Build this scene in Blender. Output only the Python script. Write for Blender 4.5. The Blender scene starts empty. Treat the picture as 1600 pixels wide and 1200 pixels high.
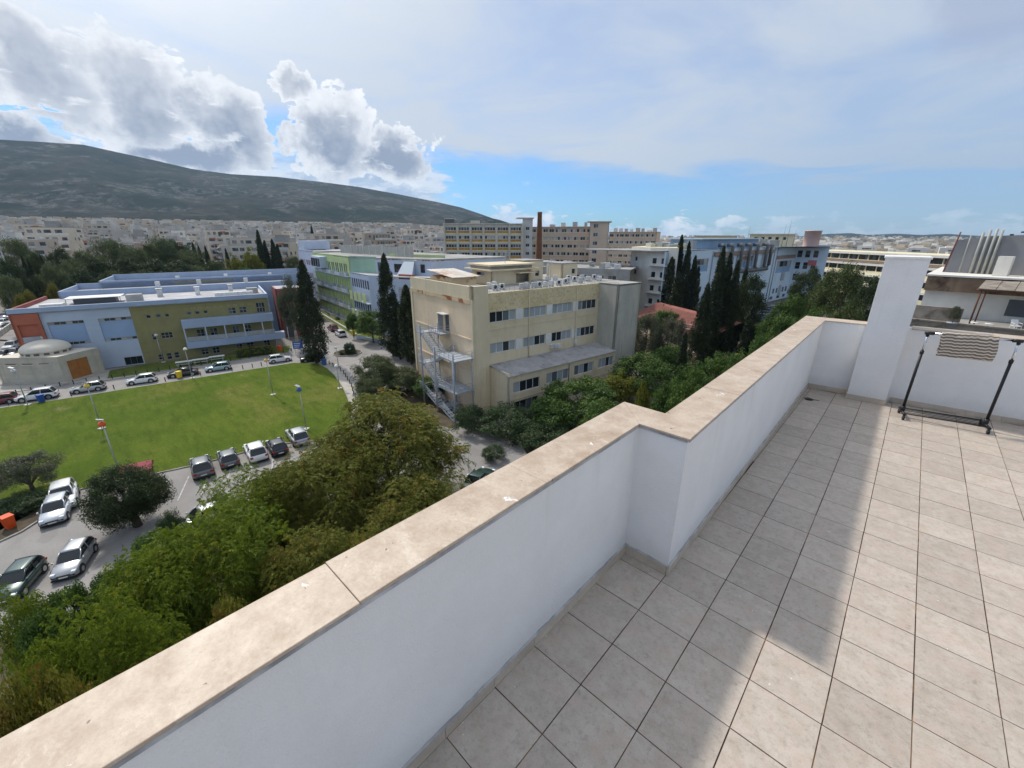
import bpy, math, random
import numpy as np
from mathutils import Matrix, Vector
random.seed(7)
rng = np.random.default_rng(11)
SC = bpy.context.scene
COL = SC.collection
PI = math.pi
GZ = -21.0                       # street level; z = 0 is the terrace floor
# ------------------------------------------------------------------ camera
YAW, PITCH, ROLL = 0.753074, 0.338981, 0.0021943
CAM = (0.829, -2.440, 2.317)
FPX = 654.09                     # focal length in pixels of the 1600 px wide photograph
def cam_axes():
    cy, sy, cp, sp = math.cos(YAW), math.sin(YAW), math.cos(PITCH), math.sin(PITCH)
    f = Vector((-sy*cp, cy*cp, -sp)); r = Vector((cy, sy, 0)); u = r.cross(f)
    c, s = math.cos(ROLL), math.sin(ROLL)
    return c*r + s*u, -s*r + c*u, f
CR, CU, CF = cam_axes()
cam_data = bpy.data.cameras.new('camera'); cam = bpy.data.objects.new('camera', cam_data); COL.objects.link(cam)
cam.matrix_world = Matrix(((CR.x, CU.x, -CF.x, CAM[0]), (CR.y, CU.y, -CF.y, CAM[1]), (CR.z, CU.z, -CF.z, CAM[2]), (0, 0, 0, 1)))
cam_data.sensor_width = 36; cam_data.lens = FPX/1600*36; cam_data.clip_start = 0.05; cam_data.clip_end = 80000
SC.camera = cam
# ------------------------------------------------------------------ light
SUN_EL, SUN_AZ = math.radians(49.5), math.radians(178.0)       # azimuth counted from +x towards +y
SUN_STRENGTH, SKY_STRENGTH = 2.4, 0.1
EXPOSURE = 0.34
sun_d = bpy.data.lights.new('sun', 'SUN'); sun = bpy.data.objects.new('sun', sun_d); COL.objects.link(sun)
sun_d.energy = SUN_STRENGTH; sun_d.angle = math.radians(2.6); sun_d.color = (1, 0.95, 0.88)
sv = Vector((math.cos(SUN_EL)*math.cos(SUN_AZ), math.cos(SUN_EL)*math.sin(SUN_AZ), math.sin(SUN_EL)))
sun.rotation_euler = sv.to_track_quat('Z', 'Y').to_euler(); sun.location = (-40, 0, 60)
vs = SC.view_settings
vs.view_transform = 'Standard'; vs.look = 'None'; vs.gamma = 1; vs.exposure = EXPOSURE; vs.use_curve_mapping = False
SC.cycles.max_bounces = 6; SC.cycles.diffuse_bounces = 3; SC.cycles.glossy_bounces = 3; SC.cycles.transmission_bounces = 4
SC.cycles.transparent_max_bounces = 8; SC.cycles.volume_bounces = 0; SC.cycles.caustics_reflective = False; SC.cycles.caustics_refractive = False
SC.cycles.use_denoising = True

class X:
    """A small expression over shader sockets."""
    nt = None
    def __init__(s, v): s.v = v
    @staticmethod
    def op(name, *a):
        n = X.nt.nodes.new('ShaderNodeMath'); n.operation = name
        for i, q in enumerate(a):
            q = q.v if isinstance(q, X) else q
            if isinstance(q, (int, float)): n.inputs[i].default_value = q
            else: X.nt.links.new(q, n.inputs[i])
        return X(n.outputs[0])
    def __add__(s, o): return X.op('ADD', s, o)
    __radd__ = __add__
    def __sub__(s, o): return X.op('SUBTRACT', s, o)
    def __rsub__(s, o): return X.op('SUBTRACT', o, s)
    def __mul__(s, o): return X.op('MULTIPLY', s, o)
    __rmul__ = __mul__
    def __truediv__(s, o): return X.op('DIVIDE', s, o)
def xmax(a, b): return X.op('MAXIMUM', a, b)
def xmin(a, b): return X.op('MINIMUM', a, b)
def sstep(e0, e1, x):
    n = X.nt.nodes.new('ShaderNodeMapRange'); n.interpolation_type = 'SMOOTHSTEP'
    n.inputs['From Min'].default_value = e0; n.inputs['From Max'].default_value = e1
    X.nt.links.new(x.v, n.inputs['Value']); return X(n.outputs['Result'])
def xvec(x, y, z):
    n = X.nt.nodes.new('ShaderNodeCombineXYZ')
    for i, q in enumerate((x, y, z)):
        q = q.v if isinstance(q, X) else q
        if isinstance(q, (int, float)): n.inputs[i].default_value = q
        else: X.nt.links.new(q, n.inputs[i])
    return n.outputs[0]
def xnoise(vec, scale, detail=6, rough=0.55, dist=0.0):
    n = X.nt.nodes.new('ShaderNodeTexNoise'); n.inputs['Scale'].default_value = scale; n.inputs['Detail'].default_value = detail
    n.inputs['Roughness'].default_value = rough; n.inputs['Distortion'].default_value = dist
    X.nt.links.new(vec, n.inputs['Vector']); return X(n.outputs['Fac'])
def xmix(f, a, b):
    n = X.nt.nodes.new('ShaderNodeMix'); n.data_type = 'RGBA'
    for q, k in ((f, 0), (a, 6), (b, 7)):
        q = q.v if isinstance(q, X) else q
        if isinstance(q, (int, float)): n.inputs[k].default_value = q
        elif isinstance(q, tuple): n.inputs[k].default_value = (*q, 1)
        else: X.nt.links.new(q, n.inputs[k])
    return X(n.outputs[2])

# ------------------------------------------------------------------ sky
world = bpy.data.worlds.new('World'); SC.world = world; world.use_nodes = True
nt = world.node_tree; nt.nodes.clear(); X.nt = nt
wo = nt.nodes.new('ShaderNodeOutputWorld'); bg = nt.nodes.new('ShaderNodeBackground'); nt.links.new(bg.outputs[0], wo.inputs[0])
sky = nt.nodes.new('ShaderNodeTexSky'); sky.sky_type = 'NISHITA'; sky.sun_disc = False
sky.sun_elevation = SUN_EL; sky.sun_rotation = PI/2 - SUN_AZ; sky.altitude = 150; sky.air_density = 1.0; sky.dust_density = 0.6; sky.ozone_density = 1.5
tc = nt.nodes.new('ShaderNodeTexCoord'); sep = nt.nodes.new('ShaderNodeSeparateXYZ'); nt.links.new(tc.outputs['Generated'], sep.inputs[0])
dx, dy, dz = (X(sep.outputs[i]) for i in range(3))
el = X.op('ARCSINE', dz)*57.2958                                   # elevation, degrees
fwd = PI/2 + YAW
ca, sa = math.cos(fwd), math.sin(fwd)
az = X.op('ARCTAN2', dx*sa - dy*ca, dx*ca + dy*sa)*57.2958          # degrees clockwise (to the right) of the terrace's long view
dirv = tc.outputs['Generated']
# high veil of cirrostratus: a sheet far up, seen in plane projection
inv = X.op('DIVIDE', 1.0, xmax(dz, 0.04) + 0.06)
vn = xnoise(xvec(dx*inv, dy*inv, 0.0), 0.8, 5, 0.6, 0.6)
wx = xnoise(dirv, 8.0, 6, 0.6, 0.0); wy = xnoise(xvec(dy*1.0, dz*1.0, dx*1.0), 8.0, 6, 0.6, 0.0)
st = xnoise(xvec(az*0.055, el*0.17, 4.0), 4.0, 6, 0.62, 0.3)           # flat-lying billows near the horizon
fine = xnoise(dirv, 30.0, 4, 0.62, 0.2)
lob = X.op('ABSOLUTE', xnoise(xvec(dz*1.15, dx*1.0, dy*1.0), 17.0, 3, 0.55, 0.0) - 0.5)*2.0   # rounded lobes with creases between
edge = el - (8.9 - 0.09*az) + (vn - 0.5)*8.0 + (wx - 0.5)*2.0          # lower rim of the veil, sinking to the right
veil = sstep(-2.4, 2.4, edge)*(0.62 + 0.36*sstep(0.32, 0.66, vn))
veil = xmin(veil + sstep(-1.0, 0.6, edge)*(1.0 - sstep(0.8, 5.0, edge))*0.22, 0.97)   # its rim catches the light
veil = xmax(veil, sstep(13.0, 38.0, az)*0.55)
skyc = nt.nodes.new('ShaderNodeMix'); skyc.data_type = 'RGBA'; skyc.blend_type = 'MULTIPLY'; skyc.inputs[0].default_value = 1
nt.links.new(sky.outputs[0], skyc.inputs[6]); skyc.inputs[7].default_value = (0.48, 0.82, 1.22, 1)
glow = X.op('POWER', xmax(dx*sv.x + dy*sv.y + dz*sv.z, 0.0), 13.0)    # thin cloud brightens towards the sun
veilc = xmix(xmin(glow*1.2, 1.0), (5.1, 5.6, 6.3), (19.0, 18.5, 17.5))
veilc = xmix(sstep(8.0, 42.0, az)*(1.0 - sstep(2.0, 26.0, el))*0.75, veilc, (3.3, 4.3, 5.7))
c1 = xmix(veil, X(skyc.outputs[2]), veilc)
# cumulus: heaps over the mountain and a low line of them along the horizon
ax = az + (wx - 0.5)*10.0 + (fine - 0.5)*1.6; ex = el + (wy - 0.5)*8.0 + (fine - 0.5)*1.6
hs = None
for a, e, ra, re in ((-51, 11.2, 7.5, 5.2), (-43.5, 13.2, 5.4, 5.2), (-37.5, 11.6, 6.0, 6.0), (-30.5, 9.8, 6.4, 5.4), (-20.0, 10.4, 5.4, 5.8), (-13.4, 8.6, 5.8, 4.0), (-24.0, 15.0, 2.2, 2.4), (-66, 11, 9, 6), (-84, 9, 10, 5), (-35, 7.2, 9.0, 2.4), (-48, 7.4, 8, 2.6)):
    u = (ax - a)*(1.0/ra); v = (ex - e)*(1.0/re); q = 1.0 - X.op('SQRT', u*u + v*v)
    hs = q if hs is None else xmax(hs, q)
hs = hs + (lob - 0.30)*0.62 - sstep(0.54, 0.70, st)*0.30
cm = sstep(0.0, 0.075, hs)*(0.35 + 0.65*sstep(4.2, 7.0, el))
body = sstep(0.08, 0.56, hs*0.9 + (wx - 0.5)*0.9 + (0.30 - lob)*0.10)      # thick parts go grey, thin rims stay bright
shade = sstep(0.10, 0.9, (11.5 - ex)*0.10 + 0.35)                       # bellies darker than tops
lum = xmin(xmax(1.0 - body*(0.55 + 0.45*shade) + (lob - 0.3)*0.55 + (fine - 0.5)*0.35, 0.0), 1.0)
cumc = xmix(lum, (2.5, 2.9, 3.8), (8.2, 8.35, 8.6))
# soft shelf under the heaps and small bright heaps low on the horizon
shelf = sstep(0.38, 0.56, st + 0.24 - sstep(-16.0, -2.0, az)*0.5)*(1.0 - sstep(6.0, 11.0, el))
shelfc = xmix(sstep(0.40, 0.60, st), (3.9, 4.5, 5.5), (7.2, 7.4, 7.8))
c2 = xmix(cm, xmix(shelf*0.88, c1, shelfc), cumc)
low = sstep(0.0, 0.8, 1.9 + sstep(-15.0, -7.0, az)*(1.0 - sstep(3.0, 9.0, az))*1.6 - el + (st - 0.5)*9.0 + (wx - 0.5)*4.0 + (lob - 0.3)*2.2)*(1.0 - sstep(18.0, 36.0, az)*0.7)
lowc = xmix(sstep(0.25, 0.62, lob*0.5 + st*0.6 + (el - 1.5)*0.04), (4.6, 5.7, 7.2), (8.2, 8.4, 8.7))
c3 = xmix(low*0.9, c2, lowc)
# a darker bank to the upper right
da = (az + (wx - 0.5)*22.0 - 50.0)*(1/13.0); de = (ex - 18.0)*(1/6.5)
c3 = xmix(sstep(0.0, 0.5, 1.0 - X.op('SQRT', da*da + de*de))*0.6, c3, (3.2, 3.7, 5.0))
nt.links.new(c3.v, bg.inputs['Color']); bg.inputs['Strength'].default_value = SKY_STRENGTH
world.cycles.sampling_method = 'MANUAL'; world.cycles.sample_map_resolution = 512

# ------------------------------------------------------------------ helpers
def ray(px, py): return CR*((px - 800)/FPX) + CU*((600 - py)/FPX) + CF
def on(px, py, z=GZ):
    d = ray(px, py); t = (z - CAM[2])/d.z; return Vector(CAM) + d*t
def far(px, py, D):
    d = ray(px, py); return Vector(CAM) + d*(D/math.hypot(d.x, d.y))

def newmat(name):
    m = bpy.data.materials.new(name); m.use_nodes = True; t = m.node_tree; t.nodes.clear(); X.nt = t
    o = t.nodes.new('ShaderNodeOutputMaterial'); b = t.nodes.new('ShaderNodeBsdfPrincipled'); t.links.new(b.outputs[0], o.inputs[0])
    return m, t, b, o
def hexl(*c): return tuple(((v/255+0.055)/1.055)**2.4 if v > 10 else v/255/12.92 for v in c)
def mat(name, col, rough=0.8, var=0.18, scale=1.0, col2=None, patch=(0.5, 0.75), bump=0.0, bscale=20.0, metal=0.0, rand=0.0, streak=0.0, spec=0.4, streakcol=None, fine=0.0):
    m, t, b, o = newmat(name)
    tcn = t.nodes.new('ShaderNodeTexCoord'); oc = tcn.outputs['Object']
    n = xnoise(oc, scale, 7, 0.6)
    lo = tuple(c*(1-var) for c in col); hi = tuple(min(1, c*(1+var)) for c in col)
    c = xmix(sstep(0.3, 0.7, n), lo, hi)
    if col2: c = xmix(sstep(patch[0], patch[1], xnoise(oc, scale*0.6, 8, 0.65, 0.5)), c, col2)
    if fine:
        f = xnoise(oc, scale*24, 3, 0.6); c = xmix(sstep(0.35, 0.65, f)*fine, c, tuple(v*0.55 for v in col))
    if streak:
        mp = t.nodes.new('ShaderNodeMapping'); mp.inputs['Scale'].default_value = (1.6, 1.6, 0.10); t.links.new(oc, mp.inputs[0])
        s = sstep(0.5, 0.78, xnoise(mp.outputs[0], 1.0, 8, 0.7)); c = xmix(s*streak, c, streakcol or tuple(v*0.35 for v in col))
    if rand:
        oi = t.nodes.new('ShaderNodeObjectInfo'); hv = t.nodes.new('ShaderNodeHueSaturation')
        X.nt = t; val = X(oi.outputs['Random'])*(2*rand) + (1-rand); t.links.new(val.v, hv.inputs['Value']); t.links.new(c.v, hv.inputs['Color']); c = X(hv.outputs[0])
    t.links.new(c.v, b.inputs['Base Color']); b.inputs['Roughness'].default_value = rough; b.inputs['Metallic'].default_value = metal
    b.inputs['Specular IOR Level'].default_value = spec
    if bump:
        bn = xnoise(oc, bscale, 5, 0.6); bp = t.nodes.new('ShaderNodeBump'); bp.inputs['Strength'].default_value = bump; bp.inputs['Distance'].default_value = 0.02
        t.links.new(bn.v, bp.inputs['Height']); t.links.new(bp.outputs[0], b.inputs['Normal'])
    return m
def glassmat(name, dark, pale, share=0.35, rough=0.06):
    """A window pane: dark room behind it or a pale blind, chosen pane by pane."""
    m, t, b, o = newmat(name)
    oi = t.nodes.new('ShaderNodeObjectInfo'); r = X(oi.outputs['Random'])
    c = xmix(sstep(1-share-0.12, 1-share+0.12, r), dark, pale)
    t.links.new(c.v, b.inputs['Base Color']); b.inputs['Roughness'].default_value = rough; b.inputs['Specular IOR Level'].default_value = 0.6
    return m
def leafmat(name, a, bcol, c3=None, amount=0.2, trans=0.28, rough=0.55):
    m, t, b, o = newmat(name)
    at = t.nodes.new('ShaderNodeAttribute'); at.attribute_name = 'tint'; k = X(at.outputs['Fac'])
    at2 = t.nodes.new('ShaderNodeAttribute'); at2.attribute_name = 'clump'; q = X(at2.outputs['Fac'])
    c = xmix(k*0.6 + q*0.4, a, bcol)
    if c3: c = xmix(sstep(1-amount-0.1, 1-amount+0.1, q*0.65 + k*0.35), c, c3)
    t.links.new(c.v, b.inputs['Base Color']); b.inputs['Roughness'].default_value = rough; b.inputs['Specular IOR Level'].default_value = 0.25
    tr = t.nodes.new('ShaderNodeBsdfTranslucent'); t.links.new(c.v, tr.inputs[0]); mx = t.nodes.new('ShaderNodeMixShader'); mx.inputs[0].default_value = trans
    t.links.new(b.outputs[0], mx.inputs[1]); t.links.new(tr.outputs[0], mx.inputs[2]); t.links.new(mx.outputs[0], o.inputs[0])
    return m

class MB:
    def __init__(s): s.v = []; s.f = []; s.s = []
    def add(s, vs_, fs, smooth=False):
        b = len(s.v); s.v += [tuple(p) for p in vs_]; s.f += [tuple(i+b for i in f) for f in fs]; s.s += [smooth]*len(fs); return s
    def box(s, x0, x1, y0, y1, z0, z1):
        return s.add([(x0,y0,z0),(x1,y0,z0),(x1,y1,z0),(x0,y1,z0),(x0,y0,z1),(x1,y0,z1),(x1,y1,z1),(x0,y1,z1)],
                     [(0,3,2,1),(4,5,6,7),(0,1,5,4),(1,2,6,5),(2,3,7,6),(3,0,4,7)])
    def prism(s, pts, z0, z1):
        n = len(pts); area = sum(pts[i][0]*pts[(i+1)%n][1]-pts[(i+1)%n][0]*pts[i][1] for i in range(n))
        if area < 0: pts = pts[::-1]
        return s.add([(p[0],p[1],z0) for p in pts]+[(p[0],p[1],z1) for p in pts],
                     [tuple(range(n))[::-1], tuple(range(n,2*n))]+[(i,(i+1)%n,n+(i+1)%n,n+i) for i in range(n)])
    def tube(s, pts, rad, n=8, cap=True):
        P = [Vector(p) for p in pts]; rs = rad if isinstance(rad, (list, tuple)) else [rad]*len(P)
        vs_ = []; fs = []
        up = Vector((0,0,1)); 
        for i, p in enumerate(P):
            d = (P[min(i+1,len(P)-1)]-P[max(i-1,0)]).normalized()
            a = d.cross(up) if abs(d.z) < 0.95 else d.cross(Vector((1,0,0)))
            a.normalize(); b = d.cross(a)
            for k in range(n):
                t = 2*PI*k/n; vs_.append(p + (a*math.cos(t)+b*math.sin(t))*rs[i])
        for i in range(len(P)-1):
            for k in range(n):
                fs.append((i*n+k, i*n+(k+1)%n, (i+1)*n+(k+1)%n, (i+1)*n+k))
        s.add(vs_, fs, True)
        if cap:
            b = len(s.v)-len(vs_); m = len(P)-1
            s.f.append(tuple(b+k for k in range(n))[::-1]); s.s.append(False); s.f.append(tuple(b+m*n+k for k in range(n))); s.s.append(False)
        return s
    def lathe(s, prof, c=(0,0), n=16):
        vs_ = []; fs = []
        for r, z in prof:
            for k in range(n): vs_.append((c[0]+r*math.cos(2*PI*k/n), c[1]+r*math.sin(2*PI*k/n), z))
        for i in range(len(prof)-1):
            for k in range(n): fs.append((i*n+k, i*n+(k+1)%n, (i+1)*n+(k+1)%n, (i+1)*n+k))
        return s.add(vs_, fs, True)
    def mesh(s, name):
        me = bpy.data.meshes.new(name); me.from_pydata(s.v, [], s.f); me.polygons.foreach_set('use_smooth', s.s); me.update(); return me
    def build(s, name, m, parent=None, loc=(0,0,0), rz=0.0, bevel=0.0):
        o = link(name, s.mesh(name), m, parent, loc, rz)
        if bevel: bv = o.modifiers.new('bevel', 'BEVEL'); bv.width = bevel; bv.segments = 2; bv.limit_method = 'ANGLE'
        return o
def link(name, me, m, parent=None, loc=(0,0,0), rz=0.0):
    if m is not None and len(me.materials) == 0: me.materials.append(m)
    o = bpy.data.objects.new(name, me); COL.objects.link(o); o.location = loc; o.rotation_euler = (0,0,rz)
    if parent: o.parent = parent; KID.setdefault(parent.name, []).append(o)
    return o
def tag(o, label=None, cat=None, group=None, kind=None):
    for k, v in (('label', label), ('category', cat), ('group', group), ('kind', kind)):
        if v: o[k] = v
    return o
def empty(name, loc, rz=0.0, label=None, cat=None, group=None):
    o = bpy.data.objects.new(name, None); COL.objects.link(o); o.location = loc; o.rotation_euler = (0,0,rz); o.empty_display_size = 0.3
    return tag(o, label, cat, group)
KID = {}
def copy_tree(o, parent=None):
    c = o.copy(); COL.objects.link(c); c.parent = parent
    if parent: KID.setdefault(parent.name, []).append(c)
    for ch in KID.get(o.name, []): copy_tree(ch, c)
    return c
# ================================================================== the terrace
T = 0.333
def tilemat():
    m, t, b, o = newmat('terrace_tile')
    oc = t.nodes.new('ShaderNodeTexCoord').outputs['Object']; oi = t.nodes.new('ShaderNodeObjectInfo')
    off = t.nodes.new('ShaderNodeVectorMath'); off.operation = 'ADD'; t.links.new(oc, off.inputs[0])
    cb = xvec(X(oi.outputs['Random'])*37.0, X(oi.outputs['Random'])*91.0, 0.0); t.links.new(cb, off.inputs[1]); v = off.outputs[0]
    c = xmix(sstep(0.35, 0.65, xnoise(v, 9, 8, 0.7)), hexl(178, 165, 150), hexl(192, 181, 168))
    c = xmix(sstep(0.48, 0.66, xnoise(v, 26, 7, 0.75))*0.55, c, hexl(152, 138, 125))
    c = xmix(sstep(0.45, 0.7, xnoise(v, 7, 4, 0.6))*0.5, c, hexl(192, 170, 157))
    c = xmix(sstep(0.5, 0.7, xnoise(v, 110, 3, 0.7))*0.35, c, hexl(150, 136, 122))
    wpos = t.nodes.new('ShaderNodeNewGeometry').outputs['Position']
    c = xmix(sstep(0.5, 0.8, xnoise(wpos, 1.3, 7, 0.7))*0.22, c, hexl(150, 138, 124))      # dried puddles and dust across the tiles
    c = xmix(sstep(0.70, 0.76, xnoise(wpos, 9.0, 4, 0.5))*0.4, c, hexl(112, 100, 88))
    c = xmix(sstep(0.745, 0.76, xnoise(wpos, 26.0, 2, 0.5))*0.7, c, hexl(232, 228, 220))
    hv = t.nodes.new('ShaderNodeHueSaturation'); val = X(oi.outputs['Random'])*0.17 + 0.91; t.links.new(val.v, hv.inputs['Value']); t.links.new(c.v, hv.inputs['Color'])
    t.links.new(hv.outputs[0], b.inputs['Base Color'])
    rr = xnoise(v, 14, 5, 0.6)*0.25 + 0.38; t.links.new(rr.v, b.inputs['Roughness']); b.inputs['Specular IOR Level'].default_value = 0.35
    bp = t.nodes.new('ShaderNodeBump'); bp.inputs['Strength'].default_value = 0.12; bp.inputs['Distance'].default_value = 0.004
    t.links.new(xnoise(v, 60, 5, 0.7).v, bp.inputs['Height']); t.links.new(bp.outputs[0], b.inputs['Normal'])
    return m
def copingmat():
    m, t, b, o = newmat('beige_marble')
    oc = t.nodes.new('ShaderNodeNewGeometry').outputs['Position']
    c = xmix(sstep(0.35, 0.65, xnoise(oc, 6, 8, 0.75)), hexl(176, 155, 134), hexl(198, 181, 161))
    mp = t.nodes.new('ShaderNodeMapping'); mp.inputs['Scale'].default_value = (3.0, 6.0, 1.0); mp.inputs['Rotation'].default_value = (0, 0, 0.6); t.links.new(oc, mp.inputs[0])
    c = xmix(sstep(0.52, 0.70, xnoise(mp.outputs[0], 1.5, 9, 0.8))*0.6, c, hexl(222, 208, 190))
    c = xmix(sstep(0.45, 0.68, xnoise(oc, 70, 4, 0.75))*0.35, c, hexl(160, 136, 112))   # worn, whitened streaks
    c = xmix(sstep(0.56, 0.70, xnoise(oc, 1.7, 8, 0.7, 0.4))*0.5, c, hexl(156, 130, 104))
    c = xmix(sstep(0.66, 0.70, xnoise(oc, 7.0, 6, 0.65, 0.5))*0.9, c, hexl(232, 228, 226))                 # bird lime
    c = xmix(sstep(0.71, 0.74, xnoise(oc, 17.0, 3, 0.5))*0.8, c, hexl(92, 72, 58))
    t.links.new(c.v, b.inputs['Base Color']); t.links.new((xnoise(oc, 9, 6, 0.6)*0.4 + 0.32).v, b.inputs['Roughness'])
    bp = t.nodes.new('ShaderNodeBump'); bp.inputs['Strength'].default_value = 0.2; bp.inputs['Distance'].default_value = 0.004
    t.links.new(xnoise(oc, 45, 6, 0.7).v, bp.inputs['Height']); t.links.new(bp.outputs[0], b.inputs['Normal'])
    return m
def rendermat():
    m, t, b, o = newmat('white_render')
    oc = t.nodes.new('ShaderNodeNewGeometry').outputs['Position']
    c = xmix(sstep(0.35, 0.7, xnoise(oc, 2.2, 6, 0.6)), (0.80, 0.785, 0.765), (0.85, 0.835, 0.815))
    mp = t.nodes.new('ShaderNodeMapping'); mp.inputs['Scale'].default_value = (7, 7, 0.5); t.links.new(oc, mp.inputs[0])
    sz = t.nodes.new('ShaderNodeSeparateXYZ'); t.links.new(oc, sz.inputs[0]); zz = X(sz.outputs[2])
    c = xmix(sstep(0.50, 0.78, xnoise(mp.outputs[0], 1.0, 8, 0.7))*(0.05 + 0.15*sstep(0.6, 1.08, zz)), c, (0.42, 0.40, 0.37))      # rain runs from the coping
    c = xmix((1.0 - sstep(0.07, 0.26, zz + (xnoise(oc, 5.0, 5, 0.6) - 0.5)*0.22))*0.25, c, (0.50, 0.46, 0.41))                           # splashed dirt above the skirting
    ck = X.op('ABSOLUTE', xnoise(oc, 1.5, 7, 0.7, 0.6) - 0.5); c = xmix((1.0 - sstep(0.0, 0.003, ck))*0.10, c, (0.35, 0.34, 0.32))        # hairline cracks
    c = xmix(sstep(0.70, 0.73, xnoise(oc, 6.0, 6, 0.6))*0.25, c, (0.55, 0.54, 0.53))
    t.links.new(c.v, b.inputs['Base Color']); b.inputs['Roughness'].default_value = 0.85; b.inputs['Specular IOR Level'].default_value = 0.25
    bp = t.nodes.new('ShaderNodeBump'); bp.inputs['Strength'].default_value = 0.7; bp.inputs['Distance'].default_value = 0.006
    t.links.new((xnoise(oc, 130, 4, 0.6) + 0.8*xnoise(oc, 40, 3, 0.6)).v, bp.inputs['Height']); t.links.new(bp.outputs[0], b.inputs['Normal'])
    return m
M_tile = tilemat(); M_cope = copingmat(); M_white = rendermat()
M_grout = mat('grout', hexl(76, 58, 50), 0.9, 0.4, 4.0, col2=hexl(150, 122, 94), patch=(.5, .62))
M_skirt = mat('skirting_tile', hexl(196, 182, 164), 0.5, 0.15, 4.0, rand=0.06, fine=0.25)
M_black = mat('black_plastic', (0.012, 0.012, 0.013), 0.45, 0.1)
M_chrome = mat('chrome_tube', (0.62, 0.63, 0.65), 0.22, 0.05, metal=1.0)

# floor: bed of grout + one object for every tile
fl = MB().box(-0.62, 3.35, -5.2, 5.98, -0.30, -0.005).build('terrace_floor', M_grout); tag(fl, kind='structure')
g2 = 0.0030
tile_me = MB().box(g2, T-g2, g2, T-g2, -0.02, 0.0).mesh('tile'); tile_me.materials.append(M_tile)
def back_y(x): return 5.55 + 0.0875*(x+0.05)          # inner face of the end wall
def side_x(y): return 0.005 - 0.0105*y                # inner face of the long parapet beyond the step
for r in range(-14, 18):
    for i in range(-1, 10):
        x, y = i*T, r*T
        if i == -1 and y > 0.05: continue
        if y > back_y(x): continue
        yt = min(T-g2, back_y(x)-y-0.006)
        if yt < 0.03: continue
        if yt < T-g2-0.001:
            o = MB().box(g2, T-g2, g2, yt, -0.02, 0).build('tile', M_tile, fl, (x, y, 0))
        else:
            o = link('tile', tile_me, None, fl, (x + random.uniform(-.0006, .0006), y + random.uniform(-.0006, .0006), random.uniform(-.0009, .0006)), random.uniform(-.002, .002))
for r in range(0, 17):                                # slivers cut to fit beside the long parapet
    y = r*T; w = -side_x(y+T)-0.008
    if w > 0.012: MB().box(-w, -g2, g2, T-g2, -0.02, -0.0005).build('tile', M_tile, fl, (0, y, 0))
# floor drain
dr = empty('floor_drain', (0.07, 4.93, 0), 0, 'small round dark floor drain in the far left corner of the terrace', 'drain')
MB().lathe([(0.0, 0.004), (0.05, 0.004), (0.056, 0.001)], n=20).build('grate', M_black, dr)
MB().tube([(-0.07, 0.0, 0.006), (-0.02, 0.03, 0.02), (0.06, 0.01, 0.008), (0.12, 0.05, 0.006)], 0.004, 5).build('twig', M_black, dr)

ZC0, ZC1 = 1.093, 1.108
def cope(root, quad):                                  # one marble slab: plan corners, slightly uneven
    m = MB(); z1 = ZC1 + random.uniform(-.0015, .0015); m.prism([tuple(p) for p in quad], ZC0, z1)
    return m.build('coping_slab', M_cope, root, bevel=0.003)
def skirt(root, P, Q, out, first=0.0, step=T):
    P, Q = Vector((*P, 0)), Vector((*Q, 0)); L = (Q-P).length; u = (Q-P)/L; n = Vector((u.y, -u.x, 0))*out
    a = -first
    while a < L:
        s0, s1 = max(a, 0)+0.0015, min(a+step, L)-0.0015
        if s1-s0 > 0.01:
            p0, p1 = P+u*s0, P+u*s1
            MB().prism([(p0.x, p0.y), (p1.x, p1.y), (p1.x+n.x*.009, p1.y+n.y*.009), (p0.x+n.x*.009, p0.y+n.y*.009)], 0.002, 0.078).build('skirting_tile', M_skirt, root)
        a += step
# long parapet: the near run stands 0.34 m further out, then steps in
pw = empty('parapet_wall', (0, 0, 0), 0, 'long white rendered parapet with beige marble coping and a step in it', 'parapet')
nx = -0.335
MB().prism([(nx-0.012, -5.2), (nx, 0.085), (0.005, 0.085), (side_x(5.6), 5.60), (side_x(5.6)-0.26, 5.60), (-0.255, 0.345), (nx-0.245, 0.345), (nx-0.257, -5.2)], -0.02, ZC0).build('wall', M_white, pw)
ci, co = nx+0.014, nx-0.268
ys = [-5.2, -4.15, -3.05, -1.98, -0.94]
for a, b_ in zip(ys, ys[1:]): cope(pw, [(ci-0.01, a+.0008), (ci-0.006, b_-.0008), (co, b_-.0008), (co-0.004, a+.0008)])
fi, fo = 0.022, -0.272                                  # far run edges at y = 0.07
cope(pw, [(ci-0.006, -0.94+.0008), (ci, 0.068), (co, 0.362), (co, -0.94+.0008)])
cope(pw, [(ci+.002, 0.068), (fi, 0.068), (fo, 0.362), (co+.002, 0.362)])
sx = lambda y: side_x(y)
yy = [0.068, 1.14, 1.93, 2.72, 3.65, 4.5]
for k, (a, b_) in enumerate(zip(yy, yy[1:])):
    ao = 0.362 if k == 0 else a+.0015
    cope(pw, [(sx(a)+.017, a+.0015), (sx(b_)+.017, b_-.0015), (sx(b_)-.275, b_-.0015), (sx(ao)-.275, ao)])
cope(pw, [(sx(4.5)+.017, 4.5+.0015), (sx(5.5)+.017, 5.535), (sx(5.8)-.275, 5.83), (sx(4.5)-.275, 4.5+.0015)])
skirt(pw, (nx-0.0116, -5.0), (nx, 0.085), 1, 0.0)
skirt(pw, (nx, 0.085), (0.014, 0.085), 1, 0)
skirt(pw, (0.005, 0.076), (side_x(5.55), 5.55), 1, 0.25)
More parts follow.
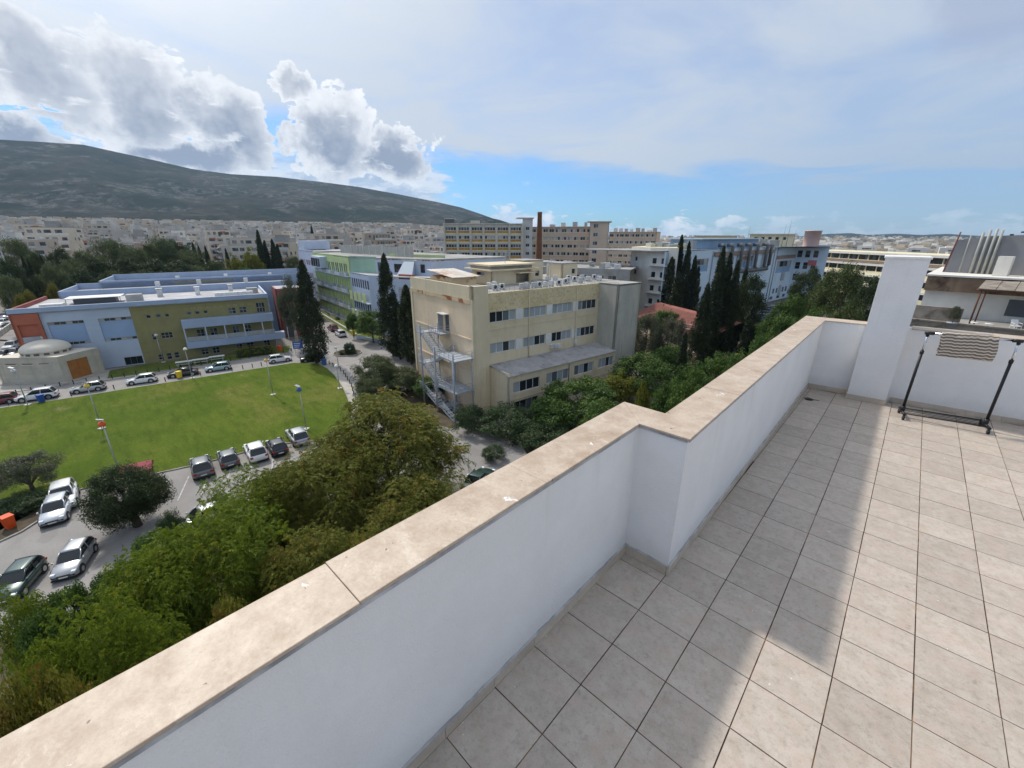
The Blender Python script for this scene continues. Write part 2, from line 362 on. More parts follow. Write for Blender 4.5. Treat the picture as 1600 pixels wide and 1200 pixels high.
# mortar bed under the coping and a ragged sealant bead over the skirting
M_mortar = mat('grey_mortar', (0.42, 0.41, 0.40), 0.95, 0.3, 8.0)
def bead(root, P, Q, out, z, w, amp):
    P, Q = Vector((*P, 0)), Vector((*Q, 0)); u = (Q-P); L = u.length; u /= L; n = Vector((u.y, -u.x, 0))*out; k = max(3, int(L/0.035)); vs_ = []
    for i in range(k+1):
        p = P + u*L*i/k; a = random.uniform(0.2, 1)*amp*(random.random() < .8); vs_ += [p + n*.0008 + Vector((0, 0, z+w*.4+a)), p + n*(.004+a*.1) + Vector((0, 0, z)), p + n*.009 + Vector((0, 0, z-w*.5))]
    fs = [(3*i+j, 3*i+3+j, 3*i+4+j, 3*i+1+j) for i in range(k) for j in (0, 1)]
    MB().add(vs_, fs).build('sealant_bead', M_mortar, root)
bead(pw, (nx-0.0116, -5.0), (nx, 0.085), 1, 0.082, .006, .010); bead(pw, (nx, 0.085), (0.005, 0.085), 1, 0.082, .006, .008); bead(pw, (0.006, 0.085), (side_x(5.5), 5.5), 1, 0.082, .006, .010)
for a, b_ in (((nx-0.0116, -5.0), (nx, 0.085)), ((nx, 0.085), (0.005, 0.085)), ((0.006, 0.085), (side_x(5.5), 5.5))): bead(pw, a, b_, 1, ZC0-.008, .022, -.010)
# end wall
ew = empty('end_wall', (0, 5.55, 0), 0, 'low white rendered wall closing the far end of the terrace', 'wall')
def ey(x, d): return back_y(x) - 5.55 + d
MB().prism([(side_x(5.6)+.001, ey(-.05, 0)), (3.4, ey(3.4, 0)), (3.4, ey(3.4, .26)), (side_x(5.6)+.001, ey(-.05, .26))], -0.02, ZC0).build('wall', M_white, ew)
for a, b_ in ((-0.028, 0.463), (0.955, 1.75), (1.75, 2.6), (2.6, 3.4)):
    sl = MB(); a1 = a+.0015; b1 = b_-.0015
    ao = -0.33 if a < 0 else a1
    sl.prism([(a1, ey(a1, -.014)), (b1, ey(b1, -.014)), (b1, ey(b1, .275)), (ao, ey(ao, .275))], ZC0, ZC1).build('coping_slab', M_cope, ew, bevel=0.004)
skirt(ew, (side_x(5.55)+.012, ey(-.04, 0)), (0.462, ey(.462, 0)), 1, 0.08)
skirt(ew, (0.96, ey(.96, 0)), (3.3, ey(3.3, 0)), 1, 0.2)
# pillar rising out of the end wall
pil = empty('pillar', (0.695, 5.40, 0), 0.05, 'tall white rendered pillar with a thin cap standing in the end wall', 'pillar')
MB().box(-0.225, 0.225, 0, 0.46, -0.02, 2.045).build('shaft', M_white, pil)
MB().box(-0.24, 0.24, -0.015, 0.475, 2.045, 2.075).build('cap', mat('cap_white', (0.82, 0.80, 0.76), 0.7, 0.1, 3), pil, bevel=0.006)
for x0, x1 in ((-0.234, 0.0), (0.003, 0.234)): MB().box(x0, x1, -0.009, -0.0005, 0.002, 0.078).build('skirting_tile', M_skirt, pil)
for sx_ in (-1, 1): MB().box(min(sx_*.2255, sx_*.234), max(sx_*.2255, sx_*.234), 0.0, 0.15, 0.002, 0.078).build('skirting_tile', M_skirt, pil)
# white pedestal at the right edge
pd = empty('pedestal', (2.66, 4.52, 0), 0.05, 'white rendered pedestal just cut off by the right edge of the terrace view', 'pedestal')
MB().box(-0.2, 0.2, -0.3, 0.3, 0, 0.24).build('block', M_white, pd, bevel=0.01)
MB().box(-0.22, 0.22, -0.32, 0.32, 0.241, 0.27).build('cap', M_cope, pd, bevel=0.004)

# the apartment building that carries the terrace
own = empty('apartment_building', (1.4, 0, GZ), 0, 'white apartment building that carries the roof terrace', 'building')
M_own = mat('own_wall', (0.7, 0.69, 0.66), 0.85, 0.1, 0.5, streak=0.2)
MB().box(-1.9, 9.0, -9.0, 6.0, 0, 20.68).build('wall', M_own, own)
MB().box(1.96, 9.0, -9.0, 6.0, 20.681, 20.69).build('roof', M_own, own)
for f in range(6):
    for y in (-7.5, -4.5, -1.5, 1.5, 4.0):
        MB().box(-1.93, -1.905, y-0.6, y+0.6, 1.5+f*3.2, 2.9+f*3.2).build('window', M_black, own)

# ------------------------------------------------------------------ garment rack with a bath mat
ax_, ay_ = 1.11, 5.07; bx_, by_ = 1.90, 5.22
rk = empty('garment_rack', ((ax_+bx_)/2, (ay_+by_)/2, 0), math.atan2(by_-ay_, bx_-ax_), 'black and chrome garment rack on castors by the end wall', 'rack')
W = math.hypot(bx_-ax_, by_-ay_)/2
for s in (-1, 1):
    x = s*W
    po = MB().tube([(x, 0, 0.10), (x, 0, 0.90)], 0.0165, 12).build('post', M_black, rk)
    MB().tube([(x, 0, 0.885), (x, 0, 0.925)], 0.021, 12).build('collar', M_black, po)
    MB().tube([(x, 0, 0.90), (x, 0, 1.14)], 0.0115, 12).build('inner_tube', M_chrome, po)
    MB().tube([(x-s*0.055, 0, 1.158), (x+s*0.03, 0, 1.158)], 0.021, 12).tube([(x, 0, 1.115), (x, 0, 1.158)], 0.018, 12).build('elbow', M_black, rk)
    MB().tube([(x, -0.16, 0.075), (x, 0.15, 0.075)], 0.017, 10).tube([(x, 0, 0.06), (x, 0, 0.15)], 0.026, 12).build('foot', M_black, rk)
    for y in (-0.145, 0.135):
        wh = MB().tube([(x, y, 0.06), (x, y, 0.035)], 0.012, 8).build('castor', M_black, rk)
        MB().tube([(x-0.012, y-0.008, 0.025), (x+0.012, y-0.008, 0.025)], 0.0235, 14).build('wheel', M_black, wh)
MB().tube([(-W, 0, 1.158), (W, 0, 1.158)], 0.0125, 12).build('hanging_rail', M_chrome, rk)
for y in (-0.12, -0.06, 0.0, 0.06, 0.12):
    MB().tube([(-W, y, 0.085), (W, y, 0.085)], 0.010 if abs(y) > 0.1 else 0.005, 8).build('shelf_bar', M_black, rk)
def matmat():
    m, t, b, o = newmat('striped_mat')
    tcn = t.nodes.new('ShaderNodeTexCoord'); u = t.nodes.new('ShaderNodeSeparateXYZ'); t.links.new(tcn.outputs['UV'], u.inputs[0])
    v = X(u.outputs[1]); uu = X(u.outputs[0])
    w = X.op('SINE', uu*21.0 + X.op('SINE', uu*7.0)*2.2)*0.10 + X.op('SINE', uu*57.0)*0.06 - uu*0.5
    k = X.op('FRACT', v*15.0 + w)
    c = xmix(sstep(0.50, 0.58, k), hexl(118, 103, 88), hexl(226, 219, 206))
    c = xmix(sstep(0.93, 0.99, k), c, hexl(118, 103, 88))
    c = xmix(xnoise(tcn.outputs['Object'], 70, 4, 0.7)*0.5, c, hexl(150, 135, 118))
    t.links.new(c.v, b.inputs['Base Color']); b.inputs['Roughness'].default_value = 0.95; b.inputs['Specular IOR Level'].default_value = 0.1
    bp = t.nodes.new('ShaderNodeBump'); bp.inputs['Strength'].default_value = 0.8; bp.inputs['Distance'].default_value = 0.012
    t.links.new(xnoise(tcn.outputs['Object'], 90, 4, 0.7).v, bp.inputs['Height']); t.links.new(bp.outputs[0], b.inputs['Normal'])
    return m
def bath_mat():
    nu, nv = 60, 46; th = 0.010; x0, x1 = -0.27, 0.235; front, back = 0.27, 0.22; R = 0.026
    vs_, uv = [], []
    def pt(u, v):
        L = front + back + PI*R; a = v*L
        sag = 0.003*math.sin(u*13) + 0.002*math.sin(u*31+1)
        if a < front:
            d = front - a; y = -R - 0.010*math.sin(d*14) - 0.02*d; z = 1.158 - d - 0.006*u
        elif a < front + PI*R: t = (a-front)/R; y = -R*math.cos(t); z = 1.158 + R*math.sin(t)
        else: d = a-front-PI*R; y = R + 0.03*d; z = 1.158 - d
        return (x0 + (x1-x0)*u + 0.010*math.sin(v*9), y + sag*(1 if a < front else -1), z)
    for j in range(nv+1):
        for i in range(nu+1): vs_.append(pt(i/nu, j/nv)); uv.append((i/nu, j/nv))
    fs = [(j*(nu+1)+i, j*(nu+1)+i+1, (j+1)*(nu+1)+i+1, (j+1)*(nu+1)+i) for j in range(nv) for i in range(nu)]
    me = bpy.data.meshes.new('bath_mat'); me.from_pydata(vs_, [], fs); me.update(); l = me.uv_layers.new(name='UVMap')
    for lp in me.loops: l.data[lp.index].uv = uv[lp.vertex_index]
    me.polygons.foreach_set('use_smooth', [True]*len(fs))
    o = link('bath_mat', me, matmat(), None, rk.location, rk.rotation_euler.z)
    so = o.modifiers.new('thick', 'SOLIDIFY'); so.thickness = 0.014; so.offset = 0
    return o
tag(bath_mat(), 'brown and cream striped woven mat hung over the rail of the garment rack', 'mat')
# ================================================================== ground, roads, lawn, mountain
def sm(a, b, x): t = np.clip((np.asarray(x, float)-a)/(b-a), 0, 1); return t*t*(3-2*t)
def view_az(x, y): return np.degrees(np.arctan2((x-CAM[0])*sa - (y-CAM[1])*ca, (x-CAM[0])*ca + (y-CAM[1])*sa))
def hz(x, y):
    r = np.hypot(np.asarray(x, float)-CAM[0], np.asarray(y, float)-CAM[1]); a = view_az(np.asarray(x, float), np.asarray(y, float))
    rise = 1 - sm(-16, 6, a)
    rise = rise*(1 - sm(95, 130, np.abs(a)))
    return GZ + rise*(9*sm(170, 330, r) + 25*sm(330, 1350, r)) + 14*sm(500, 2500, r)*(1-rise)
def polar_mesh(name, azs, rs, hf):
    A, Rr = np.meshgrid(np.radians(azs), np.asarray(rs, float), indexing='ij')
    th = fwd - A; x = CAM[0] + Rr*np.cos(th); y = CAM[1] + Rr*np.sin(th); z = hf(x, y, Rr, A)
    v = np.stack([x, y, z], -1).reshape(-1, 3); n, m = A.shape
    i = np.arange(n-1)[:, None]*m + np.arange(m-1)[None]; f = np.stack([i, i+m, i+m+1, i+1], -1).reshape(-1, 4)
    me = bpy.data.meshes.new(name); me.from_pydata(v.tolist(), [], f.tolist()); me.polygons.foreach_set('use_smooth', [True]*len(f)); me.update()
    return me
def groundmat():
    m, t, b, o = newmat('ground_soil')
    p = t.nodes.new('ShaderNodeNewGeometry').outputs['Position']
    c = xmix(sstep(0.4, 0.6, xnoise(p, 0.05, 6, 0.6)), (0.16, 0.14, 0.11), (0.24, 0.22, 0.19))
    c = xmix(sstep(0.5, 0.65, xnoise(p, 0.12, 8, 0.65))*0.8, c, (0.06, 0.075, 0.03))
    c = xmix(sstep(0.5, 0.7, xnoise(p, 2.0, 6, 0.65))*0.4, c, (0.10, 0.085, 0.06))
    t.links.new(c.v, b.inputs['Base Color']); b.inputs['Roughness'].default_value = 0.95; return m
rs = [0.5, 15, 40, 80, 130, 170, 200, 235, 270, 300, 330, 400, 500, 620, 750, 900, 1100, 1350, 1700, 2300, 3200, 5000, 6480]
gme = polar_mesh('ground', np.linspace(-180, 180, 121), rs, lambda x, y, r, a: hz(x, y))
tag(link('ground', gme, groundmat()), kind='structure')
def sheet(name, pts, z, m, h=0.0, kind='structure'):
    b = MB()
    if h: b.prism([(p[0], p[1]) for p in pts], z, z+h)
    else: b.add([(p[0], p[1], z) for p in pts], [tuple(range(len(pts)))])
    o = b.build(name, m)
    if kind: tag(o, kind=kind)
    return o
def G(*pp): return [tuple(on(x, y)[:2]) for x, y in pp]
def roadmat(name, a, b2, dark=0.5):
    m, t, b, o = newmat(name)
    p = t.nodes.new('ShaderNodeNewGeometry').outputs['Position']
    c = xmix(sstep(0.35, 0.65, xnoise(p, 0.14, 6, 0.6, 0.5)), a, b2)
    c = xmix(sstep(0.55, 0.75, xnoise(p, 0.5, 8, 0.7, 0.8))*dark, c, tuple(v*0.62 for v in a))
    c = xmix(sstep(0.35, 0.65, xnoise(p, 9, 5, 0.7))*0.3, c, tuple(v*0.7 for v in a))
    c = xmix(sstep(0.62, 0.64, xnoise(p, 0.33, 2, 0.4))*0.25, c, tuple(v*0.6 for v in a))
    t.links.new(c.v, b.inputs['Base Color']); b.inputs['Roughness'].default_value = 0.9; return m
M_asph = roadmat('worn_asphalt', (0.25, 0.235, 0.22), (0.33, 0.31, 0.29))
M_dark_asph = roadmat('dark_asphalt', (0.10, 0.095, 0.092), (0.15, 0.14, 0.135))
M_kerb = mat('kerb_concrete', (0.34, 0.32, 0.29), 0.9, 0.2, 1.5)
M_pave = mat('pale_paving', (0.42, 0.39, 0.34), 0.9, 0.15, 0.8, fine=0.2)
M_line = mat('road_paint', (0.46, 0.44, 0.42), 0.8, 0.3, 2.0)
# campus roads: one worn sheet on which lawns and beds lie as kerbed islands
sheet('road', [(-128, -70), (-22, -70), (-12, -20), (-20, 12), (-14, 60), (-22, 76), (-44, 32), (-60, 38), (-84, 48), (-160, 62), (-165, 49), (-100, 40), (-96, 25), (-112, -20)], GZ+0.012, M_asph)
sheet('car_park', [(-52, 92), (-10, 92), (0, 215), (-36, 215)], GZ+0.012, M_dark_asph)
sheet('car_park', [(-128, -8), (-116, -14), (-112, -75), (-168, -75), (-168, -14)], GZ+0.016, M_asph)
sheet('hill_road', [(-150, -4), (-146, -11), (-240, -66), (-246, -58)], GZ+0.35, M_asph)
def grassmat(name, a, b2, c3, k=1.0):
    m, t, b, o = newmat(name)
    p = t.nodes.new('ShaderNodeNewGeometry').outputs['Position']
    c = xmix(sstep(0.35, 0.65, xnoise(p, 0.16*k, 7, 0.65, 0.6)), a, b2)
    c = xmix(sstep(0.48, 0.66, xnoise(p, 0.07*k, 7, 0.65, 0.3))*0.85, c, c3)
    c = xmix(sstep(0.62, 0.70, xnoise(p, 0.22*k, 6, 0.7, 0.4))*0.6, c, (0.24, 0.20, 0.10))
    mp = t.nodes.new('ShaderNodeMapping'); mp.inputs['Rotation'].default_value = (0, 0, 1.35); mp.inputs['Scale'].default_value = (0.25, 1.4, 1); t.links.new(p, mp.inputs[0])
    c = xmix(sstep(0.45, 0.65, xnoise(mp.outputs[0], 0.9*k, 7, 0.7))*0.45, c, tuple(v*0.55 for v in a))
    c = xmix(sstep(0.4, 0.6, xnoise(p, 5.0, 5, 0.75))*0.45, c, tuple(v*0.45 for v in a))
    t.links.new(c.v, b.inputs['Base Color']); b.inputs['Roughness'].default_value = 0.95; b.inputs['Specular IOR Level'].default_value = 0.1
    bp = t.nodes.new('ShaderNodeBump'); bp.inputs['Strength'].default_value = 1.0; bp.inputs['Distance'].default_value = 0.12
    t.links.new((xnoise(p, 6.0, 6, 0.8) + xnoise(p, 0.7, 3, 0.6)).v, bp.inputs['Height']); t.links.new(bp.outputs[0], b.inputs['Normal'])
    return m
M_lawn = grassmat('lawn_grass', (0.085, 0.135, 0.012), (0.125, 0.170, 0.018), (0.20, 0.19, 0.045))
M_verge = grassmat('verge_grass', (0.11, 0.15, 0.025), (0.16, 0.19, 0.04), (0.22, 0.20, 0.08), 2.0)
M_bed = mat('planting_bed', (0.085, 0.065, 0.04), 0.95, 0.3, 0.8, col2=(0.05, 0.06, 0.022))
def island(name, pts, m, z=0.13, kerb=0.16):
    """kerb stones round a raised filling"""
    P = [Vector((p[0], p[1], 0)) for p in pts]; n = len(P); c = sum(P, Vector())/n
    area = sum(P[i].x*P[(i+1)%n].y - P[(i+1)%n].x*P[i].y for i in range(n))
    if area < 0: P = P[::-1]
    inn = []
    for i in range(n):
        d0 = (P[i]-P[i-1]).normalized(); d1 = (P[(i+1)%n]-P[i]).normalized()
        k = Vector((-d0.y-d1.y, d0.x+d1.x, 0)).normalized(); cs = max(0.4, k.dot(Vector((-d0.y, d0.x, 0))))
        inn.append(P[i] + k*(kerb/cs))
    o = sheet(name, inn, GZ, m, z+0.012)
    kb = MB()
    for i in range(n):
        a, b_, c_, d = P[i], P[(i+1)%n], inn[(i+1)%n], inn[i]
        kb.prism([(a.x, a.y), (b_.x, b_.y), (c_.x, c_.y), (d.x, d.y)], GZ, GZ+z)
    k = kb.build('kerb', M_kerb); k.parent = o; KID.setdefault(o.name, []).append(k)
    return o
lawn_far = [(-260, 684), (-120, 659), (0, 638.5), (120, 621), (200, 608), (300, 592.5), (379, 580), (460, 567.5), (495, 568)]
lawn_end = [(512, 576), (524, 587), (536, 604), (544, 621), (550, 643), (549, 668)]
lawn_near = [(500, 690), (470, 690), (400, 703), (340, 719), (300, 729), (240, 742)]
lawn_left = [(170, 756), (100, 772), (60, 800), (-30, 850), (-240, 850)]
island('lawn', G(*lawn_far, *lawn_end, *lawn_near, *lawn_left), M_lawn)
# walk round the right end of the lawn
wk = G((500, 563), (520, 569), (536, 582), (549, 603), (560, 641), (566, 680)) ; wi = G((549, 668), (550, 643), (544, 621), (536, 604), (524, 587), (512, 576), (495, 568))
sheet('walkway', wk + wi, GZ, M_pave, 0.10)
# verge in front of the blue and olive building, pale forecourt of the chapel
island('verge', G((166, 593), (210, 587), (255, 580), (362, 564.5), (452, 551), (456, 540), (430, 544), (330, 557), (226, 570), (170, 580)), M_verge)
sheet('forecourt', G((-20, 618), (30, 612), (124, 598), (166, 594.5), (212, 588), (160, 578), (100, 580), (-20, 600)), GZ, M_pave, 0.11)
island('verge', G((493, 489), (553, 527), (566, 533), (597, 536), (600, 520), (572, 508), (545, 496), (512, 478)), M_verge)
# round bed in the road
rc = on(543, 552); RB = [(rc.x+2.9*math.cos(t*PI/9), rc.y+2.9*math.sin(t*PI/9)) for t in range(18)]
island('round_bed', RB, M_bed, 0.2)
# planting beds: between the parking road and this building, round the cream building, right of it
island('planting_bed', [(-36.5, -45), (-34.8, -10), (-33, 2), (-30, 12), (-26, 20), (-14, 26), (-2.5, 22), (-2.5, -45)], M_bed)
island('planting_bed', [(-33.6, 33.6), (-28.5, 36), (-19, 62), (-3, 84), (-3, 30), (-14, 28.5), (-24, 27.5)], M_bed)
island('planting_bed', [(-3, 85), (-18, 70), (-33.5, 69), (-45, 68), (-60, 80), (-54, 120), (-30, 128), (-8, 118)], M_bed)
island('planting_bed', [(-57.5, 34.5), (-61, 40), (-82, 50), (-88, 62), (-64, 66), (-58, 52)], M_bed)
island('planting_bed', G((-60, 880), (-60, 815), (0, 795), (70, 800), (66, 812), (35, 832), (0, 848)), M_bed)
island('planting_bed', [(-37.8, 27.5), (-44, 26.2), (-54, 29), (-55.5, 34), (-38.4, 32)], M_bed)
# parking lines on the near road
for i in range(6):
    p = on(262 + i*33, 752 - i*7.4)
    d = Vector((0.93, -0.36, 0)).normalized(); w = Vector((0.36, 0.93, 0)).normalized()*0.06
    a, e = p, p + d*4.6
    tag(sheet('parking_line', [(a+w)[:2], (e+w)[:2], (e-w)[:2], (a-w)[:2]], GZ+0.02, M_line), kind='structure')
tag(sheet('road_line', G((556, 523.5), (493, 485.5), (495, 485), (558, 522.7)), GZ+0.15, M_line, 0.12), kind='structure')

# mountain: ridge heights along the bearing, gullies and rock faces by noise
sky_pts = [(-400, 262), (-200, 232), (-80, 220), (0, 218), (70, 222), (130, 226), (180, 237), (240, 250), (300, 264), (360, 272), (430, 276), (500, 284), (560, 292), (620, 303), (680, 315), (720, 324), (750, 334), (775, 343), (800, 352), (840, 362), (900, 369)]
ra, rh = [], []
for px, py in sky_pts:
    q = far(px, py, 3000.0); ra.append(float(view_az(q.x, q.y))); rh.append(q.z)
def vnoise(x, y, s, seed):
    r_ = np.random.default_rng(seed); g = r_.random((64, 64)); x = x/s; y = y/s; i = np.floor(x).astype(int); j = np.floor(y).astype(int); u = x-i; v = y-j; u = u*u*(3-2*u); v = v*v*(3-2*v)
    q = lambda a, b: g[a % 64, b % 64]
    return (q(i, j)*(1-u)+q(i+1, j)*u)*(1-v)+(q(i, j+1)*(1-u)+q(i+1, j+1)*u)*v
def mount_h(x, y, r, A):
    a = np.degrees(A); R_ = np.interp(a, ra, rh); base = hz(x, y)
    t = np.clip((r-1400)/(3000-1400), 0, 1); prof = t**1.35
    h = base + (R_-base)*prof
    n = (vnoise(x, y, 420, 1)-.5)*0.30 + (vnoise(x, y, 170, 2)-.5)*0.16 + (vnoise(x, y, 70, 3)-.5)*0.07 + (vnoise(x, y, 30, 4)-.5)*0.03
    gul = np.abs(vnoise(x+r*0.25, y, 260, 5)-.5)
    h = h + np.clip(R_-base, 0, 500)*(n*0.55 - gul*0.10)*np.sin(PI*np.clip(t, 0, 1))
    back = np.clip((r-3000)/1500, 0, 1); h = np.where(r > 3000, R_ - back*(R_+60)*0.9, h)
    return h - 2.0*(r < 1450)
def mountmat():
    m, t, b, o = newmat('scrub_hillside')
    p = t.nodes.new('ShaderNodeNewGeometry').outputs['Position']
    c = xmix(sstep(0.40, 0.60, xnoise(p, 0.004, 8, 0.65, 0.5)), (0.017, 0.024, 0.013), (0.040, 0.037, 0.027))
    c = xmix(sstep(0.50, 0.62, xnoise(p, 0.025, 8, 0.7, 0.4))*0.8, c, (0.017, 0.025, 0.012))
    rock = sstep(0.48, 0.60, xnoise(p, 0.0055, 8, 0.72, 0.8))*sstep(0.46, 0.56, xnoise(p, 0.035, 8, 0.78, 0.4))
    z = t.nodes.new('ShaderNodeSeparateXYZ'); t.links.new(p, z.inputs[0]); X.nt = t
    rock = rock*sstep(20.0, 90.0, X(z.outputs[2]))
    c = xmix(rock*0.6, c, (0.20, 0.19, 0.18))
    c = xmix(sstep(0.56, 0.66, xnoise(p, 0.010, 6, 0.6, 0.9))*0.35, c, (0.10, 0.065, 0.045))
    c = xmix(sstep(0.55, 0.7, xnoise(p, 0.09, 5, 0.7))*0.5, c, (0.012, 0.018, 0.010))
    t.links.new(c.v, b.inputs['Base Color']); b.inputs['Roughness'].default_value = 1.0; b.inputs['Specular IOR Level'].default_value = 0.05
    bp = t.nodes.new('ShaderNodeBump'); bp.inputs['Strength'].default_value = 1.0; bp.inputs['Distance'].default_value = 9.0
    t.links.new(xnoise(p, 0.02, 8, 0.75).v, bp.inputs['Height']); t.links.new(bp.outputs[0], b.inputs['Normal'])
    return m
azs = np.linspace(-75, 8, 420)
M_mount = mountmat()
tag(link('mountain', polar_mesh('mountain', azs, np.concatenate([np.linspace(1400, 3000, 150), np.linspace(3060, 4600, 12)]), mount_h), M_mount), kind='structure')
# low dark hill in front of its right end, and far blue ranges to the right
hq = [(700, 347), (735, 340.5), (760, 339), (782, 344), (800, 350), (830, 360)]
ha = [float(view_az(*far(px, py, 1900.0)[:2])) for px, py in hq]; hh = [far(px, py, 1900.0).z for px, py in hq]
def hill_h(x, y, r, A):
    a = np.degrees(A); H = np.interp(a, ha, hh); f = np.exp(-((r-1900)/230)**2); e = sm(ha[0]-3, ha[1], a)*(1-sm(ha[-2], ha[-1]+1, a))
    return hz(x, y) - 4 + (H - hz(x, y) + 4)*f*e
tag(link('hill', polar_mesh('hill', np.linspace(ha[0]-3, ha[-1]+2, 60), np.linspace(1450, 2400, 40), hill_h), M_mount), kind='structure')
fq = [(1230, 371), (1290, 366), (1330, 364), (1355, 366.5), (1400, 365), (1440, 368), (1480, 366), (1540, 369), (1600, 367), (1680, 369)]
fa = [float(view_az(*far(px, py, 5600.0)[:2])) for px, py in fq]; fh = [far(px, py, 5600.0).z for px, py in fq]
def far_h(x, y, r, A):
    a = np.degrees(A); f = np.exp(-((r-5600)/420)**2); return hz(x, y) - 8 + (np.interp(a, fa, fh) + 8 - hz(x, y) + (vnoise(x, y, 400, 8)-.5)*14)*f
tag(link('far_hills', polar_mesh('far_hills', np.linspace(fa[0]-2, fa[-1]+14, 120), np.linspace(4700, 6450, 36), far_h), M_mount), kind='structure')
# ================================================================== buildings of the campus
M_frame_w = mat('white_frame', (0.72, 0.72, 0.70), 0.5, 0.08)
M_frame_d = mat('dark_frame', (0.10, 0.11, 0.12), 0.5, 0.1)
M_frame_g = mat('grey_frame', (0.34, 0.36, 0.38), 0.5, 0.1)
M_pane = glassmat('window_glass', (0.022, 0.027, 0.033), (0.36, 0.40, 0.42), 0.58)
M_pane_d = glassmat('dark_glass', (0.014, 0.018, 0.022), (0.10, 0.12, 0.14), 0.3)
M_pane_c = glassmat('curtained_glass', (0.03, 0.035, 0.04), (0.42, 0.42, 0.40), 0.4)
M_concrete = mat('grey_concrete', (0.40, 0.39, 0.36), 0.9, 0.18, 0.5, streak=0.45, fine=0.15)
M_roofgrey = mat('flat_roof', (0.36, 0.35, 0.33), 0.9, 0.25, 0.3, col2=(0.22, 0.21, 0.20), patch=(0.5, 0.62), fine=0.2)
M_roofpale = mat('pale_roof', (0.44, 0.43, 0.43), 0.9, 0.18, 0.3, col2=(0.40, 0.38, 0.37), patch=(0.52, 0.66))
M_steel = mat('painted_steel', (0.36, 0.39, 0.43), 0.5, 0.15, 3.0, metal=0.15)
M_acwhite = mat('unit_white', (0.62, 0.62, 0.60), 0.6, 0.15, 2.0, rand=0.15)
class B:
    """A building: an Empty at street level; P, Q are plan points in world metres, heights count from the street."""
    def __init__(s, name, P, label, cat='building', base=GZ, group=None):
        s.o = empty(name, (P[0], P[1], base), 0, label, cat, group); s.P0 = Vector((P[0], P[1]))
    def fr(s, P, Q): return Fr(s, P, Q)
    def roof(s, pts, h, m, name='roof', th=0.25):
        return MB().prism([(p[0]-s.P0.x, p[1]-s.P0.y) for p in pts], h-th, h).build(name, m, s.o)
    def prism(s, name, pts, h0, h1, m): return MB().prism([(p[0]-s.P0.x, p[1]-s.P0.y) for p in pts], h0, h1).build(name, m, s.o)
WCACHE = {}
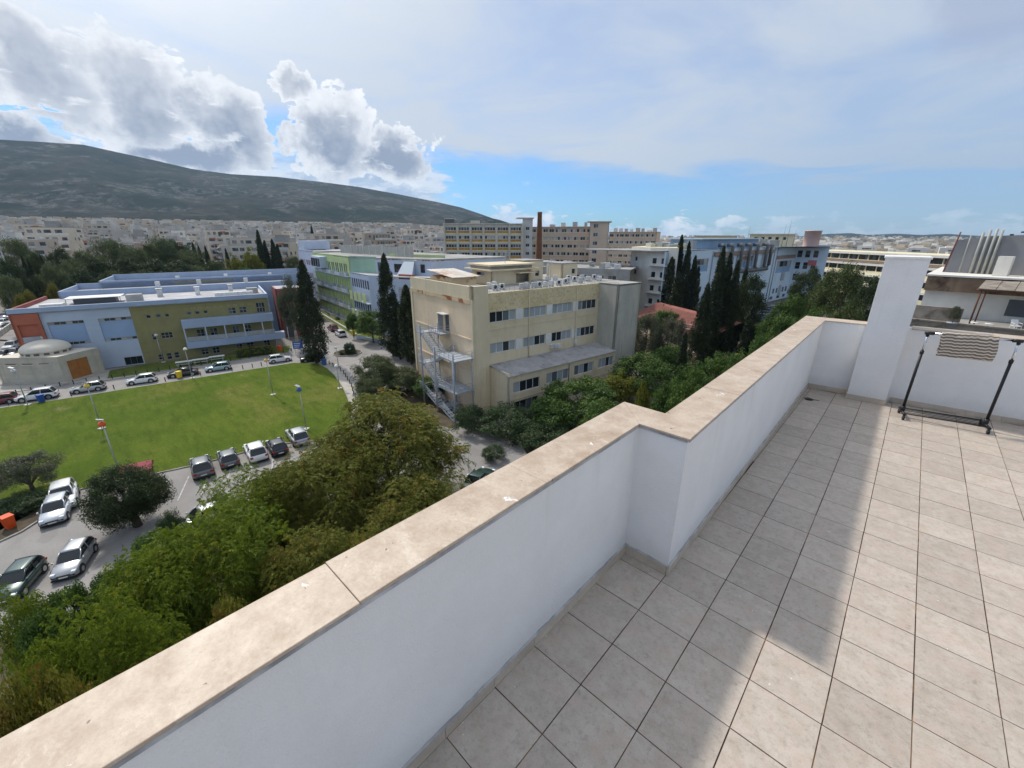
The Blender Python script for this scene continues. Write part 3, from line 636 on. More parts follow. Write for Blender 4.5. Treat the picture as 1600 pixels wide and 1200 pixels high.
class Fr:
    """One face of a building seen from outside: s runs left to right from P to Q, d is the depth inwards."""
    def __init__(s, b, P, Q):
        s.b = b; s.P = Vector(P[:2]); s.u = (Vector(Q[:2])-s.P); s.L = s.u.length; s.u.normalize(); s.n = Vector((s.u.y, -s.u.x)); s.rz = math.atan2(s.u.y, s.u.x)
    def pt(s, a, d=0.0): return s.P + s.u*a - s.n*d
    def loc(s, a, d, h): q = s.pt(a, d) - s.b.P0; return (q.x, q.y, h)
    def wall(s, a0, a1, h0, h1, m, holes=(), name='wall', d=0.0, reveal=0.22, thick=0.3, parent=None):
        xs = sorted({a0, a1, *[max(a0, min(a1, v)) for q in holes for v in q[:2]]}); zs = sorted({h0, h1, *[max(h0, min(h1, v)) for q in holes for v in q[2:4]]})
        mb = MB()
        for i in range(len(xs)-1):
            for j in range(len(zs)-1):
                cx, cz = (xs[i]+xs[i+1])/2, (zs[j]+zs[j+1])/2
                if any(q[0] < cx < q[1] and q[2] < cz < q[3] for q in holes): continue
                mb.add([(xs[i], 0, zs[j]), (xs[i+1], 0, zs[j]), (xs[i+1], 0, zs[j+1]), (xs[i], 0, zs[j+1])], [(0, 1, 2, 3)])
        for q in holes:
            x0, x1, z0, z1 = q[:4]; r = reveal
            mb.add([(x0,0,z0),(x1,0,z0),(x1,r,z0),(x0,r,z0)], [(0,3,2,1)]); mb.add([(x0,0,z1),(x1,0,z1),(x1,r,z1),(x0,r,z1)], [(0,1,2,3)])
            mb.add([(x0,0,z0),(x0,0,z1),(x0,r,z1),(x0,r,z0)], [(0,3,2,1)]); mb.add([(x1,0,z0),(x1,0,z1),(x1,r,z1),(x1,r,z0)], [(0,1,2,3)])
        mb.add([(a0,0,h0),(a0,0,h1),(a0,thick,h1),(a0,thick,h0)], [(0,1,2,3)]); mb.add([(a1,0,h0),(a1,0,h1),(a1,thick,h1),(a1,thick,h0)], [(0,3,2,1)])
        mb.add([(a0,0,h1),(a1,0,h1),(a1,thick,h1),(a0,thick,h1)], [(0,1,2,3)]); mb.add([(a0,thick,h0),(a1,thick,h0),(a1,thick,h1),(a0,thick,h1)], [(0,3,2,1)])
        q = s.pt(0, d) - s.b.P0
        return mb.build(name, m, parent or s.b.o, (q.x, q.y, 0), s.rz)
    def win(s, x0, x1, z0, z1, n=1, nh=1, fm=None, pm=None, d=0.0, rec=0.16, fw=0.07, name='window', sill=False):
        """frame with n by nh panes, each pane a sub-part"""
        fm = fm or M_frame_w; pm = pm or M_pane; w, h = x1-x0, z1-z0
        key = (round(w, 2), round(h, 2), n, nh, fm.name, rec, fw, sill)
        if key not in WCACHE:
            mb = MB(); f = fw
            mb.box(0, w, rec-.05, rec+.05, 0, f).box(0, w, rec-.05, rec+.05, h-f, h).box(0, f, rec-.05, rec+.05, f, h-f).box(w-f, w, rec-.05, rec+.05, f, h-f)
            for i in range(1, n): x = w*i/n; mb.box(x-f/2, x+f/2, rec-.045, rec+.05, f, h-f)
            for j in range(1, nh): z = h*j/nh; mb.box(f, w-f, rec-.04, rec+.05, z-f/2, z+f/2)
            if sill: mb.box(-.08, w+.08, -.10, .06, -.09, -0.002)
            fme = mb.mesh(name); fme.materials.append(fm)
            pw_, ph = w/n, h/nh; pme = MB().add([(0.01, 0, 0.01), (pw_-.01, 0, 0.01), (pw_-.01, 0, ph-.01), (0.01, 0, ph-.01)], [(0, 1, 2, 3)]).mesh('pane'); pme.materials.append(pm)
            WCACHE[key] = (fme, {})
        fme, pd_ = WCACHE[key]
        if pm.name not in pd_:
            pw_, ph = w/n, h/nh; pme = MB().add([(0.01, 0, 0.01), (pw_-.01, 0, 0.01), (pw_-.01, 0, ph-.01), (0.01, 0, ph-.01)], [(0, 1, 2, 3)]).mesh('pane'); pme.materials.append(pm); pd_[pm.name] = pme
        o = link(name, fme, None, s.b.o, s.loc(x0, d, z0), s.rz)
        for i in range(n):
            for j in range(nh): link('pane', pd_[pm.name], None, o, (w*i/n, rec, h*j/nh), 0)
        return o
    def box(s, name, a0, a1, d0, d1, h0, h1, m, parent=None, bevel=0.0):
        q = s.pt(0, 0) - s.b.P0
        return MB().box(a0, a1, d0, d1, h0, h1).build(name, m, parent or s.b.o, (q.x, q.y, 0), s.rz, bevel)
    def put(s, mb, name, m, parent=None):
        q = s.pt(0, 0) - s.b.P0; return mb.build(name, m, parent or s.b.o, (q.x, q.y, 0), s.rz)
def H(z): return z - GZ
def hole(q): return q[:4]
AC = {}
def ac_unit(fr, a, d, h, rz=0.0, label='white air conditioning unit on the flat roof of the cream building', group='air conditioning units on the cream roof'):
    q = fr.pt(a, d)
    if 'o' not in AC:
        r = empty('air_conditioner', (q.x, q.y, GZ+h), fr.rz+rz, label, 'air conditioner', group)
        MB().box(-.42, .42, -.16, .16, 0.12, .78).build('casing', M_acwhite, r, bevel=0.02)
        fan = MB().lathe([(0.0, 0), (0.25, 0.0), (0.25, 0.02), (0.21, 0.022)], n=18); fan.v = [(x-0.1, -0.162-z, y+0.45) for x, y, z in fan.v]
        fan.build('fan_grille', M_black, r)
        for x in (-.3, .3): MB().box(x-.03, x+.03, -.2, .2, 0, .119).build('foot', M_steel, r)
        AC['o'] = r; return r
    c = copy_tree(AC['o']); c.location = (q.x, q.y, GZ+h); c.rotation_euler = (0, 0, fr.rz+rz); c['label'] = label; c['group'] = group
    return c

# ------------------------------------------------------------------ cream building
K = Vector((-38.68, 32.38)); a81 = math.radians(81.2); U = Vector((math.cos(a81), math.sin(a81))); N = Vector((U.y, -U.x)); IN = -N
M_cream = mat('cream_render', hexl(222, 206, 174), 0.85, 0.07, 0.35, col2=hexl(204, 186, 148), patch=(0.5, 0.75), streak=0.30, fine=0.06)
def peelmat():
    m, t, b, o = newmat('peeling_cream'); oc = t.nodes.new('ShaderNodeTexCoord').outputs['Object']
    c = xmix(sstep(0.35, 0.65, xnoise(oc, 0.5, 6)), hexl(212, 192, 146), hexl(226, 208, 166))
    c = xmix(sstep(0.50, 0.58, xnoise(oc, 2.4, 8, 0.75))*0.6, c, hexl(164, 156, 136))
    t.links.new(c.v, b.inputs['Base Color']); b.inputs['Roughness'].default_value = 0.9; return m
M_peel = peelmat()
M_peach = mat('peach_render', hexl(230, 206, 174), 0.85, 0.08, 0.3, col2=hexl(214, 190, 158), patch=(0.52, 0.8), streak=0.22, streakcol=hexl(150, 110, 80))
M_rust = mat('rust_stained_band', hexl(214, 190, 152), 0.9, 0.1, 0.6, col2=hexl(160, 96, 56), patch=(0.54, 0.62))
M_towerg = mat('weathered_tower', hexl(186, 182, 168), 0.9, 0.12, 0.3, streak=0.6, streakcol=hexl(96, 92, 86), fine=0.1)
M_corr = mat('corrugated_roofing', hexl(172, 168, 166), 0.7, 0.15, 0.6, streak=0.0, col2=hexl(132, 128, 124), patch=(0.5, 0.66))
cb = B('hospital_building', K, 'cream four-storey hospital building with peeling facade and outside stair')
F = cb.fr(K, K+U)
HR = H(-4.55)
rows = []
for zt, zb in ((-6.95, -8.4), (-11.15, -12.6)):
    for a0, a1 in ((2.75, 7.1), (8.5, 12.7), (13.95, 18.1), (19.2, 23.4)): rows.append((a0, a1, H(zb), H(zt)))
F.wall(2.5, 23.9, H(-7.0)+0.02, HR, M_peel, (), name='parapet_band', d=0.12)
F.wall(2.5, 23.9, 0, H(-7.0), M_cream, [r for r in rows], name='wall', d=0.12)
for r in rows: F.win(r[0], r[1], r[2]+.02, r[3]-.02, 4, 1, M_frame_w, M_pane, d=0.12)
for r in rows:
    if r[0] < 19: F.box('pier_panel', r[1]+0.05, min(r[1]+1.15, 23.8), 0.085, 0.118, r[2], r[3], M_frame_w)
F.box('corner_pier', 0, 2.5, 0.0, 0.6, 0, H(-3.55), M_cream)
F.box('floor_band', 2.52, 23.85, 0.07, 0.118, H(-9.35), H(-9.2), M_cream)
for a in (9.4, 18.8): F.put(MB().tube([(a, 0.02, H(-14)), (a, 0.02, H(-4.8))], 0.06, 6), 'downpipe', M_cream)
Fl = cb.fr(K + IN*17.4, K)              # the end wall with the stair, seen from the left
Fl.wall(0, 17.4, 0, H(-5.2), M_peach, [(10.3, 11.4, H(-10.2), H(-7.9))], name='wall', d=0.05)
Fl.wall(0, 17.4, H(-5.2), H(-3.55), M_cream, (), name='parapet', d=0.0)
Fl.box('rusty_band', 0.4, 17.0, -0.05, 0.04, H(-5.75), H(-5.22), M_rust)
for h in (-10.3, -14.7): Fl.box('floor_band', 0.4, 17.0, -0.04, 0.04, H(h)-.1, H(h)+.1, M_peach)
Fl.box('pilaster', 0.0, 0.5, -0.1, 0.04, 0, H(-5.2), M_cream)
Fl.box('door', 10.35, 11.35, 0.1, 0.16, H(-10.2), H(-7.95), M_frame_d)
Fl.box('door_canopy', 9.6, 11.6, -0.95, 0.0, H(-7.75), H(-7.65), M_acwhite)
Fl.box('door_lobby_side', 9.75, 9.82, -0.8, 0.0, H(-10.2), H(-7.76), M_frame_g)
cb.roof([F.pt(0.3, 0.3), F.pt(29.6, 0.3), F.pt(29.6, 17.0), F.pt(0.3, 17.0)], HR-0.02, M_roofgrey)
Fb = cb.fr(F.pt(29.6, 17.4), F.pt(0, 17.4)); Fb.wall(0, 29.6, 0, HR, M_cream, name='back_wall')
# grey stair tower on the right
tw = [F.pt(23.9, -3.6), F.pt(29.6, -3.6), F.pt(29.6, 0.3), F.pt(23.9, 0.3)]
Ft = cb.fr(tw[3], tw[0]); Ft.wall(0, (tw[0]-tw[3]).length, 0, HR+0.1, M_towerg, name='tower_wall')
Fu = cb.fr(tw[0], tw[1]); Fu.wall(0, 5.7, 0, HR+0.1, M_towerg, name='tower_wall')
Fr_ = cb.fr(tw[1], F.pt(29.6, 17.0)); Fr_.wall(0, 20.6, 0, HR, M_cream, name='side_wall')
cb.roof(tw, HR+0.05, M_roofgrey, name='tower_roof')
# low wing with corrugated roof
E0 = 4.0
Fe = cb.fr(F.pt(2.7, -E0), F.pt(24.6, -E0)); LW = 21.2
ew_rows = [(0.75, 5.35, H(-17.2), H(-15.65)), (6.6, 10.95, H(-17.1), H(-15.55)), (12.1, 16.25, H(-17.0), H(-15.45)), (17.35, 20.9, H(-16.9), H(-15.35))]
gr_rows = [(0.9, 5.2, H(-20.2), H(-18.4)), (6.6, 10.9, H(-20.2), H(-18.4)), (12.1, 16.2, H(-20.2), H(-18.4))]
Fe.wall(0, LW, 0, H(-14.72), M_cream, ew_rows + gr_rows, name='wing_wall')
for r in ew_rows: Fe.win(r[0], r[1], r[2]+.02, r[3]-.02, 4, 1)
for r in gr_rows: Fe.win(r[0], r[1], r[2]+.02, r[3]-.02, 4, 1, M_frame_g, M_pane_d)
Fe.box('wing_floor_band', 0, LW, -0.05, 0.0, H(-18.1), H(-17.95), M_cream)
Fel = cb.fr(F.pt(2.7, 0.12), F.pt(2.7, -E0)); Fel.wall(0, 4.1, 0, H(-14.35), M_cream, name='wing_side_wall')
Fe.put(MB().tube([(10.95, -0.05, 0.2), (10.95, -0.05, H(-14.9))], 0.06, 6), 'downpipe', M_frame_d)
Fe.put(MB().tube([(0.05, -0.06, 0.2), (0.05, -0.06, H(-14.9))], 0.06, 6), 'downpipe', M_frame_g)
cor = MB(); nC = 132
for i in range(nC+1):
    a = 2.55 + (LW+0.2)*i/nC; dz_ = 0.035*(1 if i % 2 else -1)
    cor.v += [(a, 0.11, H(-14.02)+dz_), (a, -E0-0.3, H(-14.62)+dz_)]
cor.f = [(2*i, 2*i+1, 2*i+3, 2*i+2) for i in range(nC)]; cor.s = [False]*nC
F.put(cor, 'corrugated_roof', M_corr)
F.box('fascia', 2.6, 2.55+LW, -E0-0.12, -E0-0.001, H(-14.85), H(-14.72), M_cream)
for a in (13.9, 14.6, 15.3, 19.0): F.box('wall_unit', a-.35, a+.25, -0.35, 0.115, H(-13.5), H(-12.95), M_acwhite, bevel=0.02)
# roof: parapet rail, lift house, sheds
rail = MB()
for i in range(27):
    a = 3.0 + i*0.8; rail.tube([(a, 0.35, HR), (a, 0.35, HR+0.85)], 0.02, 5, False)
rail.tube([(3.0, 0.35, HR+.85), (23.8, 0.35, HR+.85)], 0.022, 5, False).tube([(3.0, 0.35, HR+.45), (23.8, 0.35, HR+.45)], 0.018, 5, False)
tag(F.put(rail, 'roof_railing', M_steel), kind='stuff')
lh = B('lift_house', F.pt(11, 8.5), 'cream rooftop lift house with layered concrete eaves on the cream building', 'rooftop hut', GZ+HR)
f2 = lh.fr(F.pt(8.2, 7.2), F.pt(15.8, 7.2)); f2.wall(0, 7.6, 0, 2.1, M_cream, [(4.6, 7.2, 0.1, 1.6)])
f2.box('porch_dark', 4.62, 7.18, 0.3, 0.4, 0.1, 1.58, M_frame_d); f2.box('porch_canopy', 4.2, 7.9, -1.3, -0.001, 1.62, 1.72, M_cream)
f3 = lh.fr(F.pt(8.2, 12.5), F.pt(8.2, 7.2)); f3.wall(0, 5.3, 0, 2.1, M_cream, [(1.2, 3.4, 1.3, 1.8)]); f3.win(1.2, 3.4, 1.3, 1.8, 2, 1, M_frame_g)
f2.box('eaves', -0.9, 8.5, -0.8, 6.2, 2.1, 2.3, M_cream); f2.box('upper_storey', -0.2, 7.8, 0.1, 5.4, 2.3, 2.75, M_concrete); f2.box('roof_slab', -0.6, 8.2, -0.45, 5.9, 2.75, 2.98, M_cream)
for nm, a0, a1, d0, d1, h, lab in (('rooftop_hut', 16.5, 20.6, 9.8, 14.5, 3.1, 'tall plain cream rooftop hut right behind the lift house'), ('rooftop_hut', 24.8, 28.6, 9.5, 13.5, 2.4, 'small cream rooftop hut with one window near the grey tower')):
    hb = B(nm, F.pt(a0, d0), lab, 'rooftop hut', GZ+HR); f4 = hb.fr(F.pt(a0, d0), F.pt(a1, d0)); f4.wall(0, a1-a0, 0, h, M_cream, [(2.4, 3.3, 0.6, 1.5)]); f4.win(2.4, 3.3, 0.6, 1.5, 1, 1, M_frame_g, M_pane_d)
    f5 = hb.fr(F.pt(a0, d1), F.pt(a0, d0)); f5.wall(0, d1-d0, 0, h, M_cream); f4.box('roof', -.1, a1-a0+.1, -.1, d1-d0, h, h+.14, M_roofgrey)
sh = B('tin_shed', F.pt(1.2, 12), 'low rooftop shed with a pale rusty tin roof behind the cream parapet', 'shed', GZ+HR)
f6 = sh.fr(F.pt(1.2, 6.5), F.pt(5.0, 6.5)); f6.box('wall', 0, 3.8, 0, 6.5, 0, 1.5, M_rust)
f6.put(MB().add([(-.3, -.5, 1.55), (4.3, -.5, 1.55), (4.3, 7, 2.2), (-.3, 7, 2.2), (-.3, -.5, 1.62), (4.3, -.5, 1.62), (4.3, 7, 2.27), (-.3, 7, 2.27)], [(0,3,2,1),(4,5,6,7),(0,1,5,4),(1,2,6,5),(2,3,7,6),(3,0,4,7)]), 'tin_roof', mat('tin', hexl(206, 196, 182), 0.6, 0.2, 0.6, col2=hexl(172, 128, 96), patch=(.52, .66)))
for i, (a, d) in enumerate([(1.2, 3.2), (2.2, 3.0), (5.2, 2.2), (6.6, 2.6), (5.8, 4.5), (7.2, 5.2), (9.0, 1.2), (9.9, 1.1), (11.2, 1.2), (12.3, 1.3), (13.3, 1.1), (14.6, 1.3), (16.2, 1.4), (18.8, 2.6), (20.0, 3.4), (21.5, 2.0), (22.4, 4.2), (23.3, 6.4), (24.6, 3.2), (25.6, 5.5), (26.4, 2.4), (27.6, 4.6), (21.8, 8.0), (19.4, 7.2)]):
    ac_unit(F, a, d, HR+0.02, random.choice((0, 0, 1.57, 3.1)))
for a, d in ((9.5, 1.6), (11.5, 1.7), (13.5, 1.6), (15.4, 1.8), (22.0, 3.2), (25.0, 4.2), (26.8, 3.4)):
    pf = B('pipe_frame', F.pt(a, d), 'bent steel pipe frame standing on the cream roof', 'frame', GZ+HR, 'pipe frames on the cream roof'); f7 = pf.fr(F.pt(a, d), F.pt(a+1, d))
    f7.put(MB().tube([(0, 0, 0), (0, 0, .7), (.25, 0, .9), (1.0, 0, .9), (1.2, 0, .7), (1.2, 0, 0)], 0.03, 6), 'pipe', M_steel)
for a, d, h in ((17.4, 5.0, 3.4), (18.1, 5.2, 3.6), (12.0, 9.0, 4.6), (21, 9, 2.4)):
    an = B('antenna_mast', F.pt(a, d), 'thin steel mast rising from the cream roof', 'mast', GZ+HR, 'masts on the cream roof'); f8 = an.fr(F.pt(a, d), F.pt(a+1, d))
    f8.put(MB().tube([(0, 0, 0), (0, 0, h)], 0.035, 6), 'pole', M_steel); f8.put(MB().tube([(-.4, 0, h-.3), (.4, 0, h-.3)], 0.015, 5).tube([(-.3, 0, h-.1), (.3, 0, h-.1)], 0.015, 5), 'crossbar', M_steel)

# outside steel stair
def steel_stair():
    st = B('fire_escape_stair', Fl.pt(11, -2), 'grey steel outside stair zigzagging down the end of the cream building', 'stair')
    f = st.fr(Fl.P, Fl.P+Fl.u)
    posts = [(8.8, -3.2), (12.7, -3.2), (17.6, -3.2), (8.8, -0.4), (17.6, -0.4), (13.2, -0.4)]
    for i, (a, d) in enumerate(posts): f.put(MB().tube([(a, d, 0), (a, d, H(-9.3 if a < 12 else -11.6))], 0.13 if i < 3 else 0.09, 8), 'post', M_steel)
    def flight(a0, h0, a1, h1, d0, d1):
        n = max(4, int(abs(h1-h0)/0.19)); dirn = 1 if a1 > a0 else -1
        for d in (d0, d1):
            f.put(MB().add([(a0, d-.02, h0-.30), (a1, d-.02, h1-.30), (a1, d-.02, h1), (a0, d-.02, h0), (a0, d+.02, h0-.30), (a1, d+.02, h1-.30), (a1, d+.02, h1), (a0, d+.02, h0)], [(0,1,2,3),(7,6,5,4),(3,2,6,7),(0,4,5,1),(0,3,7,4),(1,5,6,2)]), 'stringer', M_steel)
            r = MB()
            for k in (0.35, 0.62, 0.9): r.tube([(a0, d, h0+k), (a1, d, h1+k)], 0.036, 5, False)
            for k in range(6): t = k/5; r.tube([(a0+(a1-a0)*t, d, h0+(h1-h0)*t), (a0+(a1-a0)*t, d, h0+(h1-h0)*t+.9)], 0.03, 5, False)
            f.put(r, 'handrail', M_steel)
        for k in range(n):
            t = (k+.5)/n; a = a0+(a1-a0)*t; h = h0+(h1-h0)*t; f.box('tread', a-.14, a+.14, d0+.03, d1-.03, h-.06, h, M_steel)
    def landing(a0, a1, d0, d1, h):
        f.box('landing', a0, a1, d0, d1, h-.16, h, M_steel)
        r = MB()
        for k in (0.35, 0.65, 1.0): r.tube([(a1, d1, h+k), (a1, d0, h+k), (a0, d0, h+k)], 0.034, 5, False)
        for t in range(5): a = a0+(a1-a0)*t/4; r.tube([(a, d0, h), (a, d0, h+1)], 0.028, 5, False)
        f.put(r, 'guard_rail', M_steel)
    L_, R_ = (-10.3, -14.7, -18.7), (-12.5, -16.8, -19.9)
    for k in range(3):
        landing(7.6, 9.2, -3.2, -0.1, H(L_[k]))
        flight(9.2, H(L_[k]), 13.0, H(R_[k]), -3.2, -2.0)
        landing(13.0, 17.8 if k < 2 else 14.3, -3.2, -0.2, H(R_[k]))
        if k < 2: flight(13.0, H(R_[k])-.05, 9.2, H(L_[k+1])+.05, -1.6, -0.4)
    landing(9.2, 11.6, -1.6, -0.1, H(L_[0])); flight(14.3, H(-19.9), 18.0, 0.05, -3.2, -2.0)
steel_stair()

# ------------------------------------------------------------------ blue and olive building on the left
M_blue = mat('pale_blue_panel', hexl(182, 194, 210), 0.7, 0.07, 0.25, streak=0.10)
M_blue2 = mat('blue_panel', hexl(148, 172, 202), 0.6, 0.06, 0.3, streak=0.08)
M_blue3 = mat('blue_band', hexl(158, 174, 198), 0.7, 0.08, 0.25, streak=0.12)
M_olive = mat('olive_cladding', hexl(144, 137, 92), 0.75, 0.10, 0.4, streak=0.15, fine=0.08)
M_orange = mat('orange_render', hexl(170, 98, 76), 0.75, 0.08, 0.5)
M_brickred = mat('red_render', hexl(150, 82, 78), 0.8, 0.1, 0.5, streak=0.2)
M_limew = mat('pale_olive', hexl(162, 154, 104), .8, .1)
ab = Vector((-104.02, 5.59)); z77 = math.radians(77.16); ub = Vector((math.cos(z77), math.sin(z77)))
bb = B('clinic_building', ab, 'low blue and olive clinic building with long balcony behind the lawn')
Fo = bb.fr(ab, ab+ub)
ow = [(2.2, 2.9, -12.5, -11.8, 1), (3.65, 4.4, -12.5, -11.8, 1), (5.0, 5.65, -12.5, -11.8, 1), (8.4, 9.15, -12.45, -11.8, 1), (9.75, 10.5, -12.45, -11.8, 1), (11.1, 11.8, -12.4, -11.75, 1),
      (15.3, 16.6, -12.9, -11.6, 2), (17.2, 18.5, -12.9, -11.6, 2), (20.3, 21.9, -13.1, -11.0, 3), (2.2, 3.0, -16.7, -15.5, 1), (3.6, 5.4, -16.6, -15.4, 3),
      (2.3, 3.1, -20.7, -19.6, 1), (3.6, 4.4, -20.8, -19.5, 1), (4.8, 5.6, -20.7, -19.5, 1), (9.2, 10.4, -20.7, -19.5, 2), (11.1, 12.3, -20.7, -19.4, 2), (15.3, 16.4, -20.5, -19.3, 2), (17.2, 18.5, -20.4, -19.2, 2), (20.4, 21.6, -20.4, -19.1, 2),
      (9.2, 10.5, -17.2, -15.4, 2), (11.4, 12.7, -17.2, -15.4, 2), (15.3, 16.5, -17.2, -15.4, 2), (17.4, 18.7, -17.2, -15.4, 2)]
Fo.wall(0.1, 22.7, 0, H(-10.0), M_olive, [(q[0], q[1], H(q[2]), H(q[3])) for q in ow])
for q in ow: Fo.win(q[0], q[1], H(q[2])+.01, H(q[3])-.01, q[4], 2 if q[3]-q[2] > 1.0 else 1, M_frame_g, M_pane_d, fw=0.08)
for k in range(1, 11): Fo.box('cladding_joint', 0.12, 22.68, -0.018, -0.002, k*1.0+.02, k*1.0+.05, M_olive)
# recessed bright blue bays with window strips
bays = ((-11.0, -6.4), (-4.5, 0.09))
hol = []
for a0, a1 in bays: hol += [(a0, a1, H(-16.1), H(-11.85))]
hol += [(-2.7, -0.05, H(-20.9), H(-19.4))]
Fo.wall(-11.6, 0.1, 0, H(-10.0), M_blue, hol, reveal=0.35)
for a0, a1 in bays:
    Fo.box('bay_panel', a0, a1, 0.22, 0.34, H(-15.55), H(-12.45), M_blue2)
    Fo.win(a0, a1, H(-12.44), H(-11.86), 6, 1, M_frame_g, M_pane_c, rec=0.25); Fo.win(a0, a1, H(-16.09), H(-15.56), 6, 1, M_frame_g, M_pane_c, rec=0.25)
Fo.win(-2.7, -0.05, H(-20.9), H(-19.4), 3, 1, M_frame_d, M_pane_d)
for k in range(1, 11): Fo.box('panel_joint', -11.58, -11.02, -0.014, -0.002, k*1.0, k*1.0+.025, M_blue3); Fo.box('panel_joint', -6.38, -4.52, -0.014, -0.002, k*1.0, k*1.0+.025, M_blue3)
# orange corner bay with loggia
Fo.wall(-15.0, -11.6, 0, H(-10.1), M_orange, [(-14.4, -12.0, H(-15.0), H(-11.9)), (-14.4, -12.0, H(-20.9), H(-16.0))], d=-0.45, reveal=0.9)
Fo.box('loggia_back', -14.4, -12.0, 0.46, 0.52, H(-15.0), H(-11.9), M_concrete); Fo.win(-13.9, -12.4, H(-14.8), H(-12.4), 3, 1, M_frame_w, M_pane_d, d=0.25)
Fo.box('loggia_rail', -14.4, -12.0, -0.40, -0.36, H(-15.0), H(-14.0), M_frame_g); Fo.box('garage_door', -14.4, -12.0, 0.40, 0.45, H(-20.9), H(-16.0), M_frame_g)
Fo.box('parapet', -15.0, 22.8, -0.5, -0.02, H(-9.98), H(-9.2), M_blue3)
# balcony
Fo.box('balcony_upper_band', 7.3, 22.95, -1.9, -0.02, H(-14.75), H(-13.2), M_blue3); Fo.box('balcony_slab', 7.3, 24.6, -1.9, -0.02, H(-17.6), H(-17.4), M_blue)
Fo.box('balcony_lower_band', 7.3, 24.6, -1.95, -1.75, H(-18.75), H(-17.4), M_blue3); Fo.box('balcony_end', 7.3, 7.45, -1.75, -0.02, H(-18.75), H(-17.6), M_blue3)
for a in (7.35, 10.75, 13.95, 17.3, 20.6): Fo.box('balcony_post', a, a+.2, -1.9, -1.7, H(-17.4), H(-14.76), M_blue)
Fo.box('balcony_rail', 7.6, 22.8, -1.83, -1.80, H(-17.38), H(-16.5), M_frame_g)
# shallow relief lettering high on the olive wall, too weathered to read from here
for k in range(30):
    a = 7.9 + k*.36 + (k//9)*.3; Fo.box('relief_letter', a, a+random.choice((.16, .22, .26)), -0.035, -0.003, H(-11.35), H(-11.0), M_limew if k % 3 else M_olive)
# side and back walls, stepped roofs behind
P = lambda s_, d_: Fo.pt(s_, d_)
fside = bb.fr(P(-15, 20), P(-15, -0.45)); fside.wall(0, 20.45, 0, H(-9.3), M_brickred)
fend = bb.fr(P(22.8, 0), P(22.8, 20)); fend.wall(0, 20, 0, H(-9.3), M_blue)
bb.roof([P(-15, -0.1), P(22.7, 0), P(22.7, 20), P(-15, 20)], H(-9.95), M_roofpale)
for (s0, s1, d0, d1, zr, zp, nm) in ((-13, 30, 20, 35, -9.6, -8.55, 'wing'), (-9, 37, 35, 53, -9.2, -7.9, 'wing')):
    fw_ = bb.fr(P(s0, d0), P(s1, d0)); fw_.wall(0, s1-s0, 0, H(zp), M_blue3, name='wing_wall')
    if nm and d0 > 30: fw_.box('olive_strip', 14, 27, -0.03, -0.004, H(-9.1), H(-8.75), M_olive)
    fl_ = bb.fr(P(s0, d1), P(s0, d0)); fl_.wall(0, d1-d0, 0, H(zp), M_blue3, name='wing_wall')
    bb.roof([P(s0, d0+.3), P(s1, d0+.3), P(s1, d1), P(s0, d1)], H(zr), M_roofpale, name='wing_roof')
    fb_ = bb.fr(P(s0, d1), P(s1, d1)); fb_.wall(0, s1-s0, 0, H(zp+0.25), M_blue3, name='wing_parapet')
for (s0, d0, w, dd, h, m_, nm) in ((-9.5, 6.5, 8.0, 4.5, 1.1, M_acwhite, 'plant_canopy'), (-0.8, 6.0, 2.4, 2.2, 1.4, M_concrete, 'roof_box'), (13.5, 5.0, 7.0, 1.0, 0.9, M_acwhite, 'roof_duct'), (3.4, 12.5, 0.9, 0.9, 1.5, M_acwhite, 'roof_vent'), (10.0, 12.0, 0.8, 0.8, 1.5, M_acwhite, 'roof_vent'), (16.2, 12.5, 0.8, 0.8, 1.6, M_acwhite, 'roof_vent'), (-12, 3.0, 3.0, 2.0, 0.8, M_acwhite, 'roof_box'), (19.5, 8.5, 2.2, 1.5, 1.2, M_concrete, 'roof_box')):
    hb_ = H(-9.95)
    if nm == 'plant_canopy':
        Fo.box(nm, s0, s0+w, d0, d0+dd, hb_+h, hb_+h+.12, m_)
        for x_ in (s0+.2, s0+w-.2): Fo.box('canopy_post', x_-.05, x_+.05, d0+.1, d0+.2, hb_, hb_+h, M_frame_g)
        Fo.box('plant_unit', s0+1, s0+w-1, d0+1, d0+dd-.6, hb_, hb_+h-.2, M_frame_d)
    elif nm == 'roof_vent':
        v_ = Fo.box(nm, s0, s0+w, d0, d0+dd, hb_, hb_+h, m_); Fo.box('cap', s0-.12, s0+w+.12, d0-.12, d0+dd+.12, hb_+h+.1, hb_+h+.22, m_)
    else: Fo.box(nm, s0, s0+w, d0, d0+dd, hb_, hb_+h, m_, bevel=0.06)
for s0, d0 in ((2, 27), (10, 28), (20, 27), (5, 43), (16, 44), (27, 42)): 
    Fo.box('roof_vent', s0, s0+.9, d0, d0+.9, H(-9.5), H(-8.0), M_acwhite)
# red link block and canopy at its right end
fk = bb.fr(P(25.2, 9.5), P(31.5, 9.5)); kh = [(1.2, 2.0, 8.4, 10.0), (2.4, 3.2, 8.4, 10.0), (4.4, 5.6, 8.4, 10.0)]
fk.wall(0, 6.3, 0, H(-9.4), M_brickred, kh, name='link_wall')
for q in kh: fk.win(*q, 1, 1, M_frame_d, M_pane_d)
fk2 = bb.fr(P(25.2, 18), P(25.2, 9.5)); fk2.wall(0, 8.5, 0, H(-9.4), M_brickred, name='link_wall'); bb.roof([P(25.2, 9.8), P(31.5, 9.8), P(31.5, 18), P(25.2, 18)], H(-9.5), M_roofpale, 'link_roof')
fk.box('canopy', 0.6, 5.6, -3.2, -0.1, 6.6, 6.8, mat('canopy_green', hexl(176, 214, 190), 0.5, 0.05)); fk.box('link_door', 0.7, 2.6, -0.05, -0.003, 0.1, 6.5, M_frame_d)
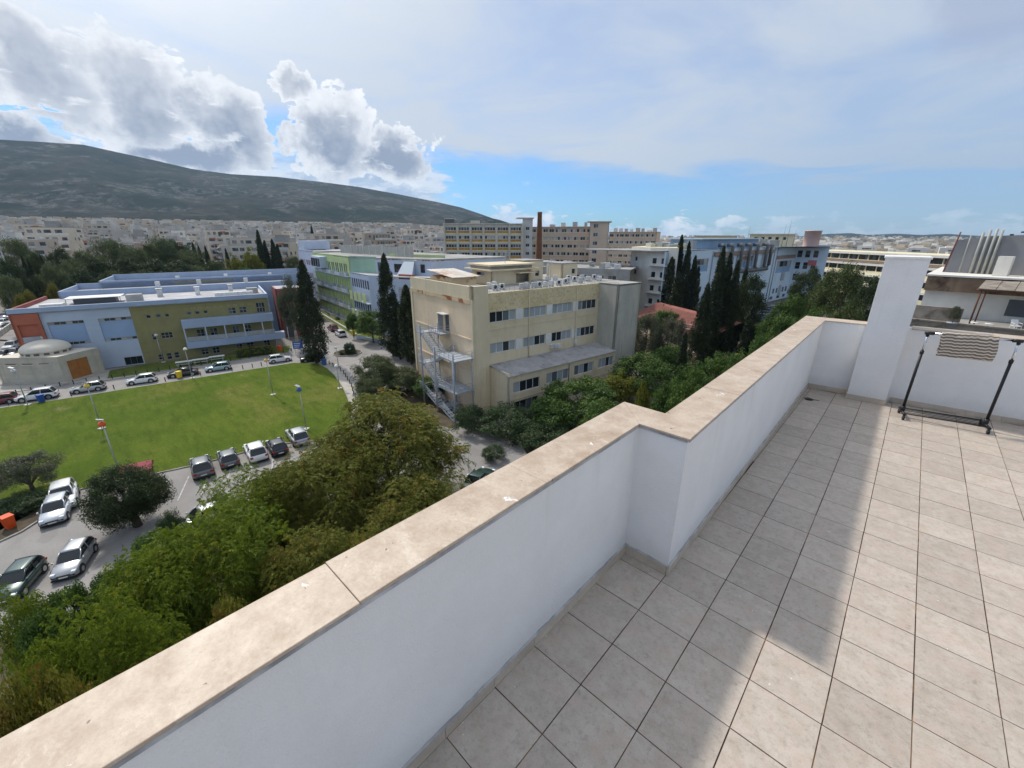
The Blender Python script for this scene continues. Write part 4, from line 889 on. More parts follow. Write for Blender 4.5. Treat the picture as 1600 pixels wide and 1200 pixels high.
for x_ in (0.8, 5.4): fk.box('canopy_post', x_-.07, x_+.07, -3.1, -2.96, 0, 6.59, M_frame_w)

# ------------------------------------------------------------------ chapel
cl_, cc_, cr_ = Vector((-105.17, -12.46)), Vector((-98.64, -5.26)), Vector((-101.61, -0.93)); cr_ = cc_ + (cr_-cc_)*1.2; cbk = cr_ + (cl_-cc_)
M_chap = mat('pale_stone_blocks', hexl(186, 180, 162), 0.85, 0.12, 0.5, streak=0.35, fine=0.12)
M_dome = mat('dome_plaster', hexl(214, 206, 190), 0.8, 0.06, 0.6, streak=0.1)
M_wood = mat('wooden_door', hexl(158, 102, 48), 0.55, 0.15, 1.2)
chb = B('chapel', cc_, 'small pale stone chapel with a low dome and wooden double door', 'chapel'); HC = 4.5
f1 = chb.fr(cl_, cc_); nls = [(1.6+2.5*k, 3.2+2.5*k, 3.35, 3.5) for k in range(3)]
f1.wall(0, f1.L, 0, HC, M_chap, nls, thick=0.4)
for q in nls: f1.win(*q, 1, 1, M_frame_d, M_pane_d); f1.box('lintel', q[0]-.1, q[1]+.2, -0.1, -0.002, 3.22, 3.34, M_dome)
f2 = chb.fr(cc_, cr_); f2.wall(0, f2.L, 0, HC, M_chap, [(1.1, 4.2, 0.3, 3.5)], thick=0.4)
dl = f2.box('door', 1.12, 2.63, 0.12, 0.2, 0.3, 3.48, M_wood); f2.box('door', 2.67, 4.18, 0.12, 0.2, 0.3, 3.48, M_wood)
for k in range(1, 5): f1.box('course_joint', 0.02, f1.L-.02, -0.012, -0.002, k*.9, k*.9+.03, M_concrete)
f3 = chb.fr(cr_, cbk); f3.wall(0, f3.L, 0, HC, M_chap); f4 = chb.fr(cbk, cl_); f4.wall(0, f4.L, 0, HC, M_chap)
chb.roof([cl_, cc_, cr_, cbk], HC+.06, M_dome, 'roof', 0.12)
dc = (cl_+cr_)/2 - chb.P0
MB().lathe([(3.0, HC+.06), (3.0, HC+.62), (3.15, HC+.62), (3.15, HC+.74)], (dc.x, dc.y), 40).build('drum', M_dome, chb.o)
dm = MB().lathe([(3.12*math.cos(t*PI/20), HC+.74+1.5*math.sin(t*PI/20)) for t in range(11)], (dc.x, dc.y), 40).build('dome', M_dome, chb.o)
for k in range(16):
    t = 2*PI*k/16; MB().box(-.33, .33, -.02, .02, HC+.2, HC+.52).build('slit_window', M_frame_d, chb.o, (dc.x+3.01*math.cos(t), dc.y+3.01*math.sin(t), 0), t+PI/2)
MB().box(-.03, .03, -.03, .03, HC+2.24, HC+2.95).box(-.2, .2, -.028, .028, HC+2.62, HC+2.7).build('cross', M_dome, chb.o, (dc.x, dc.y, 0), f1.rz)
chb.prism('plinth', [f1.pt(-.5, -.7), f1.pt(f1.L+.7, -.7), f2.pt(f2.L+.5, -.5), f2.pt(f2.L+.5, .1), f2.pt(-.0, .1), f1.pt(-.5, .1)], 0, 0.28, M_pave)

# ------------------------------------------------------------------ blue and green ward building
M_lime = mat('lime_render', hexl(186, 204, 146), 0.8, 0.06, 0.3, streak=0.10)
M_teal = mat('teal_render', hexl(164, 196, 172), 0.8, 0.05, 0.3, streak=0.10)
M_wblue = mat('ward_blue', hexl(186, 196, 212), 0.8, 0.06, 0.25, streak=0.12)
M_limep = mat('lime_panel', hexl(200, 212, 150), 0.7, 0.05, 0.5)
M_redp = mat('rose_panel', hexl(180, 120, 124), 0.7, 0.06)
M_louv = mat('louvre_grey', hexl(168, 168, 160), 0.6, 0.1, 0.6, streak=0.2)
g0 = Vector((-106.82, 51.3)); ug = Vector((math.cos(math.radians(171.96)), math.sin(math.radians(171.96))))
Gp = lambda s_: g0 + ug*s_
gb = B('ward_building', Gp(2), 'long blue and lime green ward building with balconies along the campus street')
Fg = gb.fr(Gp(36), Gp(2)); LG = 34.0
flo = [0.3, 4.6, 8.9, 13.2]
HT = H(-2.65)
gw = []
for fi_, f_ in enumerate(flo):
    k = 0; a = 0.8
    while a < LG-1.2:
        gw.append((a, a+1.05, f_+0.5, f_+3.1, fi_)); a += 2.1 if k % 2 else 1.5; k += 1
Fg.wall(0, LG, 0, flo[3]-.1, M_lime, [q[:4] for q in gw if q[4] < 3])
Fg.wall(0, LG, flo[3]-.1, HT, M_lime, [q[:4] for q in gw if q[4] == 3 and not 4.5 < q[0] < 15])
for q in gw:
    if q[4] == 3 and 4.5 < q[0] < 15: continue
    Fg.win(q[0], q[1], q[2], q[3], 1, 2, M_frame_g, M_pane_d)
    if q[4] < 3: Fg.box('lime_shutter', q[1]+.02, q[1]+.44, -0.3, -0.003, q[2], q[3], M_limep)
for fi_, f_ in enumerate(flo):
    Fg.box('balcony_slab', 0.2, LG-.2, -1.0, -0.01, f_-.18, f_, M_wblue)
    a = 0.2; k = fi_
    while a < LG-.5:
        b_ = min(a+4.0, LG-.2); Fg.box('balcony_panel' if k % 2 else 'balcony_rail', a+.02, b_-.02, -1.0, -.94, f_, f_+.75, M_wblue if k % 2 else M_louv); a = b_; k += 1
    for a in np.arange(0.3, LG, 4.0): Fg.box('balcony_divider', a-.06, a+.06, -.93, -0.01, f_, f_+(1.6 if fi_ < 3 else 1.0), M_wblue)
# framed blue bay on the top floor
Fg.box('blue_bay', 5.0, 14.6, -1.9, -0.005, flo[3]+1.1, HT-.8, M_wblue)
for a in (5.5, 7.8, 10.1, 12.4): Fg.win(a, a+1.7, flo[3]+1.4, HT-1.3, 1, 1, M_frame_d, M_pane_d, d=-2.0, rec=0.06)
# far blue end with small windows and rose panels
Fa = gb.fr(Gp(54), Gp(36.05)); fw2 = [(1.2+2.6*i+.2*(j % 2), 2.2+2.6*i+.2*(j % 2), 1.6+4.2*j, 3.2+4.2*j) for j in range(4) for i in range(6)]
Fa.wall(0, Fa.L, 0, HT+.6, M_wblue, fw2)
for i, q in enumerate(fw2):
    Fa.win(*q, 1, 1, M_frame_d, M_pane_d)
    if i % 3 != 2: Fa.box('rose_panel', q[1]+.05, q[1]+.85, -0.05, -0.003, q[2], q[3], M_redp)
Fa.box('stair_head', 0.0, 7.0, 0.4, 9, HT+.6, HT+3.4, M_wblue)
# near block: blue, with lime panels on its street face
Fn = gb.fr(Gp(1.95), Gp(-11)); HN = H(-6.6); nw = [(0.8+1.55*i, 1.85+1.55*i, h0, h1) for (h0, h1) in ((0.7, 2.6), (5.1, 7.3), (9.0, 9.8), (10.8, 13.0)) for i in range(8)]
nw = [q for q in nw if not (q[2] == 9.0)]
Fn.wall(0, Fn.L, 0, HN, M_wblue, nw)
for q in nw: Fn.win(*q, 1, 1, M_frame_d, M_pane_d)
for h0, h1 in ((3.4, 5.0), (7.5, 9.7)):
    for i in range(4): Fn.box('lime_panel', 0.5+3.1*i, 2.6+3.1*i, -0.9, -0.8, h0, h1, M_limep); Fn.box('panel_bracket', 1.4+3.1*i, 1.55+3.1*i, -0.8, -0.003, h0+.6, h0+.75, M_louv)
Fn.box('balcony_slab', 0.1, 12.8, -0.78, -0.005, 7.3, 7.45, M_wblue); Fn.box('balcony_slab', 0.1, 12.8, -0.78, -0.005, 3.2, 3.35, M_wblue)
c1_, c2_, c3_ = Gp(-11), Vector((-88.85, 52.43)), Vector((-77, 57.6))
Fs = gb.fr(c1_, c2_); Fs.wall(0, Fs.L, 0, HN, M_wblue)
Fq = gb.fr(c2_, c3_); sw = [(1.0, 4.2, 1.0+4.1*j, 3.6+4.1*j) for j in range(3)] + [(6.2, 8.2, 1.0+4.1*j, 3.6+4.1*j) for j in range(3)]
Fq.wall(0, Fq.L, 0, HN-.6, M_wblue, sw)
for q in sw[:3]: 
    for k in range(9): Fq.box('louvre', q[0]+.02, q[1]-.02, 0.02, 0.14, q[2]+.05+k*.28, q[2]+.2+k*.28, M_acwhite)
    Fq.box('louvre_back', q[0], q[1], 0.2, 0.21, q[2], q[3], M_frame_d)
for q in sw[3:]: Fq.win(*q, 2, 1, M_frame_g, M_pane_d)
back1, back2 = Vector((-74, 80)), Vector((-140, 84))
gb.roof([Gp(2), Gp(-10.8), c2_, c3_, back1, Vector((-105, 80))], HN-.05, M_roofpale, 'lower_roof')
Fz = gb.fr(c3_, back1); Fz.wall(0, Fz.L, 0, HN, M_wblue)
# set-back upper storey: teal, blue with windows, skylight and red wall
t0, t1, t2 = Gp(2)+Vector((.2, .3)), Vector((-99.7, 54.2)), Vector((-82.9, 59.0))
Fp = gb.fr(t0, t1); Fp.wall(0, Fp.L, HN-.1, HT+.1, M_teal); Fp.box('coping_line', 0, Fp.L, -0.04, -.003, HN+2.1, HN+2.2, M_lime)
Fv = gb.fr(t1, t2); vw = [(0.6, 2.0, HN+.4, HN+2.7), (2.8, 4.2, HN+.4, HN+2.7), (6.0, 8.6, HN+.4, HN+2.5), (14.2, 15.6, HN+.6, HN+2.6)]
Fv.wall(0, Fv.L, HN-.1, HT-.6, M_wblue, vw)
for q in vw: Fv.win(*q, 2 if q[1]-q[0] > 2 else 1, 1, M_frame_d, M_pane_d)
gb.roof([Gp(36), Gp(2), t1, t2, Vector((-80, 82)), back2], HT-.15, M_roofgrey, 'upper_roof'); gb.roof([Gp(54), Gp(36), back2, Vector((-158, 72))], HT+.3, M_roofpale, 'upper_roof')
fx = gb.fr(t2, Vector((-80, 82))); fx.wall(0, fx.L, 0, HT-.6, M_wblue)
Fv.box('lime_upstand', -2, Fv.L-1.5, 7.5, 7.8, HT-.6, HT+.5, M_lime)
Fv.put(MB().add([(9.2, -2.8, HN+.05), (13.8, -2.8, HN+.05), (12.6, -0.1, HN+3.2), (9.4, -0.1, HN+3.2)], [(0, 1, 2, 3)]), 'skylight', glassmat('skylight_glass', (.42, .48, .54), (.5, .56, .6), .5, 0.12))
Fv.put(MB().add([(9.2, -2.8, HN+.0), (9.4, -0.1, HN+3.15), (9.4, -0.1, HN)], [(0, 1, 2)]).add([(13.8, -2.8, HN), (12.6, -0.1, HN+3.15), (12.6, -0.1, HN)], [(0, 2, 1)]), 'skylight_cheek', M_wblue)
Fv.box('red_wall', 10.0, 14.4, -3.1, -2.82, 0.2, HN+.4, M_orange)
# ribbed plant screen on the roof
Fm = gb.fr(Gp(31)+Vector((1.0, 7.5)), Gp(-14)+Vector((1.0, 11.5)))
for i in range(int(Fm.L/4.0)): Fm.box('plant_screen', i*4.0+.06, i*4.0+3.94, 0, 0.12, HT-.1, HT+2.3, M_louv); Fm.box('screen_post', i*4.0-.08, i*4.0+.08, -0.1, 0.15, HT-.1, HT+2.45, M_acwhite)

# ------------------------------------------------------------------ yellow banded slab, stair tower, pink slabs, brick chimney
M_ycon = mat('slab_concrete', hexl(206, 200, 184), 0.85, 0.10, 0.25, streak=0.25)
M_ochre = mat('ochre_panel', hexl(186, 138, 52), 0.75, 0.14, 0.4, rand=0.10)
M_cpan = mat('cream_panel', hexl(222, 212, 178), 0.8, 0.08, 0.4)
M_pink = mat('pink_render', hexl(206, 184, 162), 0.85, 0.08, 0.2, streak=0.2)
M_brick = mat('chimney_brick', hexl(122, 82, 58), 0.9, 0.2, 0.8, streak=0.4, fine=0.2)
y0, y1 = far(694, 360, 190), far(816, 360, 190)
yb = B('office_slab', y0, 'tall office slab with ochre panels, white fins and rows of windows')
Fy = yb.fr(y0, y1); LY = Fy.L; TOP = H(7.3); nb = 6; bw = LY/nb; n_fl = 8; fh_ = (TOP-1.0)/n_fl
Fy.wall(0, LY, 0, TOP, M_ycon, [(bw*i+.45, bw*(i+1)-.45, fh_*j+1.7, fh_*j+3.15) for i in range(nb) for j in range(n_fl)], thick=0.5)
for i in range(nb):
    for j in range(n_fl):
        a0, a1 = bw*i+.45, bw*(i+1)-.45
        Fy.win(a0, a1, fh_*j+1.72, fh_*j+3.13, 4, 1, M_frame_w, M_pane_d if j % 2 else M_pane_c, fw=0.12)
        for q in range(2): w_ = (a1-a0)/2; Fy.box('ochre_panel', a0+w_*q+.06, a0+w_*(q+1)-.06, -0.06, -0.004, fh_*j+.75, fh_*j+1.62, M_ochre)
        Fy.box('cream_panel', a0, a1, -0.05, -0.004, fh_*j+.1, fh_*j+.7, M_cpan)
for i in range(nb+1): Fy.box('fin', bw*i-.3, bw*i+.3, -0.7, -0.01, 0, TOP+.3, M_ycon)
Fy.box('roof_beam', -.3, LY+.3, -0.5, -0.01, TOP-.1, TOP+.2, M_ycon)
yb.roof([Fy.pt(-.2, .2), Fy.pt(LY+.2, .2), Fy.pt(LY+.2, 15), Fy.pt(-.2, 15)], TOP+.1, M_roofgrey)
fy2 = yb.fr(Fy.pt(-.2, 15), Fy.pt(-.2, 0.2)); fy2.wall(0, 14.8, 0, TOP, M_ycon); fy3 = yb.fr(Fy.pt(LY+.2, .2), Fy.pt(LY+.2, 15)); fy3.wall(0, 14.8, 0, TOP, M_ycon)
Fy.box('roof_room', 0.3, 4.2, 3, 8, TOP+.1, TOP+1.9, M_frame_d); Fy.box('roof_room_slab', 0.0, 4.6, 2.6, 8.4, TOP+1.9, TOP+2.15, M_ycon); Fy.box('roof_room', 11, 15, 4, 8, TOP+.1, TOP+1.4, M_ycon)
Fst = yb.fr(Fy.pt(LY+.25, 1.5), Fy.pt(LY+4.6, 1.5)); stw = [(1.4, 3.0, 2.0+fh_*j, 3.3+fh_*j) for j in range(8)]
Fst.wall(0, 4.35, 0, TOP+2.2, mat('pale_grey_render', hexl(200, 198, 192), .85, .08, .3, streak=.2), stw, name='stair_tower_wall')
for q in stw: Fst.win(*q, 2, 1, M_frame_w, M_pane_d)
Fst.box('stair_tower_roof', -2.6, 4.8, -0.6, 6, TOP+2.2, TOP+2.6, M_ycon)
def pink_slab(name, pxa, pxb, D, ztop, label, nfl, tower=None, n_units=5):
    p0, p1 = far(pxa, 365, D[0]), far(pxb, 365, D[1]); b = B(name, p0, label); f = b.fr(p0, p1); L = f.L; HH = H(ztop); fh2 = HH/nfl; wn = int(L/2.9); ws = L/wn
    hs = [(ws*i+.3, ws*(i+1)-.3, fh2*j+1.25, fh2*j+2.75) for i in range(wn) for j in range(max(0, nfl-6), nfl)]
    f.wall(0, L, 0, HH, M_pink, hs, thick=.4)
    for q in hs: f.win(*q, 2, 1, M_frame_w, M_pane_c, fw=0.1)
    for j in range(max(0, nfl-6), nfl): f.box('sill_band', 0, L, -0.12, -0.004, fh2*j+1.02, fh2*j+1.2, M_cpan)
    f.box('cornice', -.4, L+.4, -0.7, 10, HH, HH+.35, M_pink)
    f2_ = b.fr(f.pt(0, 12), f.pt(0, 0)); f2_.wall(0, 12, 0, HH, M_pink); f3_ = b.fr(f.pt(L, 0), f.pt(L, 12)); f3_.wall(0, 12, 0, HH, M_pink)
    for k in range(n_units): a = L*(k+.6)/(n_units+.4); f.box('roof_unit', a, a+random.uniform(.8, 2.6), 2, 4, HH+.35, HH+random.uniform(1.2, 2.4), random.choice((M_acwhite, M_concrete, M_frame_g)))
    return b, f, HH
pb, fp_, HP = pink_slab('pink_slab', 829, 926, (212, 205), 6.3, 'long pink hospital slab behind the brick chimney', 8)
ptw = B('pink_tower', far(921, 365, 198), 'square pink tower with few windows at the end of the long pink slab'); fpt = ptw.fr(far(921, 365, 197), far(951, 365, 197)); HPT = H(8.2)
ph_ = [(1.6, 3.6, 2.0+3.55*j, 3.6+3.55*j) for j in range(8)]
fpt.wall(0, fpt.L, 0, HPT, M_pink, ph_)
for q in ph_: fpt.win(*q, 2, 1, M_frame_w, M_pane_d)
fpl = ptw.fr(fpt.pt(0, 10), fpt.pt(0, 0)); fpl.wall(0, 10, 0, HPT, M_pink); fpr = ptw.fr(fpt.pt(fpt.L, 0), fpt.pt(fpt.L, 10)); fpr.wall(0, 10, 0, HPT, M_pink); fpt.box('roof_slab', -1.2, fpt.L+1.0, -.8, 10.5, HPT, HPT+.4, M_ycon)
pink_slab('pink_slab', 952, 1026, (262, 256), 4.6, 'lower pink hospital slab with roof plant to the right of the pink tower', 7, n_units=8)
q = far(842, 400, 172); chim = empty('brick_chimney', (q.x, q.y, GZ), 0, 'tall round brick chimney in front of the pink slab', 'chimney')
MB().lathe([(1.5, 0), (1.2, 14), (0.84, 31.2), (0.9, 31.3), (0.9, 32.1), (0.68, 32.1), (0.68, 30)], n=24).build('shaft', M_brick, chim)
for z in (8, 13, 19, 26): MB().lathe([(1.44-z*.0205, z), (1.5-z*.0205, z), (1.5-z*.0205, z+.18), (1.44-z*.0205, z+.18)], n=24).build('iron_band', M_frame_d, chim)
# low cluttered block between the cream roof and the slabs
lb0, lb1 = far(812, 420, 120), far(985, 420, 112)
lowb = B('plant_block', lb0, 'low grey plant block with ducts behind the cream roof'); fl1 = lowb.fr(lb0, lb1)
hs = [(2+3.2*i, 4.2+3.2*i, H(-8.4), H(-7.1)) for i in range(int(fl1.L/3.2)-1)]
fl1.wall(0, fl1.L, 0, H(-5.4), M_concrete, hs)
for q in hs: fl1.win(*q, 2, 1, M_frame_w, M_pane_d)
fl2 = lowb.fr(fl1.pt(0, 16), fl1.pt(0, 0)); fl2.wall(0, 16, 0, H(-5.4), M_concrete); lowb.roof([fl1.pt(0, .3), fl1.pt(fl1.L, .3), fl1.pt(fl1.L, 16), fl1.pt(0, 16)], H(-5.5), M_roofgrey)
for k in range(14):
    a = random.uniform(1, fl1.L-3); d = random.uniform(1, 12); w_ = random.uniform(.8, 3); fl1.box('roof_unit', a, a+w_, d, d+random.uniform(.8, 2), H(-5.5), H(-5.5)+random.uniform(.6, 1.7), random.choice((M_acwhite, M_concrete, M_frame_g, M_louv)))
fl1.put(MB().tube([(2, 3, H(-4.4)), (18, 3, H(-4.4)), (18, 9, H(-4.4))], .35, 10), 'roof_duct', M_louv)

# ------------------------------------------------------------------ white stair block and pale blue hospital on the right
M_whiteb = mat('white_block', hexl(214, 212, 204), 0.85, 0.07, 0.3, streak=0.25)
M_sky = mat('sky_blue_render', hexl(196, 212, 222), 0.85, 0.07, 0.2, streak=0.22)
M_sky2 = mat('mid_blue_render', hexl(138, 166, 192), 0.8, 0.08, 0.3, streak=0.15)
M_duct = mat('grey_duct', hexl(118, 118, 116), 0.6, 0.15, 0.6, metal=0.2)
w0, w1 = far(984, 420, 128), far(1013, 420, 122); wb = B('white_block', w0, 'white block with small square windows left of the pale blue hospital'); fw_ = wb.fr(w0, w1); ws_ = [(2.0, 2.9, 3+3.5*j, 4.1+3.5*j) for j in range(5)]
fw_.wall(0, fw_.L, 0, H(-0.6), M_whiteb, ws_)
for q in ws_: fw_.win(*q, 1, 1, M_frame_d, M_pane_d)
w2_ = far(1056, 420, 118); fw2_ = wb.fr(w1, w2_); hs = [(1.0+2.6*i, 2.2+2.6*i, 2.6+3.5*j, 4.0+3.5*j) for i in range(3) for j in range(5)]
fw2_.wall(0, fw2_.L, 0, H(-.6), M_whiteb, hs)
for q in hs: fw2_.win(*q, 1, 1, M_frame_d, M_pane_d)
for j in range(1, 5): fw2_.box('balcony', 0.5, 6, -1.2, -.01, 2.2+3.5*j-.15, 2.2+3.5*j, M_whiteb)
wb.roof([w0.to_2d(), w1.to_2d(), w2_.to_2d(), (w2_.x-6, w2_.y+16), (w0.x-2, w0.y+14)], H(-.35), M_cpan)
l0, l1 = Vector((-47, 106)), Vector((-36, 200)); lb = B('blue_hospital', l0, 'pale blue hospital block with outside ducts and vertical window strips')
Fh = lb.fr(l0, l1); LH = Fh.L; HL = H(-1.0)
bayw = [(2.5, 9.0), (15.0, 23.4), (30, 40), (44, 55), (77.5, 92.5)]
hs = [(a0, a1, H(-7.2), H(-3.6)) for a0, a1 in bayw[:4]] + [(77.5, 92.5, H(-10.6), H(-6.2))] + [(a, a+2.0, H(-18.2), H(-16.3)) for a in (78.5, 81.8, 88.2, 91.5)] + [(a, a+3, H(-20.4), H(-19.2)) for a in (77, 84, 90)] + [(12+8*i, 13.4+8*i, H(-13), H(-11.4)) for i in range(7)]
Fh.wall(0, LH, 0, HL, M_sky, hs, thick=.4, reveal=.4)
for i, q in enumerate(hs):
    if i < 5:
        Fh.win(q[0], q[1], (q[2]+q[3])/2, q[3], 4, 1, M_frame_g, M_pane_c, rec=.3, fw=.1)
        Fh.box('bay_panel', q[0], q[1], .25, .3, q[2], (q[2]+q[3])/2-.02, M_sky2)
    else: Fh.win(*q, 1, 1, M_frame_d, M_pane_d)
for q in ((84.2, 87.2, H(-13.6), H(-9.0) - 1.6), (84.4, 86.6, H(-19.4), H(-15.4))): Fh.box('vertical_strip', q[0], q[1], -0.25, -.005, q[2], q[3], M_frame_g)
for a in (1.0, 25.5, 42, 73, 75.5, 95.6): Fh.put(MB().tube([(a, -.2, .3), (a, -.2, HL-.6)], .14, 6), 'downpipe', M_frame_g)
Fh.box('roof_storey', 22, 62, 2.0, 12, HL, HL+2.6, M_sky2); Fh.box('roof_storey_slab', 21, 63, 1.2, 12.5, HL+2.6, HL+2.9, M_sky)
Fh.box('brown_band', 26, 72, -.5, -.01, H(-3.1), H(-1.9), mat('brown_fascia', hexl(142, 122, 108), .8, .1, .3, streak=.3)); Fh.box('brown_band', 76, 94, -.6, -.01, H(-5.4), H(-4.2), bpy.data.materials['brown_fascia'])
for a in (30, 36, 43, 49, 55, 63):
    Fh.put(MB().tube([(a, .8, HL+.9), (a, -.7, HL+.9), (a, -.9, HL+.4), (a, -.9, H(-7.2)), (a+2.5, -.9, H(-8.0))], .55, 8), 'outside_duct', M_duct)
Fh.put(MB().tube([(30, -.9, H(-8.1)), (66, -.9, H(-8.3)), (67, -.9, H(-7)), (67, -.9, HL+.6), (67, 2, HL+.9)], .6, 8), 'outside_duct', M_duct)
l2 = l1 + Vector((5.2, 1.2))*2.0; Fi = lb.fr(l1, l2); hs = [(0.8+2.6*i, 2.4+2.6*i, H(-5.2)-4.4*j, H(-2.6)-4.4*j) for i in range(3) for j in range(3)]
Fi.wall(0, Fi.L, 0, HL+.4, M_sky, hs, thick=.4)
for q in hs: Fi.win(*q, 1, 2, M_frame_g, M_pane_d)
Fi.box('red_sign', 4.8, 7.6, -.3, -.01, H(-8.2), H(-6.2), mat('rose_sign', hexl(190, 110, 116), .7, .05)); Fi.box('rose_strip', 3.6, 4.3, -.1, -.004, H(-17), H(-10.5), mat('salmon', hexl(216, 178, 168), .8, .05))
lb.roof([l0, l1, l2, (l2.x+4, l2.y+20), (l0.x-26, l0.y+4), (l0.x-24, l0.y-2)], HL-.1, M_roofgrey)
for k in range(30):
    a = random.uniform(2, LH-6); d = random.uniform(1, 18); w_ = random.uniform(1, 5)
    if 20 < a < 64 and d < 14: continue
    Fh.box('roof_unit', a, a+w_, d, d+random.uniform(1, 3), HL-.1, HL+random.uniform(.8, 2.6), random.choice((M_acwhite, M_concrete, M_frame_g, M_cpan, M_louv)))
tk = far(1267, 380, 205); tnk = empty('water_tank', (tk.x, tk.y, GZ+HL-.1), 0, 'large round pink water tank on the pale blue hospital roof', 'water tank')
MB().lathe([(2.55, 0), (2.75, 5.5), (2.85, 5.5), (2.85, 5.75), (0, 5.9)], n=28).build('drum', mat('tank_pink', hexl(216, 186, 178), .8, .06, .4, streak=.15), tnk)
for px, D, h in ((1221, 200, 8), (1228, 195, 10), (1238, 200, 6), (1166, 180, 7)):
    q = far(px, 384, D); am = empty('antenna_mast', (q.x, q.y, GZ+HL-.2), 0, 'thin lattice antenna mast on the pale blue hospital roof', 'mast', 'masts on the blue hospital roof')
    MB().tube([(0, 0, 0), (.2, 0, h)], [.12, .04], 6).build('pole', M_frame_g, am)
# cream blocks behind it
for pxa, pxb, D, zt, lab in ((1085, 1150, 240, 2.6, 'flat cream block rising behind the pale blue hospital, nearer the cypresses'), (1170, 1240, 250, 3.4, 'flat cream block rising behind the pale blue hospital, nearer the water tank')):
    p0, p1 = far(pxa, 380, D), far(pxb, 380, D); b = B('rear_block', p0, lab); f = b.fr(p0, p1); hs = [(2+3*i, 3.4+3*i, H(zt)-2.4, H(zt)-1.1) for i in range(int(f.L/3)-1)]
    f.wall(0, f.L, 0, H(zt), M_cpan, hs); f.box('roof', -.8, f.L+.8, -.8, 12, H(zt), H(zt)+.4, M_ycon)
    for q in hs: f.win(*q, 1, 1, M_frame_d, M_pane_d)
    f2_ = b.fr(f.pt(0, 12), f.pt(0, 0)); f2_.wall(0, 12, 0, H(zt), M_cpan); f3_ = b.fr(f.pt(f.L, 0), f.pt(f.L, 12)); f3_.wall(0, 12, 0, H(zt), M_cpan)
# long banded building on the right
r0, r1 = far(1262, 395, 262), far(1530, 395, 205); rb = B('banded_building', r0, 'long low building with white bands and ribbon windows behind the pines'); f = rb.fr(r0, r1); LR = f.L; HR2 = H(-3.6)
n_b = int(LR/5.0); bwid = LR/n_b; hs = [(bwid*i+.2, bwid*(i+1)-.2, HR2-3.0-4.3*j, HR2-.9-4.3*j) for i in range(n_b) for j in range(4)]
f.wall(0, LR, 0, HR2, M_cpan, hs, thick=.5, reveal=.4)
for q in hs: f.win(*q, 3, 1, M_frame_d, M_pane_d, rec=.3)
for j in range(4): f.box('white_band', -.3, LR+.3, -1.0, -.01, HR2-4.3*j-.85, HR2-4.3*j-.05, M_whiteb)
f.box('brown_recess_band', 0, LR, -0.5, -.012, HR2-4.1, HR2-3.2, bpy.data.materials['brown_fascia'])
rb.roof([f.pt(-.3, -.8), f.pt(LR+.3, -.8), f.pt(LR+.3, 14), f.pt(-.3, 14)], HR2+.1, M_cpan)
# red tiled house behind the cream tower
M_tile_r = mat('red_roof_tiles', hexl(142, 92, 80), 0.85, 0.15, 0.6, col2=hexl(140, 78, 66), patch=(.5, .65), rand=.12)
rh0, rh1 = on(985, 492, -16.4), on(1100, 530, -16.4); rhb = B('tiled_house', rh0, 'low house with a long red tiled roof beside the cypresses', 'house'); f = rhb.fr(rh0, rh1); L = f.L
f.wall(0.6, L-.6, 0, 4.3, M_pink, [(2+3*i, 3.4+3*i, 1, 2.8) for i in range(int(L/3)-1)], d=.9)
for i in range(int(L/3)-1): f.win(2+3*i, 3.4+3*i, 1, 2.8, 2, 1, M_frame_w, M_pane_d, d=.9)
tm = None
for k in range(13):
    for i in range(int(L/1.0)):
        if tm is None:
            t_ = MB().tube([(0.25, 0.0, .05), (0.25, .66, .30)], .24, 6, False).tube([(0.75, 0.0, .05), (0.75, .66, .30)], .24, 6, False); tm = t_.mesh('roof_tile'); tm.materials.append(M_tile_r)
        if k*int(L/1.0)+i < 300:
            q = f.pt(i*1.0, k*.62) - rhb.P0; link('roof_tile', tm, None, rhb.o, (q.x, q.y, 4.4+k*.235), f.rz)
f.put(MB().add([(0, .0, 4.36), (L, 0, 4.36), (L, 8.2, 7.45), (0, 8.2, 7.45)], [(0, 1, 2, 3)]).add([(0, 8.2, 7.45), (L, 8.2, 7.45), (L, 16, 4.4), (0, 16, 4.4)], [(0, 1, 2, 3)]), 'roof', M_tile_r)
rv = B('white_terrace', on(1075, 512, -16), 'small white railed roof terrace beyond the red tiled roof', 'terrace'); f = rv.fr(on(1062, 514, -16), on(1110, 520, -16)); f.box('wall', 0, f.L, 0, 6, 0, 5.2, M_whiteb)
for a in np.arange(0, f.L, 1.4): f.put(MB().tube([(a, .1, 5.2), (a, .1, 6.2)], .04, 5), 'rail_post', M_acwhite)
f.put(MB().tube([(0, .1, 6.2), (f.L, .1, 6.2)], .045, 5).tube([(0, .1, 5.7), (f.L, .1, 5.7)], .03, 5), 'rail', M_acwhite)

# ------------------------------------------------------------------ the neighbour's roof terrace on the right
M_ngrey = mat('neighbour_grey', hexl(138, 138, 140), 0.9, 0.08, 0.4, streak=0.18)
M_nconc = mat('mossy_concrete', hexl(146, 136, 124), 0.95, 0.25, 1.0, col2=hexl(104, 95, 84), patch=(.48, .62), streak=.5)
M_brown = mat('stained_brown', hexl(138, 116, 96), 0.9, 0.25, 0.8, streak=0.5, col2=hexl(84, 66, 54), patch=(.5, .62))
M_nwhite = mat('neighbour_white', hexl(222, 218, 208), 0.85, 0.08, 0.5, streak=0.2)
def n50(px, py, D=50): return far(px, py, D)
nb0, nb1 = n50(1421, 505), n50(1700, 545)
nbd = B('neighbour_building', (nb0.x, nb0.y), 'neighbouring building with mossy parapets and a roof terrace beyond the end wall')
fn = nbd.fr((1.2, 46.8), (16, 45.6)); LN_ = fn.L
